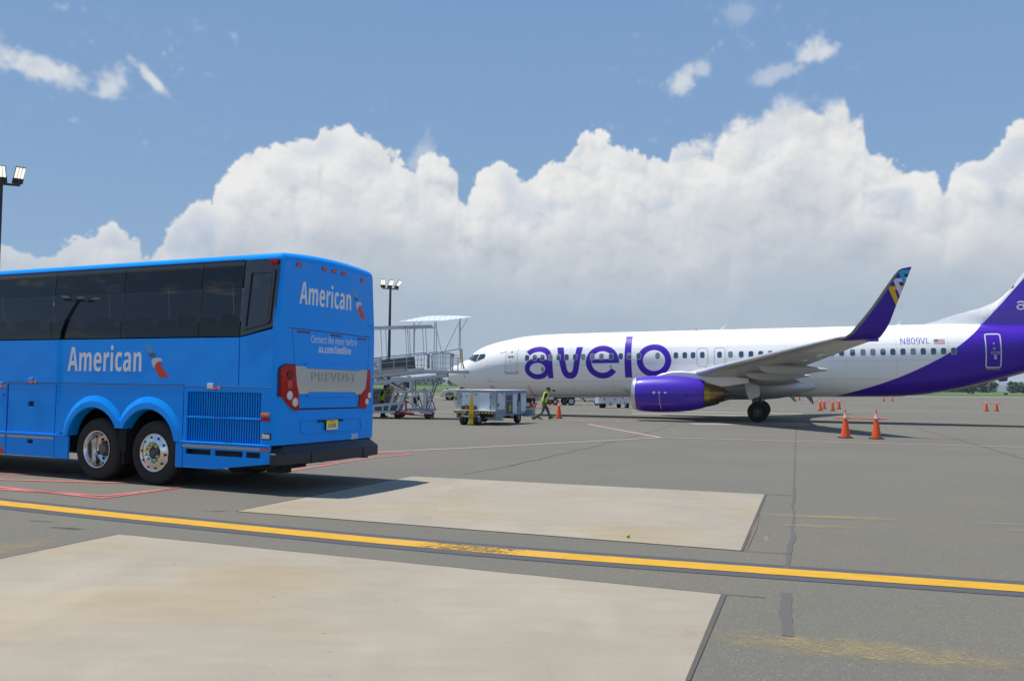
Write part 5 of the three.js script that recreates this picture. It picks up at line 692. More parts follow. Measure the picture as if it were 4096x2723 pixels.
// ------------------------------------------------------------ cones with bars
{
  const orange = mat(0.80, 0.095, 0.010, 0.55), collar = mat(0.72, 0.66, 0.62, 0.45), rub = mat(0.02, 0.02, 0.02, 0.85);
  const proto = thing('traffic_cone', 'x', 'traffic cone', [12.23, gy(-31.47), -31.47], 0.2, 'orange traffic cones');
  { const b = roundRect(-0.2, 0.2, -0.2, 0.2, 0.05); const base = slab(b, 0.045, 0.012); base.rotateX(-Math.PI / 2); part(proto, 'base', base, rub); part(proto, 'body', lathe([[0.178, 0.04], [0.168, 0.06], [0.095, 0.56], [0.066, 0.70], [0.040, 0.895], [0.040, 0.915], [0.0, 0.915]], 28), orange); part(proto, 'reflective_collar', lathe([[0.0705, 0.69], [0.0725, 0.70], [0.0465, 0.875], [0.0435, 0.88]], 24), collar); part(proto, 'handle_cap', lathe([[0.036, 0.91], [0.03, 0.93], [0.018, 0.95], [0.018, 1.01], [0.034, 1.035], [0.034, 1.055], [0.0, 1.06]], 16), orange); }
  const put = (x, z, t, label) => copyOf(proto, [x, gy(z), z], t, label);
  proto.userData.label = 'nearest orange traffic cone, left of the pair on the bare apron at right';
  put(13.18, -31.05, 0.5, 'nearest orange traffic cone, right of the pair on the bare apron at right');
  put(2.76, -49.7, 0.1, 'orange traffic cone just right of the walking worker'); put(1.34, -54.05, 0.6, 'orange traffic cone between the ground power unit and the worker');
  put(26.88, -74.8, 0.3, 'left front cone of the four grouped behind the landing gear'); put(27.8, -74.38, 0.8, 'right front cone of the four grouped behind the landing gear'); put(29.46, -80.94, 0.1, 'left rear cone of the four grouped behind the landing gear'); put(30.86, -80.94, 0.4, 'right rear cone of the four grouped behind the landing gear');
  put(44.23, -80.03, 0.2, 'left cone of the barred pair under the airliner tail'); put(45.48, -80.55, 0.7, 'right cone of the barred pair under the airliner tail');
  put(60.11, -138.7, 0.3, 'far orange cone, left of the pair without a bar beyond the airliner'); put(62.08, -140.0, 0.2, 'far orange cone, right of the pair without a bar beyond the airliner'); put(45.63, -136.1, 0.2, 'single far orange cone seen under the rear belly fairing'); put(3.05, -80.5, 0.1, 'far orange cone partly behind the walking worker');
  function barBetween(a, b, over, label, drop = 0) { const d = [b[0] - a[0], b[1] - a[1]], L = Math.hypot(...d), u = [d[0] / L, d[1] / L], p = [a[0] - u[0] * over, a[1] - u[1] * over], q = [b[0] + u[0] * over, b[1] + u[1] * over], ya = gy(a[1]) + 0.725, yb = gy(b[1]) + 0.725 + drop; const t = thing('cone_bar', label, 'barrier bar', [p[0], ya, p[1]], 0, 'bars resting on the cones'); part(t, 'tube', bar([0, 0, 0], [q[0] - p[0], yb - ya, q[1] - p[1]], 0.022, 0.022, 10), orange); const f = (w) => [lerp(0, q[0] - p[0], w), lerp(0, yb - ya, w), lerp(0, q[1] - p[1], w)]; for (const w of [over / (L + 2 * over), 1 - over / (L + 2 * over)]) { const r = part(t, 'ring', new THREE.TorusGeometry(0.075, 0.016, 8, 20).rotateX(Math.PI / 2), orange); r.position.set(...f(w)); } }
  barBetween([12.23, -31.47], [13.18, -31.05], 0.35, 'orange bar joining the nearest pair of cones'); barBetween([1.34, -54.05], [2.76, -49.7], 0.4, 'orange bar running behind the worker between two cones'); barBetween([26.88, -74.8], [27.8, -74.38], 0.7, 'orange bar across the front cones behind the landing gear'); barBetween([29.46, -80.94], [30.86, -80.94], 0.7, 'orange bar across the rear cones behind the landing gear'); barBetween([44.23, -80.03], [45.48, -80.55], 0.75, 'orange bar across the pair under the airliner tail');
}
// ------------------------------------------------------------ covered boarding ramp
// local: x along the ramp towards the aircraft door, y up, z to the camera; near side at z = 0, far side at z = -2.1
{
  const ramp = thing('boarding_ramp', 'grey metal boarding ramp on wheels with railings and flat canopies beside the airliner nose', 'boarding ramp', [-5.3, -0.26, -46.3], 0.02);
  const alu = mat(0.50, 0.50, 0.50, 0.38, 0.45), paint = mat(0.50, 0.53, 0.58, 0.5), blueRail = mat(0.05, 0.17, 0.34, 0.4), red = mat(0.40, 0.02, 0.03, 0.5), yellow = mat(0.70, 0.42, 0.02, 0.5), tyre = mat(0.02, 0.018, 0.018, 0.85), meshM = mat(0.30, 0.29, 0.27, 0.6), roofM = new THREE.MeshPhysicalMaterial({ color: C(0.62, 0.68, 0.82), roughness: 1, transmission: 0.45, thickness: 0, side: THREE.DoubleSide }), skinM = mat(0.46, 0.42, 0.36, 0.45, 0.3), darkM = mat(0.04, 0.04, 0.045, 0.7);
  const P = (n, g, m, l) => part(ramp, n, g, m, l);
  const D = -2.1, yd = (x) => x < 0.6 ? 2.62 + (x - 0.6) * 0.113 : 2.62;                    // deck
  // decks and side beams
  P('upper_deck', [beam([-7.2, yd(-7.2), D / 2], [0.6, 2.62, D / 2], -D, 0.06)], alu); P('platform_deck', [box2(0.6, 2.45, 2.50, 2.64, D, 0), box2(2.4, 2.6, 2.52, 2.64, D + 0.1, -0.1)], alu);
  P('door_sill_buffer', at(lathe([[0, -1], [0.07, -1], [0.075, -0.98], [0.075, 0.98], [0.07, 1], [0, 1]], 16, 'z'), 2.86, 2.575, -1), mat(0.03, 0.03, 0.03, 0.8)); P('platform_beam', [beam([0.6, 2.55, 0.02], [2.94, 2.57, 0.02], 0.08, 0.14), beam([0.6, 2.55, D], [2.94, 2.57, D], 0.08, 0.14)], alu);
  for (const z of [0.02, D - 0.02]) { P('side_beam', beam([-7.2, yd(-7.2) - 0.10, z], [0.6, 2.55, z], 0.06, 0.11), alu); P('kick_board', beam([-7.2, yd(-7.2) + 0.14, z - 0.03], [-0.45, yd(-0.45) + 0.14, z - 0.03], 0.012, 0.19), skinM); }
  P('main_girder', [beam([-7.2, 1.32, -0.05], [1.8, 2.36, -0.05], 0.10, 0.16), beam([-7.2, 1.32, D + 0.05], [1.8, 2.36, D + 0.05], 0.10, 0.16), box2(1.2, 1.8, 2.42, 2.52, D, 0)], paint);
  // railings: posts and rails, both sides
  for (const z of [0, D]) {
    for (const x of [-6.6, -5.4, -4.2, -3.0, -1.74, -1.06, -0.37, 0.23, 0.57]) P('rail_post', bar([x, yd(x) - 0.06, z], [x + 0.005, yd(x) + 0.90, z], 0.02), alu);
    for (const k of [0.30, 0.60]) P('mid_rail', bar([-7.2, yd(-7.2) + k, z], [0.62, yd(0.6) + k, z], 0.015), alu);
    P('hand_rail', pipe([[-7.2, yd(-7.2) + 0.92, z], [-3, yd(-3) + 0.92, z], [-0.5, yd(-0.5) + 0.93, z], [0.5, 3.55, z], [0.72, 3.53, z], [0.82, 3.38, z], [0.84, 2.75, z]], 0.022), blueRail);
    P('rail_mesh', beam([-2.9, yd(-2.9) + 0.54, D + 0.05], [-0.1, yd(-0.1) + 0.54, D + 0.05], 0.006, 0.66), meshM);
  }
  // platform cage
  for (const [z, x1] of [[0, 2.02], [D, 2.45]]) { for (const x of [0.88, 0.98, 1.06, 1.14, 1.45, 1.6, 1.98]) if (x <= x1) P('rail_post', bar([x, 2.62, z], [x, 3.58, z], 0.016), alu); for (let i = 0; i < 8; i++) P('mid_rail', bar([1.06, 2.74 + i * 0.105, z], [x1, 2.74 + i * 0.105, z], i % 3 ? 0.008 : 0.014), alu); P('hand_rail', pipe([[0.82, 2.75, z], [0.82, 3.5, z], [0.88, 3.58, z], [1.4, 3.59, z], [2.0, 3.57, z]], 0.02), blueRail); }
  P('hand_rail', pipe([[1.47, 3.61, 0.02], [2.41, 3.78, 0.02], [2.5, 3.72, 0.02], [2.56, 3.1, 0.02], [2.62, 2.7, 0.02]], 0.02), blueRail); for (let i = 0; i < 6; i++) P('mid_rail', bar([2.0, 2.80 + i * 0.13, 0.02], [2.54 + 0.02 * (3 - i), 2.80 + i * 0.13, 0.02], 0.012), alu); for (const x of [2.02, 2.12, 2.40]) P('rail_post', beam([x, 2.62, 0.03], [x, x > 2.3 ? 3.3 : 3.55, 0.03], 0.05, 0.06), alu); P('control_box', rbox(0.14, 0.16, 0.2, 0.02, 2.12, 3.45, 0.0), meshM);
  P('edge_guard', pipe([[2.60, 3.80, 0.05], [2.61, 3.4, 0.05], [2.66, 3.0, 0.05], [2.73, 2.72, 0.05]], 0.04), yellow); P('edge_guard', bar([0.66, 2.75, D + 0.2], [0.66, 3.45, D + 0.2], 0.05), yellow);
  // canopies on thin posts
  P('canopy', [beam([-7.2, 4.70, D / 2], [0.95, 5.05, D / 2], -D + 0.3, 0.03), beam([-7.2, 4.69, 0.15], [0.95, 5.04, 0.15], 0.03, 0.06)], roofM, 'lower flat canopy'); for (const [x, x2] of [[-1.81, -1.69], [-0.57, -0.45], [-0.47, -0.36], [0.45, 0.56], [-3.2, -3.1], [-4.7, -4.6]]) for (const z of [0.02, D]) { if (x === -0.57 && z > -1) continue; P('canopy_post', bar([x2, yd(x2) + 0.85, z], [x, 4.97 + x * 0.03, z], 0.018), alu); }
  const cn = P('canopy', gridMesh(18, 6, (u, w) => { const x = lerp(-0.99, 3.15, u), near = x < 1.56 ? 5.22 + (x + 0.99) * 0.035 : 5.31 + (x - 1.56) * 0.145, far = near + 0.17 + 0.3 * Math.sin(Math.PI * u); return V(x, lerp(near, far, w), lerp(0.1, D - 0.15, w)); }), roofM, 'upper corrugated canopy');
  for (let i = 0; i < 13; i++) part(cn, 'rib', bar([-0.8 + i * 0.3, 5.235 + Math.max(0, i * 0.3 - 2.3) * 0.12 + i * 0.0095, 0.1], [-0.8 + i * 0.30, 5.235 + Math.max(0, i * 0.3 - 2.3) * 0.12 + i * 0.0095 + 0.17 + 0.3 * Math.sin(Math.PI * (0.19 + i * 0.3) / 4.14), D - 0.1], 0.018, 0.018, 6), roofM);
  for (const [a, b] of [[[-0.16, 3.57, D], [-0.18, 5.28, D]], [[0, 3.57, 0], [-0.02, 5.23, 0]], [[1.1, 3.6, 0], [1.11, 5.28, 0]], [[2.45, 3.78, 0], [2.45, 5.42, 0]], [[1.1, 3.6, D], [1.05, 5.5, D]], [[2.45, 3.6, D], [2.4, 5.62, D]]]) P('canopy_post', bar(a, b, 0.024), alu); for (const [a, b] of [[[0.34, 5.24, 0], [0.01, 4.67, 0]], [[1.13, 5.13, 0], [1.5, 3.64, 0]], [[2.43, 5.26, 0], [1.68, 3.68, 0]], [[2.89, 5.46, 0], [2.47, 4.73, 0]]]) P('brace', bar(a, b, 0.017), alu);
  // banner on the railing
  { const tex = canvasTex(512, 256, (c, w, h) => { c.fillStyle = '#d8dbe6'; c.fillRect(0, 0, w, h); c.fillStyle = '#4a3a9a'; c.font = '150px sans-serif'; c.save(); c.translate(14, 175); c.scale(0.82, 1); c.fillText('avelo', 0, 0); c.restore(); const chev = (col, x, y, s) => { c.strokeStyle = col; c.lineWidth = 13; c.beginPath(); c.moveTo(x + 62, y - 44 * s); c.lineTo(x, y); c.stroke(); }; chev('#3fa7c9', 388, 128, 2.1); chev('#4a3a9a', 400, 136, 1.35); chev('#4a3a9a', 396, 140, -1.6); chev('#d9b13a', 388, 168, -1.3); chev('#3fa7c9', 410, 142, -0.7); }); const g = new THREE.PlaneGeometry(1.35, 0.62); const b = P('banner', g, new THREE.MeshStandardMaterial({ map: tex, roughness: 0.6, side: THREE.DoubleSide }), 'white banner with purple lettering'); b.position.set(-2.47, 2.86, 0.045); b.rotation.z = 0.09; P('banner_board', beam([-3.15, 2.80, 0.025], [-1.79, 2.92, 0.025], 0.012, 0.63), alu); P('placard', box(0.9, 0.12, 0.012, 0.1, 2.66, 0.03, 0, 0, 0.1), mat(0.62, 0.58, 0.58, 0.5)); }
  P('rail_post', rbox(0.10, 0.95, 0.08, 0.01, -1.80, 2.83, 0.02), paint);
  // underframe: legs, scissor struts, chassis
  for (const z of [-0.1, D + 0.1]) {
    P('top_rail', beam([-1.05, 1.45, z], [1.02, 1.47, z], 0.10, 0.11), paint); P('chassis_beam', beam([-7.2, 0.30, z], [-0.6, 0.36, z], 0.12, 0.13), paint); P('chassis_beam', beam([-0.6, 0.44, z], [1.14, 0.47, z], 0.12, 0.13), paint);
    for (const [a, b, w] of [[[0.62, 1.42], [0.59, 0.5], 0.11], [[0.76, 1.42], [1.06, 0.52], 0.07], [[-0.5, 1.42], [-0.84, 0.40], 0.12], [[-1.0, 1.45], [-1.3, 0.40], 0.12], [[-0.03, 1.42], [0, 0.5], 0.09], [[0.08, 1.42], [0.38, 0.52], 0.07], [[-0.25, 0.9], [0.35, 0.5], 0.09], [[-2.1, 0.33], [-2.1, 0.62], 0.09], [[-1.62, 0.34], [-1.62, 0.70], 0.09]]) P('strut', beam([a[0], a[1], z], [b[0], b[1], z], w, w), paint);
    P('lift_arm', beam([-1.38, 1.93, z], [-0.5, 1.47, z], 0.09, 0.11), paint); P('lift_arm', beam([-2.45, 2.22, z], [-1.2, 1.98, z], 0.06, 0.07), paint); P('stay', bar([1.33, 2.5, z], [0.72, 0.52, z], 0.038), mat(0.22, 0.27, 0.34, 0.4, 0.3)); P('stay', bar([-0.03, 2.18, z], [-0.05, 1.5, z], 0.035), mat(0.22, 0.27, 0.34, 0.4, 0.3)); P('lower_ramp_beam', beam([-7.2, -0.0 + 0.1, z], [-0.43, 0.86, z], 0.10, 0.14), paint);
  }
  P('hydraulic_ram', bar([-0.36, 0.42, 0.0], [-0.36, 0.98, 0.0], 0.05), red); P('hydraulic_ram', bar([-1.2, 1.95, -0.3], [-0.75, 1.62, -0.3], 0.05), red); P('gusset', slab(poly([[-0.15, 1.5], [0.12, 1.5], [0.03, 1.66], [0.0, 2.1], [-0.07, 2.1], [-0.08, 1.66]]), 0.1, 0.01, -0.1), mat(0.32, 0.36, 0.4, 0.5)); P('gusset', slab(poly([[0.45, 1.5], [0.75, 1.5], [0.62, 1.7]]), 0.1, 0.01, -0.1), mat(0.32, 0.36, 0.4, 0.5)); P('control_panel', rbox(0.3, 0.34, 0.2, 0.02, -0.05, 1.0, -1.6), darkM); P('machine_box', rbox2(-2.9, -0.75, 0.42, 0.75, D + 0.3, -0.45, 0.03), mat(0.2, 0.21, 0.22, 0.6));
  // lower flight seen behind, with its railing
  for (const x of [-4.6, -3.9, -3.2, -2.5, -1.9, -1.3]) P('rail_post', bar([x, 0.5, D - 0.4], [x, 1.62, D - 0.4], 0.022), alu); for (const [k, r] of [[0.9, 0.016], [1.15, 0.016], [1.38, 0.016], [1.6, 0.024]]) P('mid_rail', bar([-5.2, k - 0.0, D - 0.4], [-0.9, k + (k > 1.5 ? 0 : 0.08), D - 0.4], r), k > 1.5 ? blueRail : alu); P('rail_mesh', box2(-4.6, -1.3, 0.6, 1.55, D - 0.44, D - 0.43), mat(0.20, 0.22, 0.24, 0.6)); P('gas_bottle', at(lathe([[0, 0], [0.09, 0.01], [0.09, 0.6], [0.03, 0.7], [0, 0.7]], 14), -1.25, 1.25, -1.2), yellow); P('gas_bottle', at(lathe([[0, 0], [0.07, 0.01], [0.07, 0.5], [0.02, 0.6], [0, 0.6]], 14), -0.95, 1.2, -1.3), yellow); P('cable_reel', at(new THREE.TorusGeometry(0.16, 0.05, 8, 20), -0.62, 1.72, -0.3), mat(0.55, 0.25, 0.16, 0.7));
  // wheels, skids, tow bar
  for (const [x, z] of [[-0.79, -0.12], [0.82, -0.12], [-0.79, D + 0.12], [0.82, D + 0.12]]) { const w = P('wheel', at(lathe([[0.12, -0.1], [0.19, -0.105], [0.215, -0.06], [0.215, 0.06], [0.19, 0.105], [0.12, 0.1]], 24, 'z'), x, 0.215, z), tyre); part(w, 'hub', at(lathe([[0, 0.06], [0.12, 0.08], [0.12, -0.08], [0, -0.06]], 16, 'z'), x, 0.215, z), darkM); }
  P('mudguard', slab(poly([[0.3, 0.46], [0.42, 0.28], [1.05, 0.26], [1.14, 0.46]]), 0.02, 0, 0.02), paint);
  P('tow_bar', [bar([-1.16, 0.25, 0.12], [-0.45, 0.26, 0.12], 0.03), bar([-0.75, 0.34, 0.12], [0.1, 0.27, 0.12], 0.05), bar([-0.45, 0.25, 0.12], [1.12, 0.14, 0.12], 0.028), bar([1.12, 0.14, 0.12], [1.13, -0.0, 0.12], 0.045), bar([1.1, 0.42, 0.12], [1.13, 0.12, 0.12], 0.022), bar([-0.1, 0.52, 0.12], [-0.08, 0.2, 0.12], 0.014), bar([-0.1, 0.53, 0.12], [0.7, 0.5, 0.12], 0.014), bar([0.7, 0.5, 0.12], [1.1, 0.42, 0.12], 0.018)], red);
}
// ------------------------------------------------------------ ground power unit
{
  const A = V(0.372, 0, -0.928), Bx = V(0.928, 0, 0.372);                           // towards its rear, towards its right end
  // local: x from the left end of the tow-bar face to its right corner, z towards the camera from that face, body runs to -z
  const yaw = Math.atan2(-0.372, 0.928), O = V(-0.67, 0, -38.9).addScaledVector(Bx, -2.0);
  const gpu = thing('ground_power_unit', 'grey and white box trailer generator with raised yellow tow bar and hazard stripe', 'generator', [O.x, gy(-38.9), O.z], yaw);
  const grey = mat(0.22, 0.30, 0.36, 0.5), lite = mat(0.34, 0.40, 0.42, 0.5), wht = mat(0.66, 0.70, 0.76, 0.4), blk = mat(0.02, 0.02, 0.022, 0.8), amber = mat(0.7, 0.12, 0.02, 0.3), yel = mat(0.68, 0.46, 0.015, 0.45), tyre = mat(0.022, 0.02, 0.02, 0.85), rimM = mat(0.25, 0.3, 0.36, 0.5);
  const P = (n, g, m, l) => part(gpu, n, g, m, l), W = 2.0, LN = 3.8;
  P('housing', [box2(0.0, W, 0.66, 1.56, -LN, 0), slab(poly([[0, 0.30], [0.42, 0.30], [0.5, 0.48], [1.2, 0.50], [1.5, 0.30], [W, 0.28], [W, 0.66], [0, 0.66]]), 0.05, 0.004, -0.06), at(slab(poly([[0, 0.28], [0.5, 0.28], [1.2, 0.40], [LN, 0.42], [LN, 0.66], [0, 0.66]]), 0.05, 0.004, 0), W - 0.06, 0, 0, 0, Math.PI / 2)], grey);
  P('roof', rbox2(-0.02, W + 0.02, 1.56, 1.60, -LN - 0.02, 0.03, 0.012), wht);
  P('top_rail', [rbox2(0, W, 1.40, 1.555, 0.001, 0.02, 0.006)], lite); P('corner_panel', rbox2(0.02, 0.27, 0.70, 1.40, 0.001, 0.012, 0.004), lite); P('corner_panel', rbox2(1.72, 1.98, 0.70, 1.40, 0.001, 0.012, 0.004), lite);
  for (const [a, b] of [[0.285, 0.985], [0.99, 1.70]]) { const d = P('service_door', rbox2(a, b, 0.68, 1.45, 0.004, 0.03, 0.01), wht); for (const y of [0.80, 1.28]) part(d, 'hinge', rbox(0.05, 0.06, 0.02, 0.006, a < 0.5 ? a : b, y, 0.036), blk); part(d, 'latch', rbox(0.03, 0.10, 0.02, 0.006, a < 0.5 ? b - 0.04 : a + 0.05, 1.38, 0.034), blk); }
  const txt = (t, x, y, w, h, z, m = mat(0.10, 0.14, 0.22, 0.5), f = regular) => P('lettering', onSurface(textShapes(f, t, x, y, w, h), (a, b, o) => V(a, b, z + o), 0.002, 0), m);
  txt('TLD', 0.43, 1.24, 0.2, 0.09, 0.03); txt('X', 0.80, 1.16, 0.05, 0.06, 0.03, mat(0.35, 0.4, 0.5, 0.5)); txt('C', 1.16, 1.16, 0.05, 0.06, 0.03, mat(0.35, 0.4, 0.5, 0.5)); P('placard', rbox2(1.50, 1.68, 0.75, 0.78, 0.03, 0.033, 0.001), mat(0.6, 0.5, 0.45, 0.5));
  P('ledge', rbox2(-0.02, W + 0.01, 0.64, 0.675, -0.02, 0.26, 0.008), wht);
  { const tex = canvasTex(512, 32, (c, w, h) => { c.fillStyle = '#39474f'; c.fillRect(0, 0, w, h); c.fillStyle = '#d8ba12'; for (let i = -1; i < 6; i++) { const x = 10 + i * 22; c.beginPath(); c.moveTo(x, 0); c.lineTo(x + 13, 0); c.lineTo(x + 22, h); c.lineTo(x + 9, h); c.fill(); } c.fillRect(130, 0, 28, h); for (let i = 0; i < 8; i++) { const x = 232 + i * 40; c.beginPath(); c.moveTo(x + 16, 0); c.lineTo(x + 36, 0); c.lineTo(x + 18, h); c.lineTo(x - 2, h); c.fill(); } }); const g = new THREE.PlaneGeometry(2.0, 0.115); const s = P('hazard_stripe', g, new THREE.MeshStandardMaterial({ map: tex, roughness: 0.5 }), 'black and yellow hazard stripe'); s.position.set(1.0, 0.578, 0.265); P('stripe_board', box2(0, W, 0.52, 0.64, -0.02, 0.262), grey); }
  for (const x of [0.04, 1.88]) { P('marker_lamp', rbox(0.09, 0.035, 0.02, 0.006, x + 0.01, 1.535, 0.03), amber); P('marker_lamp', rbox(0.09, 0.04, 0.02, 0.006, x + 0.01, 0.33, 0.0), amber); } P('data_plate', rbox2(1.44, 1.86, 0.30, 0.46, -0.005, 0.006, 0.002), mat(0.5, 0.56, 0.6, 0.5));
  // right end: doors and controls, on the plane x = W
  const e = (z0, z1, y0, y1, t, m, n) => P(n, rbox2(W + 0.002, W + t, y0, y1, -z1, -z0, 0.008), m);
  e(0.10, 0.98, 0.70, 1.46, 0.025, wht, 'service_door'); e(1.22, 1.86, 0.48, 1.34, 0.012, mat(0.06, 0.075, 0.085, 0.6), 'control_bay'); e(2.0, 2.5, 0.50, 1.42, 0.02, wht, 'service_door'); e(3.05, 3.72, 0.56, 1.42, 0.025, wht, 'service_door'); e(2.72, 2.92, 1.05, 1.45, 0.02, blk, 'gauge_panel'); e(2.55, 2.75, 0.85, 1.10, 0.015, mat(0.06, 0.1, 0.2, 0.5), 'switch_panel'); e(1.5, 1.66, 0.62, 0.90, 0.03, yel, 'fire_extinguisher_label'); e(1.05, 1.62, 1.07, 1.09, 0.05, yel, 'strap'); e(0.12, 0.26, 0.84, 1.0, 0.03, blk, 'vent'); e(0.18, 0.30, 0.72, 0.77, 0.03, yel, 'sticker'); e(0.6, 0.7, 1.36, 1.44, 0.04, blk, 'latch'); e(0.96, 1.02, 1.25, 1.32, 0.04, blk, 'hinge'); e(0.96, 1.02, 0.80, 0.86, 0.04, blk, 'hinge'); e(3.68, 3.76, 1.2, 1.27, 0.04, blk, 'hinge'); e(3.68, 3.76, 0.7, 0.76, 0.04, blk, 'hinge'); e(3.3, 3.6, 0.50, 0.54, 0.01, wht, 'placard');
  { const s = onSurface(textShapes(regular, 'TLD', 3.22, 1.28, 0.26, 0.09), (a, b, o) => V(W + 0.025 + o, b, -a), 0.002, 0); P('lettering', s, mat(0.10, 0.14, 0.22, 0.5)); const s2 = onSurface(textShapes(regular, 'TLD', 2.12, 1.30, 0.26, 0.07), (a, b, o) => V(W + 0.02 + o, b, -a), 0.002, 0); P('lettering', s2, mat(0.25, 0.28, 0.5, 0.5)); }
  P('rear_step', slab(poly([[W - 0.2, 0.30], [W + 0.12, 0.30], [W + 0.32, 0.42], [W + 0.32, 0.68], [W - 0.2, 0.68]]), 0.4, 0.01, -LN - 0.42), grey);
  // axles and wheels
  const wheel = (x, z, turn, n = 'wheel') => { const g = new THREE.Group(); g.name = n; g.position.set(x, 0.27, z); g.rotation.y = turn; gpu.add(g); part(g, 'tyre', lathe([[0.15, -0.1], [0.24, -0.105], [0.268, -0.07], [0.27, 0.07], [0.24, 0.105], [0.15, 0.1]], 28, 'z'), tyre); part(g, 'rim', lathe([[0, 0.05], [0.06, 0.055], [0.15, 0.09], [0.15, -0.09], [0, -0.05]], 18, 'z'), rimM); };
  wheel(0.60, 0.42, Math.PI / 2 - 0.1); wheel(1.27, 0.42, Math.PI / 2 - 0.1); wheel(0.12, -2.95, Math.PI / 2); wheel(W - 0.13, -2.95, Math.PI / 2); P('axle', [bar([0.6, 0.27, 0.42], [1.27, 0.27, 0.42], 0.04), bar([0.1, 0.27, -2.95], [W - 0.1, 0.27, -2.95], 0.05), rbox2(0.75, 1.12, 0.3, 0.5, 0.0, 0.5, 0.02)], blk); P('chassis', [box2(0.15, W - 0.15, 0.36, 0.5, -LN, 0.1)], blk);
  P('steering_bar', rbox(0.86, 0.06, 0.06, 0.01, 1.04, 0.40, 0.62), lite);
  const tb = P('tow_bar', [slab(poly([[0.95, 0.06], [1.17, 0.06], [1.17, 0.62], [1.095, 1.38], [1.02, 1.38], [0.95, 0.62]]), 0.09, 0.012, 0.60)], yel); part(tb, 'tow_eye', at(new THREE.TorusGeometry(0.065, 0.018, 8, 22), 1.057, 1.46, 0.645), mat(0.35, 0.36, 0.36, 0.4, 0.6)); part(tb, 'grip_plate', rbox2(0.965, 1.155, 0.28, 0.52, 0.688, 0.694, 0.002), mat(0.40, 0.25, 0.02, 0.6)); part(tb, 'cross_pin', [bar([0.91, 0.22, 0.64], [1.23, 0.22, 0.64], 0.016)], lite);
  // things resting on it
  const c = thing('tool_case', 'dark grey tool case resting on the ledge of the ground power unit', 'tool case', [O.x + Bx.x * 0.72 + A.x * -0.12, gy(-38.9) + 0.675, O.z + Bx.z * 0.72 - A.z * 0.12], yaw);
  part(c, 'case', [slab(poly([[-0.36, 0], [0.36, 0], [0.32, 0.2], [-0.33, 0.2]]), 0.22, 0.012, -0.11)], mat(0.07, 0.08, 0.085, 0.6)); part(c, 'label', box(0.13, 0.10, 0.004, -0.1, 0.07, 0.114), mat(0.7, 0.12, 0.04, 0.5)); part(c, 'handle', pipe([[-0.2, 0.2, 0], [-0.18, 0.235, 0], [-0.1, 0.24, 0], [-0.08, 0.2, 0]], 0.012), mat(0.03, 0.03, 0.03, 0.6));
}
console.log('stand done');
// ------------------------------------------------------------ people
// a body field: tapered capsules joined smoothly, meshed with marching cubes
function fieldMesh(sdf, [cx, cy, cz], half, res) {
  const mc = new MarchingCubes(res, new THREE.MeshBasicMaterial(), false, false, 200000); mc.isolation = 0; const h = res / 2;
  for (let k = 0; k < res; k++) for (let j = 0; j < res; j++) for (let i = 0; i < res; i++) mc.field[i + j * res + k * res * res] = -sdf(cx + (i - h) / h * half, cy + (j - h) / h * half, cz + (k - h) / h * half);
  mc.update(); const n = mc.count, p = new Float32Array(n * 3); for (let i = 0; i < n; i++) { p[3 * i] = cx + mc.positionArray[3 * i] * half; p[3 * i + 1] = cy + mc.positionArray[3 * i + 1] * half; p[3 * i + 2] = cz + mc.positionArray[3 * i + 2] * half; }
  let g = new THREE.BufferGeometry(); g.setAttribute('position', new THREE.BufferAttribute(p, 3)); g = mergeVertices(g, 1e-4); g.computeVertexNormals(); return g;
}
const capsule = ([ax, ay, az, ra], [bx, by, bz, rb]) => { const dx = bx - ax, dy = by - ay, dz = bz - az, L = dx * dx + dy * dy + dz * dz; return (x, y, z) => { const t = Math.min(1, Math.max(0, ((x - ax) * dx + (y - ay) * dy + (z - az) * dz) / L)); return Math.hypot(x - ax - dx * t, y - ay - dy * t, z - az - dz * t) - (ra + (rb - ra) * t); }; };
const ball = (x0, y0, z0, rx, ry, rz) => (x, y, z) => { const k = Math.hypot((x - x0) / rx, (y - y0) / ry, (z - z0) / rz); return (k - 1) * Math.min(rx, ry, rz); };
function union(list, s) { return (x, y, z) => { let d = 9; for (const f of list) { const e = f(x, y, z), h = Math.max(0, s - Math.abs(d - e)) / s; d = Math.min(d, e) - h * h * s * 0.25; } return d; }; }
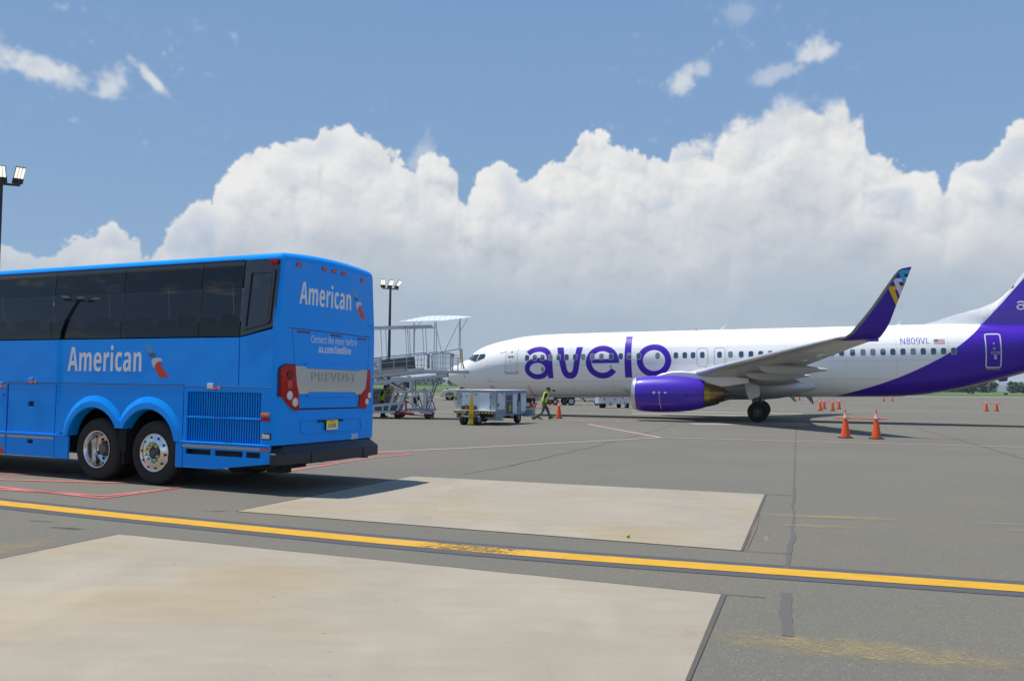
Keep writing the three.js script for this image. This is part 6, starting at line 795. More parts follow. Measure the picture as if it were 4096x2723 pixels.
function person(label, x, z, turn, style) { // walks towards local +x; z is across
  const o = thing('person', label, 'person', [x, gy(z), z], turn);
  const skin = mat(...style.skin, 0.6), J = style.joints;
  const limbs = (a, s) => union(a.map(([p, q]) => capsule(p, q)), s);
  // joints: hips, knees, ankles, shoulders ... with the lean of the stride
  const bodyG = fieldMesh(union([capsule([...J.hip, 0.12], [...J.chest, 0.13]), ball(J.chest[0], J.chest[1] - 0.03, 0, 0.115, 0.2, 0.19), capsule([...J.chest, 0.09], [...J.neck, 0.055]), capsule([...J.neck, 0.055], [...J.head, 0.06]), ...[0, 1].flatMap((i) => [capsule([...J.sh[i], 0.062], [...J.el[i], 0.045]), capsule([...J.el[i], 0.044], [...J.wr[i], 0.030]), capsule([...J.hp[i], 0.085], [...J.kn[i], 0.058]), capsule([...J.kn[i], 0.056], [...J.an[i], 0.04])])], 0.05), [0.05, 0.92, 0], 1.05, 90);
  const [hx, hy] = J.head;
  const headG = fieldMesh(union([ball(hx - 0.012, hy + 0.035, 0, 0.098, 0.105, 0.078), ball(hx + 0.03, hy - 0.03, 0, 0.062, 0.088, 0.058), capsule([hx + 0.088, hy + 0.02, 0, 0.010], [hx + 0.108, hy - 0.012, 0, 0.015]), ball(hx + 0.083, hy - 0.052, 0, 0.018, 0.011, 0.026), ball(hx + 0.070, hy - 0.088, 0, 0.022, 0.022, 0.026), ball(hx - 0.012, hy - 0.005, 0.078, 0.022, 0.032, 0.012), ball(hx - 0.012, hy - 0.005, -0.078, 0.022, 0.032, 0.012), ball(hx + 0.07, hy + 0.038, 0, 0.022, 0.012, 0.05)], 0.018), [hx, hy, 0], 0.19, 60);
  const handG = [0, 1].map((i) => { const [wx, wy, wz] = J.wr[i], s = wz > 0 ? 1 : -1, list = [ball(wx + 0.008, wy - 0.05, wz, 0.042, 0.052, 0.02)]; [[0.030, 0.072], [0.012, 0.082], [-0.006, 0.076], [-0.022, 0.060]].forEach(([dx, l], k) => { const a = [wx + dx + 0.006, wy - 0.088, wz], b = [wx + dx + 0.014, wy - 0.088 - l * 0.5, wz - s * 0.008], c = [wx + dx + 0.004, wy - 0.088 - l * 0.92, wz - s * 0.03]; list.push(capsule([...a, 0.0095], [...b, 0.0088]), capsule([...b, 0.0088], [...c, 0.0078])); }); list.push(capsule([wx + 0.03, wy - 0.03, wz, 0.012], [wx + 0.056, wy - 0.07, wz - s * 0.018, 0.0095]), capsule([wx + 0.056, wy - 0.07, wz - s * 0.018, 0.0095], [wx + 0.054, wy - 0.1, wz - s * 0.03, 0.0085]), capsule([wx, wy + 0.03, wz, 0.03], [wx + 0.004, wy - 0.02, wz, 0.026])); return fieldMesh(union(list, 0.008), [wx + 0.01, wy - 0.08, wz], 0.15, 56); });
  const body = part(o, 'body', join([bodyG, headG, ...handG]), skin);
  part(o, 'hair', fieldMesh((x, y, z) => Math.max(ball(hx - 0.022, hy + 0.052, 0, 0.110, 0.102, 0.092)(x, y, z), (x - hx - 0.055), -(y - hy + 0.055 + (x - hx) * -0.9 + 0.02 * Math.sin(x * 90))) , [hx, hy + 0.03, 0], 0.19, 56), mat(0.012, 0.008, 0.007, 0.8));
  part(o, 'trousers', fieldMesh(union([capsule([J.hip[0], J.hip[1] + 0.06, 0, 0.135], [J.hip[0], J.hip[1] - 0.04, 0, 0.14]), ...[0, 1].flatMap((i) => [capsule([...J.hp[i], 0.105], [...J.kn[i], 0.078]), capsule([...J.kn[i], 0.076], [J.an[i][0], J.an[i][1] + 0.015, J.an[i][2], 0.068])])], 0.04), [0.03, 0.55, 0], 0.68, 72), mat(...style.trousers, 0.85));
  const tor = union([capsule([J.hip[0] - 0.01, J.hip[1] + 0.08, -0.05, 0.14], [J.chest[0], J.chest[1], -0.08, 0.125]), capsule([J.hip[0] - 0.01, J.hip[1] + 0.08, 0.05, 0.14], [J.chest[0], J.chest[1], 0.08, 0.125]), capsule([J.chest[0], J.chest[1] + 0.1, -0.12, 0.075], [J.chest[0], J.chest[1] + 0.1, 0.12, 0.075])], 0.06);
  part(o, 'shirt', fieldMesh(union([tor, ...[0, 1].map((i) => capsule([...J.sh[i], 0.088], [lerp(J.sh[i][0], J.el[i][0], 0.6), lerp(J.sh[i][1], J.el[i][1], 0.6), lerp(J.sh[i][2], J.el[i][2], 0.6), 0.074]))], 0.03), [J.chest[0], 1.22, 0], 0.5, 60), mat(0.015, 0.015, 0.017, 0.9));
  const vestF = (x, y, z) => Math.max(tor(x, y, z) - 0.02, J.hip[1] - 0.06 - y, y - J.neck[1] - 0.02, -(Math.hypot(x - J.neck[0] - 0.05, z * 0.9, y - J.neck[1] - 0.06) - 0.125));
  const vest = part(o, 'high_visibility_vest', fieldMesh(vestF, [J.chest[0] - 0.02, 1.2, 0], 0.48, 64), mat(0.42, 0.78, 0.012, 0.6));
  part(vest, 'reflective_band', fieldMesh((x, y, z) => Math.max(tor(x, y, z) - 0.026, Math.abs(y - J.hip[1] - 0.24 + (x - J.hip[0]) * 0.2) - 0.028), [J.chest[0] - 0.02, 1.2, 0], 0.42, 64), mat(0.62, 0.64, 0.60, 0.4));
  for (const i of [0, 1]) { const [ax, ay, az] = J.an[i], t = J.toe[i]; part(o, 'shoe', fieldMesh((x, y, z) => Math.max(union([capsule([ax - 0.035, ay - 0.035, az, 0.05], [ax + 0.10 * Math.cos(t), ay - 0.045 + 0.16 * Math.sin(t), az, 0.045]), capsule([ax + 0.08 * Math.cos(t), ay - 0.05 + 0.1 * Math.sin(t), az, 0.045], [ax + 0.19 * Math.cos(t), ay - 0.055 + 0.2 * Math.sin(t), az, 0.034]), capsule([ax - 0.03, ay - 0.03, az, 0.05], [ax, ay + 0.04, az, 0.05])], 0.03)(x, y, z), -(y - ay + 0.085 - (x - ax) * Math.tan(t))), [ax + 0.06, ay - 0.02, az], 0.22, 44), mat(...style.shoes, 0.6)); }
  if (style.ears) part(o, 'ear_defender', [at(lathe([[0, -0.012], [0.022, -0.010], [0.024, 0.010], [0, 0.012]], 16, 'z'), hx - 0.025, hy - 0.015, 0.088), pipe([[hx - 0.03, hy - 0.02, 0.1], [hx - 0.05, hy - 0.07, 0.09], [hx - 0.08, hy - 0.1, 0.03], [hx - 0.05, hy - 0.07, -0.09]], 0.010)], mat(0.62, 0.5, 0.02, 0.5));
  if (style.badge) { part(o, 'lanyard', bar([J.chest[0] + 0.14, J.chest[1] + 0.02, 0.03], [J.chest[0] + 0.19, J.chest[1] - 0.22, 0.05], 0.007), mat(0.03, 0.06, 0.2, 0.6)); part(o, 'badge', rbox(0.012, 0.10, 0.07, 0.004, J.chest[0] + 0.195, J.chest[1] - 0.27, 0.05), mat(0.6, 0.6, 0.64, 0.5)); }
  return o;
}
const stride = { hip: [-0.02, 0.95, 0], chest: [0.06, 1.36, 0], neck: [0.12, 1.50, 0], head: [0.215, 1.655, 0], sh: [[0.05, 1.41, 0.19], [0.07, 1.41, -0.19]], el: [[-0.06, 1.13, 0.235], [0.16, 1.14, -0.23]], wr: [[-0.085, 0.88, 0.24], [0.30, 0.93, -0.22]], hp: [[-0.02, 0.92, 0.085], [-0.02, 0.92, -0.085]], kn: [[-0.10, 0.50, 0.085], [0.17, 0.51, -0.085]], an: [[-0.36, 0.155, 0.085], [0.31, 0.115, -0.085]], toe: [-0.35, 0.32] };
person('worker in yellow high-visibility vest and grey trousers walking right, dragging a grey bag', 1.87, -47.8, 0.06, { skin: [0.20, 0.085, 0.05], trousers: [0.085, 0.10, 0.115], shoes: [0.02, 0.018, 0.018], joints: stride, ears: true, badge: true });
person('worker mostly hidden behind the boarding ramp, dark trousers and brown boots showing below', -7.22, -47.9, 0.1, { skin: [0.3, 0.16, 0.1], trousers: [0.02, 0.02, 0.024], shoes: [0.07, 0.035, 0.012], joints: { ...stride, kn: [[0.12, 0.50, 0.085], [0.10, 0.51, -0.085]], an: [[0.02, 0.105, 0.085], [0.16, 0.105, -0.085]], toe: [0, 0] }, ears: false });
{ // the bag the worker drags
  const b = thing('drag_bag', 'long grey wedge-shaped bag dragged behind the walking worker', 'bag', [1.25, gy(-47.5) , -47.5], 0.06);
  part(b, 'bag', [rbox(0.62, 0.19, 0.2, 0.04, 0.22, 0.21, 0, 0, 0, 0.48)], mat(0.15, 0.165, 0.15, 0.85)); part(b, 'end_cap', rbox(0.10, 0.19, 0.205, 0.03, -0.045, 0.09, 0, 0, 0, 0.48), mat(0.10, 0.08, 0.06, 0.9)); part(b, 'pocket', rbox(0.22, 0.07, 0.215, 0.01, 0.2, 0.22, 0, 0, 0, 0.48), mat(0.09, 0.095, 0.085, 0.9)); part(b, 'strap', bar([0.48, 0.36, 0.02], [0.54, 0.80, 0.16], 0.012), mat(0.08, 0.08, 0.08, 0.8));
}
// ------------------------------------------------------------ ground vehicles beyond the airliner
const tyreM2 = mat(0.02, 0.018, 0.018, 0.85), rimW = mat(0.62, 0.62, 0.62, 0.5), bodyW = mat(0.62, 0.63, 0.66, 0.4, 0, { clearcoat: 0.4 }), blk2 = mat(0.015, 0.014, 0.014, 0.8);
function wheel2(parent, x, y, z, r, w, rr = 0.62, m = rimW) { const g = new THREE.Group(); g.name = 'wheel'; g.position.set(x, y, z); parent.add(g); part(g, 'tyre', lathe([[r * rr, -w / 2], [r * 0.9, -w * 0.52], [r, -w * 0.3], [r, w * 0.3], [r * 0.9, w * 0.52], [r * rr, w / 2]], 28, 'z'), tyreM2); part(g, 'rim', lathe([[0, w * 0.30], [r * 0.2, w * 0.34], [r * 0.5, w * 0.22], [r * rr, w * 0.48], [r * rr, -w * 0.48], [0, -w * 0.3]], 20, 'z'), m); part(g, 'hub', lathe([[0, w * 0.42], [r * 0.14, w * 0.4], [r * 0.14, w * 0.2]], 12, 'z'), blk2); }
{ // white bag tractor seen end-on under the belly
  const z = -74.2, t = thing('baggage_tractor', 'low white baggage tractor with two round red lamps, seen under the airliner belly', 'tractor', [7.55, gy(z), z], 0.12);
  part(t, 'body', [slab(poly([[0, 0.36], [2.2, 0.36], [2.32, 0.5], [2.32, 0.98], [2.2, 1.12], [0, 1.14]]), 1.5, 0.03, -1.5)], bodyW); part(t, 'side_plate', rbox2(-0.04, 0.36, 0.38, 1.13, -0.02, 0.04, 0.02), mat(0.76, 0.76, 0.75, 0.4)); part(t, 'slot', rbox2(0.42, 1.62, 0.93, 1.10, -0.02, 0.012, 0.01), blk2); part(t, 'beacon', at(lathe([[0.07, 0], [0.07, 0.1], [0.04, 0.14], [0, 0.14]], 14), 0.52, 0.96, 0.02), mat(0.8, 0.45, 0.02, 0.3));
  const disc = (x, y, r, m, n) => part(t, n, at(lathe([[0, 0.02], [r * 0.9, 0.02], [r, 0.0]], 18, 'z'), x, y, 0.005), m); disc(0.5, 0.76, 0.07, mat(0.3, 0.05, 0.03, 0.3), 'tail_lamp'); disc(1.43, 0.75, 0.07, mat(0.3, 0.05, 0.03, 0.3), 'tail_lamp'); disc(2.12, 0.88, 0.09, mat(0.10, 0.11, 0.14, 0.3), 'port'); disc(2.12, 0.88, 0.055, mat(0.55, 0.57, 0.6, 0.3), 'port_centre'); part(t, 'badge', at(lathe([[0, 0.02], [0.075, 0.02], [0.08, 0]], 18, 'z'), 0.16, 0.9, 0.042), mat(0.4, 0.4, 0.44, 0.4)); part(t, 'warning_label', rbox2(0.92, 1.10, 0.44, 0.58, -0.01, 0.008, 0.003), mat(0.65, 0.5, 0.02, 0.5));
  part(t, 'fender', [rbox2(2.42, 2.80, 0.42, 1.02, -1.3, -0.02, 0.06), rbox2(2.34, 2.42, 0.16, 1.08, -0.1, 0.02, 0.02)], bodyW); part(t, 'mirror', rbox2(2.82, 2.90, 0.82, 1.06, -0.4, -0.3, 0.02), blk2); part(t, 'hitch', [rbox2(0.95, 1.2, 0.28, 0.36, -0.2, 0.02, 0.02), pipe([[0.65, 0.34, 0], [0.85, 0.22, 0.02], [1.1, 0.22, 0.02], [1.25, 0.33, 0]], 0.012)], blk2);
  for (const [x, zz] of [[0.28, -0.18], [2.55, -0.25], [0.75, -1.3], [2.1, -1.3]]) { const g = new THREE.Group(); g.name = 'wheel'; g.position.set(x, 0.25, zz); g.rotation.y = Math.PI / 2; t.add(g); part(g, 'tyre', lathe([[0.13, -0.14], [0.22, -0.145], [0.25, -0.09], [0.25, 0.09], [0.22, 0.145], [0.13, 0.14], [0, 0.1]], 24, 'z'), tyreM2); }
}
{ // tank trailer coupled to a striped-tail truck, only the running gear shows under the belly
  const z = -82.2, t = thing('service_truck', 'white service truck with black running gear and red striped tail board under the belly', 'truck', [2.9, gy(z), z], 0.0);
  part(t, 'cab', [rbox2(0.0, 1.15, 0.52, 2.2, -2.0, 0, 0.06)], bodyW); part(t, 'chassis', [box2(0.9, 3.2, 0.62, 1.0, -1.9, -0.15), box2(1.0, 3.1, 1.0, 1.35, -2.0, -0.05)], blk2); part(t, 'mudguard', gridMesh(12, 1, (u, w) => { const a = lerp(0.2, 2.6, u); return V(2.85 - Math.cos(a) * 0.47, 0.36 + Math.sin(a) * 0.5, w ? 0.05 : -0.4); }), mat(0.7, 0.7, 0.7, 0.4)); part(t, 'tank_deck', rbox2(1.0, 3.4, 1.35, 2.3, -2.1, 0.05, 0.1), bodyW); part(t, 'cab_badge', at(lathe([[0, 0.01], [0.12, 0.01], [0.12, 0]], 18, 'z'), 0.74, 1.15, 0.002), mat(0.30, 0.30, 0.5, 0.5));
  { const tex = canvasTex(128, 64, (c) => { c.fillStyle = '#c9c6bd'; c.fillRect(0, 0, 128, 64); c.fillStyle = '#7a1420'; for (let i = -3; i < 8; i++) { c.beginPath(); c.moveTo(i * 30, 0); c.lineTo(i * 30 + 15, 0); c.lineTo(i * 30 + 65, 64); c.lineTo(i * 30 + 50, 64); c.fill(); } }); const g = slab(poly([[3.22, 1.05], [3.95, 1.05], [4.3, 0.34], [4.1, 0.34]]), 0.05, 0, -0.1), p = g.attributes.position, uv = g.attributes.uv; for (let i = 0; i < p.count; i++) uv.setXY(i, (p.getX(i) - 3.2) / 1.1, (p.getY(i) - 0.3) / 0.75); part(t, 'striped_board', g, new THREE.MeshStandardMaterial({ map: tex, roughness: 0.5 })); }
  wheel2(t, 1.33, 0.32, -0.15, 0.32, 0.22, 0.58); wheel2(t, 2.85, 0.37, -0.15, 0.37, 0.24, 0.66); wheel2(t, 2.3, 0.37, -1.8, 0.37, 0.24); wheel2(t, 0.85, 0.32, -1.8, 0.32, 0.22);
  const c = thing('towed_trailer', 'silver and blue towed trailer with yellow draw bar between truck and tractor', 'trailer', [7.3, gy(-83.5), -83.5], 0.05);
  part(c, 'bed', [rbox2(-0.1, 2.3, 0.66, 0.86, -1.5, 0, 0.05), rbox2(0.2, 1.2, 0.32, 0.5, -1.3, -0.05, 0.08)], mat(0.5, 0.52, 0.55, 0.3, 0.4)); part(c, 'stripe', rbox2(0.0, 2.25, 0.88, 1.02, -1.5, 0.01, 0.02), mat(0.05, 0.06, 0.3, 0.4)); part(c, 'draw_bar', [bar([-0.1, 0.42, -0.4], [-2.1, 0.45, -0.4], 0.035), rbox(0.2, 0.24, 0.2, 0.03, -0.05, 0.44, -0.4)], mat(0.7, 0.36, 0.02, 0.5)); part(c, 'frame', [bar([-2.2, 0.9, -0.8], [-0.2, 1.0, -0.8], 0.06), bar([-2.2, 0.72, -0.8], [-0.3, 0.76, -0.8], 0.03)], mat(0.4, 0.42, 0.48, 0.5)); wheel2(c, 1.05, 0.27, -0.1, 0.27, 0.2, 0.5, blk2);
}
{ // generator cart half behind the power unit
  const z = -70.2, t = thing('air_start_cart', 'small white cart on wheels between the power unit and the left cone', 'cart', [0.75, gy(z), z], 0.1);
  part(t, 'body', rbox2(0, 1.0, 0.85, 1.25, -1.4, 0, 0.05), bodyW); part(t, 'side_box', rbox2(1.02, 2.35, 0.62, 1.3, -1.4, -0.2, 0.04), mat(0.42, 0.45, 0.5, 0.5)); part(t, 'engine_block', rbox2(0.1, 1.25, 0.3, 0.85, -1.3, -0.1, 0.05), blk2); part(t, 'grille', [box2(1.85, 2.2, 0.75, 0.77, -0.2, -0.18), box2(1.85, 2.2, 0.9, 0.92, -0.2, -0.18), box2(1.85, 2.2, 1.05, 1.07, -0.2, -0.18)], mat(0.25, 0.28, 0.32, 0.5)); wheel2(t, 0.62, 0.3, -0.05, 0.3, 0.18, 0.6); part(t, 'jack', [bar([1.35, 0.35, -0.2], [1.2, 0, -0.2], 0.03), bar([1.15, 0.5, -0.2], [1.3, 0.3, -0.2], 0.04)], blk2);
}
{ // pickup-shaped tug left of the airliner nose
  const z = -99.6, t = thing('white_pickup', 'white pickup truck parked behind the ground power unit, its rounded front at left', 'pickup', [-8.15, gy(z), z], 0.0);
  const prof = new THREE.Shape(); prof.moveTo(0.05, 0.38); prof.lineTo(0.0, 0.75); prof.quadraticCurveTo(0.05, 1.12, 0.55, 1.22); prof.lineTo(1.9, 1.32); prof.lineTo(2.6, 1.86); prof.quadraticCurveTo(2.8, 1.94, 3.1, 1.95); prof.lineTo(4.3, 1.93); prof.quadraticCurveTo(4.5, 1.9, 4.6, 1.35); prof.lineTo(5.6, 1.32); prof.lineTo(5.65, 0.5); prof.lineTo(1.62, 0.38); prof.absarc(1.03, 0.40, 0.52, 0, Math.PI, false); prof.closePath();
  part(t, 'body', slab(prof, 1.9, 0.06, -1.9), bodyW); part(t, 'windscreen', slab(poly([[2.02, 1.36], [2.62, 1.80], [3.0, 1.84], [3.0, 1.38]]), 0.02, 0, 0.0), mat(0.03, 0.05, 0.08, 0.1)); part(t, 'side_window', slab(poly([[3.1, 1.38], [3.1, 1.84], [4.2, 1.82], [4.35, 1.38]]), 0.02, 0, 0.0), mat(0.03, 0.05, 0.08, 0.1)); part(t, 'wheel_arch', at(lathe([[0.40, -0.1], [0.53, -0.1], [0.53, 0.04], [0.40, 0.04]], 28, 'z'), 1.03, 0.41, 0), blk2); part(t, 'bumper', rbox2(-0.06, 0.3, 0.36, 0.5, -1.9, 0.03, 0.03), blk2); part(t, 'running_board', rbox2(1.6, 2.6, 0.3, 0.42, -1.8, 0.02, 0.03), blk2); part(t, 'mirror', rbox2(0.55, 0.85, 1.25, 1.36, 0.02, 0.2, 0.02), blk2);
  part(t, 'lettering', onSurface(textShapes(regular, 'avelo', 2.05, 1.0, 0.75, 0.16), (a, b, o) => V(a, b, 0.0 + o), 0.003, 0), mat(0.25, 0.18, 0.5, 0.5)); wheel2(t, 1.03, 0.38, -0.12, 0.38, 0.24, 0.62, mat(0.35, 0.36, 0.36, 0.5)); wheel2(t, 4.4, 0.38, -0.12, 0.38, 0.24); wheel2(t, 1.75, 0.36, -1.75, 0.36, 0.24, 0.5, blk2);
}
{ // yellow posts with a sagging chain
  for (const [x, z, l] of [[-4.98, -75.94, 'yellow post with base plate in front of the white pickup'], [-12.1, -92, 'yellow post with base plate seen through the boarding ramp']]) { const t = thing('barrier_post', l, 'post', [x, gy(z), z], 0, 'yellow barrier posts'); part(t, 'post', at(lathe([[0.05, 0], [0.05, 0.93], [0.03, 0.97], [0, 0.97]], 14), 0, 0, 0), mat(0.68, 0.46, 0.02, 0.5)); part(t, 'base', at(lathe([[0, 0], [0.24, 0], [0.24, 0.03], [0, 0.035]], 18), 0, 0, 0), mat(0.2, 0.2, 0.2, 0.7)); }
  const ch = thing('barrier_chain', 'thin yellow chain sagging between the barrier posts', 'chain', [-4.98, gy(-75.94) + 0.9, -75.94]); const pts = []; for (let i = 0; i <= 16; i++) { const t = i / 16; pts.push([-7.12 * t, -0.3 * 4 * t * (1 - t), -16.06 * t]); } part(ch, 'chain', pipe(pts, 0.02, 5), mat(0.6, 0.48, 0.1, 0.6));
}
{ // box-bodied truck and belt loader behind the boarding ramp
  const z = -105, t = thing('box_truck', 'grey box-bodied truck with a dark louvred shutter behind the boarding ramp', 'truck', [-15.6, gy(z), z], 0.1);
  part(t, 'box_body', [slab(poly([[0, 0.6], [3.4, 0.6], [3.4, 2.35], [3.1, 2.62], [0, 2.62]]), 2.3, 0.04, -2.3)], mat(0.52, 0.55, 0.62, 0.45)); part(t, 'roof', rbox2(-0.05, 3.0, 2.62, 2.70, -2.35, 0.05, 0.03), mat(0.75, 0.75, 0.76, 0.4)); const sh = part(t, 'shutter', rbox2(2.35, 3.1, 1.15, 2.05, 0, 0.03, 0.01), mat(0.03, 0.025, 0.028, 0.7)); for (let i = 0; i < 6; i++) part(sh, 'slat', rbox2(2.38, 3.07, 1.2 + i * 0.14, 1.24 + i * 0.14, 0.03, 0.05, 0.006), mat(0.08, 0.07, 0.07, 0.6)); wheel2(t, 0.7, 0.4, -0.1, 0.4, 0.25); wheel2(t, 2.8, 0.4, -0.1, 0.4, 0.25); part(t, 'chassis', box2(0.1, 3.3, 0.4, 0.6, -2, -0.2), blk2);
  const b = thing('belt_loader', 'white and yellow belt loader seen through the struts of the boarding ramp', 'belt loader', [-11.4, gy(-93), -93], 0.05);
  part(b, 'body', [rbox2(-1.6, 1.7, 0.35, 0.75, -1.3, 0, 0.06)], mat(0.62, 0.62, 0.6, 0.45)); part(b, 'bonnet', slab(poly([[0.1, 0.75], [1.7, 0.62], [1.7, 0.75], [0.9, 1.0], [0.1, 1.05]]), 0.9, 0.03, -1.1), mat(0.65, 0.45, 0.08, 0.45)); part(b, 'conveyor', [beam([-2.6, 1.9, -0.3], [2.4, 0.75, -0.3], 0.12, 0.16), beam([-2.6, 1.9, -1.0], [2.4, 0.75, -1.0], 0.12, 0.16), beam([-2.6, 1.86, -0.65], [2.4, 0.71, -0.65], 0.7, 0.05)], mat(0.6, 0.6, 0.6, 0.4)); wheel2(b, -1.1, 0.28, 0, 0.28, 0.2, 0.5, blk2); wheel2(b, 1.2, 0.28, 0, 0.28, 0.2, 0.5, blk2);
  const c = thing('baggage_cart', 'white and orange carts standing far behind the airliner engine', 'cart', [11.6, gy(-92), -92], 0); part(c, 'bed', [rbox2(0, 2.6, 0.4, 0.55, -1.4, 0, 0.03), rbox2(0.05, 2.5, 0.55, 0.85, -1.3, -0.05, 0.05)], mat(0.62, 0.62, 0.64, 0.4)); part(c, 'side_panel', rbox2(0.3, 1.9, 0.42, 0.62, 0, 0.03, 0.02), mat(0.75, 0.3, 0.05, 0.5)); part(c, 'end_frame', [rbox2(0, 0.08, 0.5, 1.5, -1.4, 0, 0.02), rbox2(2.5, 2.58, 0.5, 1.5, -1.4, 0, 0.02)], bodyW); for (const x of [0.5, 2.1]) wheel2(c, x, 0.2, -0.1, 0.2, 0.12, 0.5, blk2);
}
{ // a small ball left on the far pad
  const b = thing('small_ball', 'tiny yellow-green ball lying on the far concrete pad', 'ball', [1.29, 0.024, -9.42]); part(b, 'shell', new THREE.IcosahedronGeometry(0.02, 3), mat(0.36, 0.42, 0.03, 0.9)); part(b, 'seam', at(new THREE.TorusGeometry(0.0197, 0.001, 6, 24), 0, 0, 0, 0.6, 0.3, 0), mat(0.8, 0.8, 0.6, 0.8));
}
// ------------------------------------------------------------ far field: hills, trees, buildings, airfield signs
M.hill = new THREE.MeshStandardMaterial({ color: C(0.055, 0.085, 0.06), roughness: 1 });
function ridge(name, x0, x1, z, hf, m) { return structure(name, gridMesh(160, 8, (u, w) => { const x = lerp(x0, x1, u), h = hf(x); return V(x, -1 + h * Math.sin(w * Math.PI / 2) * (0.9 + 0.1 * n2(u * 90, w * 8, 3)), z - w * 900 + 200 * (n2(u * 20, 4, 4) - 0.5)); }), m); }
ridge('hill', -2500, 7000, -5200, (x) => 20 + 48 * fbm2(x * 0.0007 + 3, 1.5, 4, 2) * sstep(400, 2600, x) + 18 * sstep(-2000, -900, x) * (1 - sstep(-900, 600, x)) + 10 * fbm2(x * 0.004, 7, 2, 6), M.hill);
ridge('hill', -6000, 9000, -9000, (x) => 60 + 90 * fbm2(x * 0.0004 + 9, 1.5, 4, 12) * sstep(-500, 4500, x), M.hill);
// five tree shapes: crowns are clumps of small leaf faces round a few limbs
const treeProtos = [];
{
  const bark = mat(0.07, 0.055, 0.04, 0.95), greens = [[0.040, 0.092, 0.026], [0.052, 0.110, 0.026], [0.030, 0.072, 0.030], [0.075, 0.120, 0.030], [0.042, 0.086, 0.034]].map((c) => new THREE.MeshPhysicalMaterial({ color: C(...c), roughness: 0.9, side: THREE.DoubleSide }));
  for (let v = 0; v < 6; v++) {
    const r = rng(100 + v), H = 1, limbs = [lathe([[0.035, 0], [0.024, 0.25], [0.014, 0.55], [0.003, 0.8]], 8)], clumps = [], wide = 0.28 + 0.12 * r();
    for (let i = 0; i < 7; i++) { const a = r() * 6.28, y = 0.25 + 0.4 * r(); limbs.push(bar([0, y, 0], [Math.cos(a) * wide * 0.7, y + 0.18, Math.sin(a) * wide * 0.7], 0.013, 0.003, 5)); }
    for (let i = 0; i < 34; i++) { const a = r() * 6.28, y = 0.08 + 0.84 * Math.pow(r(), 0.85), w = wide * Math.pow(Math.sin(Math.PI * Math.min(0.98, (y + 0.08) / 1.1)), 0.7) * Math.sqrt(r()); clumps.push([Math.cos(a) * w, y, Math.sin(a) * w, 0.075 + 0.06 * r()]); }
    const pos = []; for (const [cx, cy, cz, cr] of clumps) for (let k = 0; k < 46; k++) { const u = r() * 2 - 1, a = r() * 6.28, q = Math.sqrt(1 - u * u), rr = cr * (0.62 + 0.45 * r()), s = 0.014 + 0.016 * r(); const c = [cx + q * Math.cos(a) * rr * 1.15, cy + u * rr * 0.85, cz + q * Math.sin(a) * rr * 1.15]; for (let j = 0; j < 3; j++) pos.push(c[0] + (r() - 0.5) * 2.4 * s, c[1] + (r() - 0.5) * 2.2 * s, c[2] + (r() - 0.5) * 2.4 * s); }
    const g = new THREE.BufferGeometry(); g.setAttribute('position', new THREE.BufferAttribute(new Float32Array(pos), 3)); g.computeVertexNormals();
    const core = join(clumps.slice(0, 24).map(([x, y, z, q]) => at(new THREE.IcosahedronGeometry(q * 0.86, 1), x, y, z)));
    treeProtos.push({ trunk: join(limbs), crown: join([g, core]), m: greens[v % 5], bark });
  }
}
let treeN = 0;
function tree(x, z, h, label, group) { const p = treeProtos[(treeN * 7 + 3) % 6], o = thing('broadleaf_tree', label, 'tree', [x, -0.3, z], treeN * 1.7, group); o.scale.set(h * (1.25 + 0.35 * hsh(treeN, 3, 1)), h, h * (1.25 + 0.35 * hsh(treeN, 5, 1))); part(o, 'trunk', p.trunk, p.bark); part(o, 'crown', p.crown, greenFor()); treeN++; }
const greenPool = treeProtos.map((p) => p.m); function greenFor() { return greenPool[Math.floor(hsh(treeN, 17, 3) * 5.99)]; }
{ // left wood behind the nose and the ramp, seen at about 900 m; right wood below the tail
  const r = rng(31);
  for (let i = 0; i < 46; i++) { const px = -640 + i * 15.5 + r() * 9, x = px * 1.0 * 0.62 + 20, z = -880 - r() * 90, h = 6 + 4.5 * n2(i * 0.33, 2, 3) + (i > 30 ? 3.5 * n2(i * 0.5, 8, 4) : 0); tree(x * 0.95 - 60, z, h, 'leafy tree in the far wood beyond the grass, left of the airliner', 'trees of the far left wood'); }
  for (let i = 0; i < 54; i++) { const x = 425 + i * 4.9 + r() * 3, z = -860 - r() * 70 + (i % 3) * 14, h = 8.5 + 6.5 * n2(i * 0.28, 6, 7); tree(x, z, h, 'leafy tree in the far wood beyond the runway, right under the airliner tail', 'trees of the far right wood'); }
}
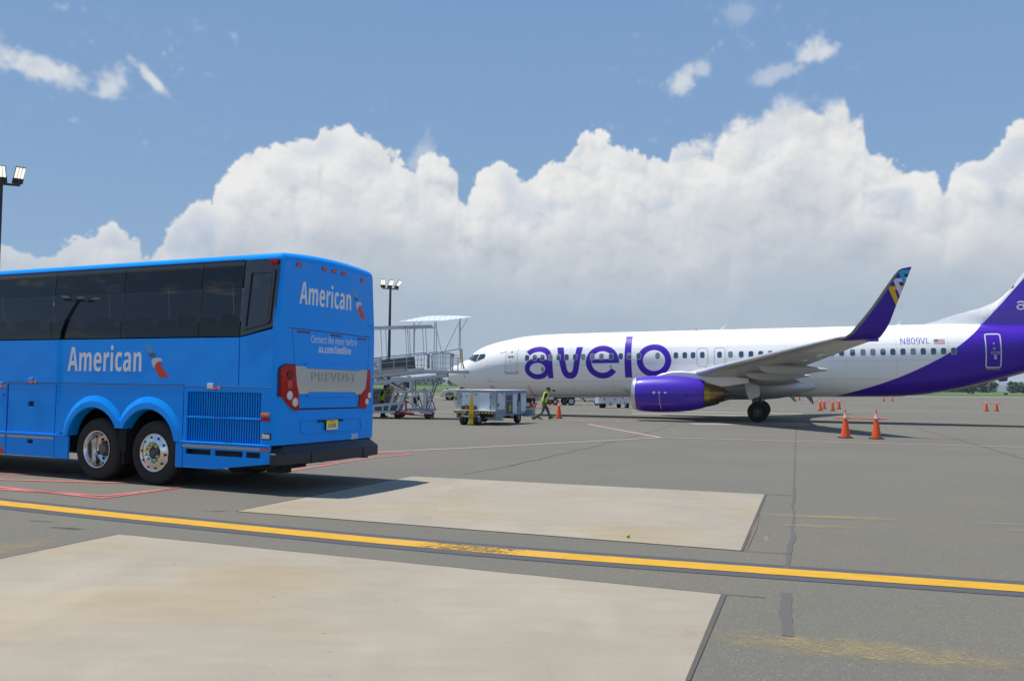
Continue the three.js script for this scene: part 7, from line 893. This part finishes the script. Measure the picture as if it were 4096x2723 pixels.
{ // far buildings
  const B = (name, label, x, z, w, h, d, wallM, roofM, turn, wins) => { const o = thing(name, label, 'building', [x, -0.3, z], turn, null); part(o, 'wall', box2(0, w, 0, h, -d, 0), wallM); part(o, 'roof', slab(poly([[-0.4, h], [w + 0.4, h], [w + 0.4, h + 0.35], [-0.4, h + 0.35]]), d + 0.6, 0.02, -d - 0.3), roofM); for (const [a, b, c, e] of wins) { const f = part(o, 'window', rbox2(a, b, c, e, 0, 0.08, 0.03), mat(0.07, 0.09, 0.12, 0.2)); part(f, 'sill', box2(a - 0.1, b + 0.1, c - 0.15, c, 0, 0.2), wallM); } return o; };
  B('hangar_block', 'pale grey far building with a row of four dark windows below the airliner tail', 475.5, -905, 10.5, 6.6, 9, mat(0.34, 0.36, 0.38, 0.8), mat(0.3, 0.3, 0.3, 0.8), -0.2, [[2.6, 3.2, 3.4, 4.9], [4.6, 5.2, 3.4, 4.9], [6.6, 7.2, 3.4, 4.9], [8.6, 9.2, 3.4, 4.9], [3.8, 5.0, 0.2, 2.2]]);
  B('far_shed', 'low white far shed left of the grey building below the tail', 436, -885, 24, 4.6, 10, mat(0.62, 0.6, 0.57, 0.8), mat(0.55, 0.55, 0.55, 0.8), -0.1, [[8, 9.4, 1.6, 3], [15, 16.4, 1.6, 3]]);
  B('far_house', 'low far house with a pinkish roof in front of the left wood', -96, -800, 21, 4.4, 10, mat(0.42, 0.40, 0.36, 0.8), mat(0.42, 0.20, 0.15, 0.8), 0, [[3, 5, 1.2, 3], [9, 11, 1.2, 3], [15, 17, 1.2, 3]]);
  B('far_house', 'pale grey far house among the trees of the left wood', -58, -830, 11, 6.5, 9, mat(0.36, 0.40, 0.42, 0.8), mat(0.34, 0.36, 0.38, 0.8), 0, [[2, 4, 2, 4], [7, 9, 2, 4]]);
  for (const [x, z, w, h, m, l] of [[245.2, -462, 3.5, 1.15, 0, 'long black airfield sign panel on the far grass'], [234.8, -440, 1.0, 0.95, 1, 'small yellow airfield sign on the far grass'], [235.95, -440.5, 1.1, 0.95, 0, 'small black airfield sign beside the yellow one'], [214.4, -374, 1.6, 1.05, 0, 'square black airfield sign alone on the right grass']]) { const o = thing('airfield_sign', l, 'sign', [x, gy(z), z], -0.45, 'airfield signs on the far grass'); part(o, 'panel', rbox2(0, w, 0.35, h, -0.3, 0, 0.05), m ? mat(0.6, 0.36, 0.01, 0.6) : mat(0.02, 0.018, 0.02, 0.7)); for (const k of [0.15, 0.85]) part(o, 'leg', box2(w * k - 0.1, w * k + 0.1, 0, 0.36, -0.2, -0.1), mat(0.1, 0.1, 0.1, 0.8)); }
}
scene.fog = new THREE.FogExp2(new THREE.Color().setRGB(0.62, 0.72, 0.84), 0.00009);
console.log('rest done');
renderer.render(scene, camera);
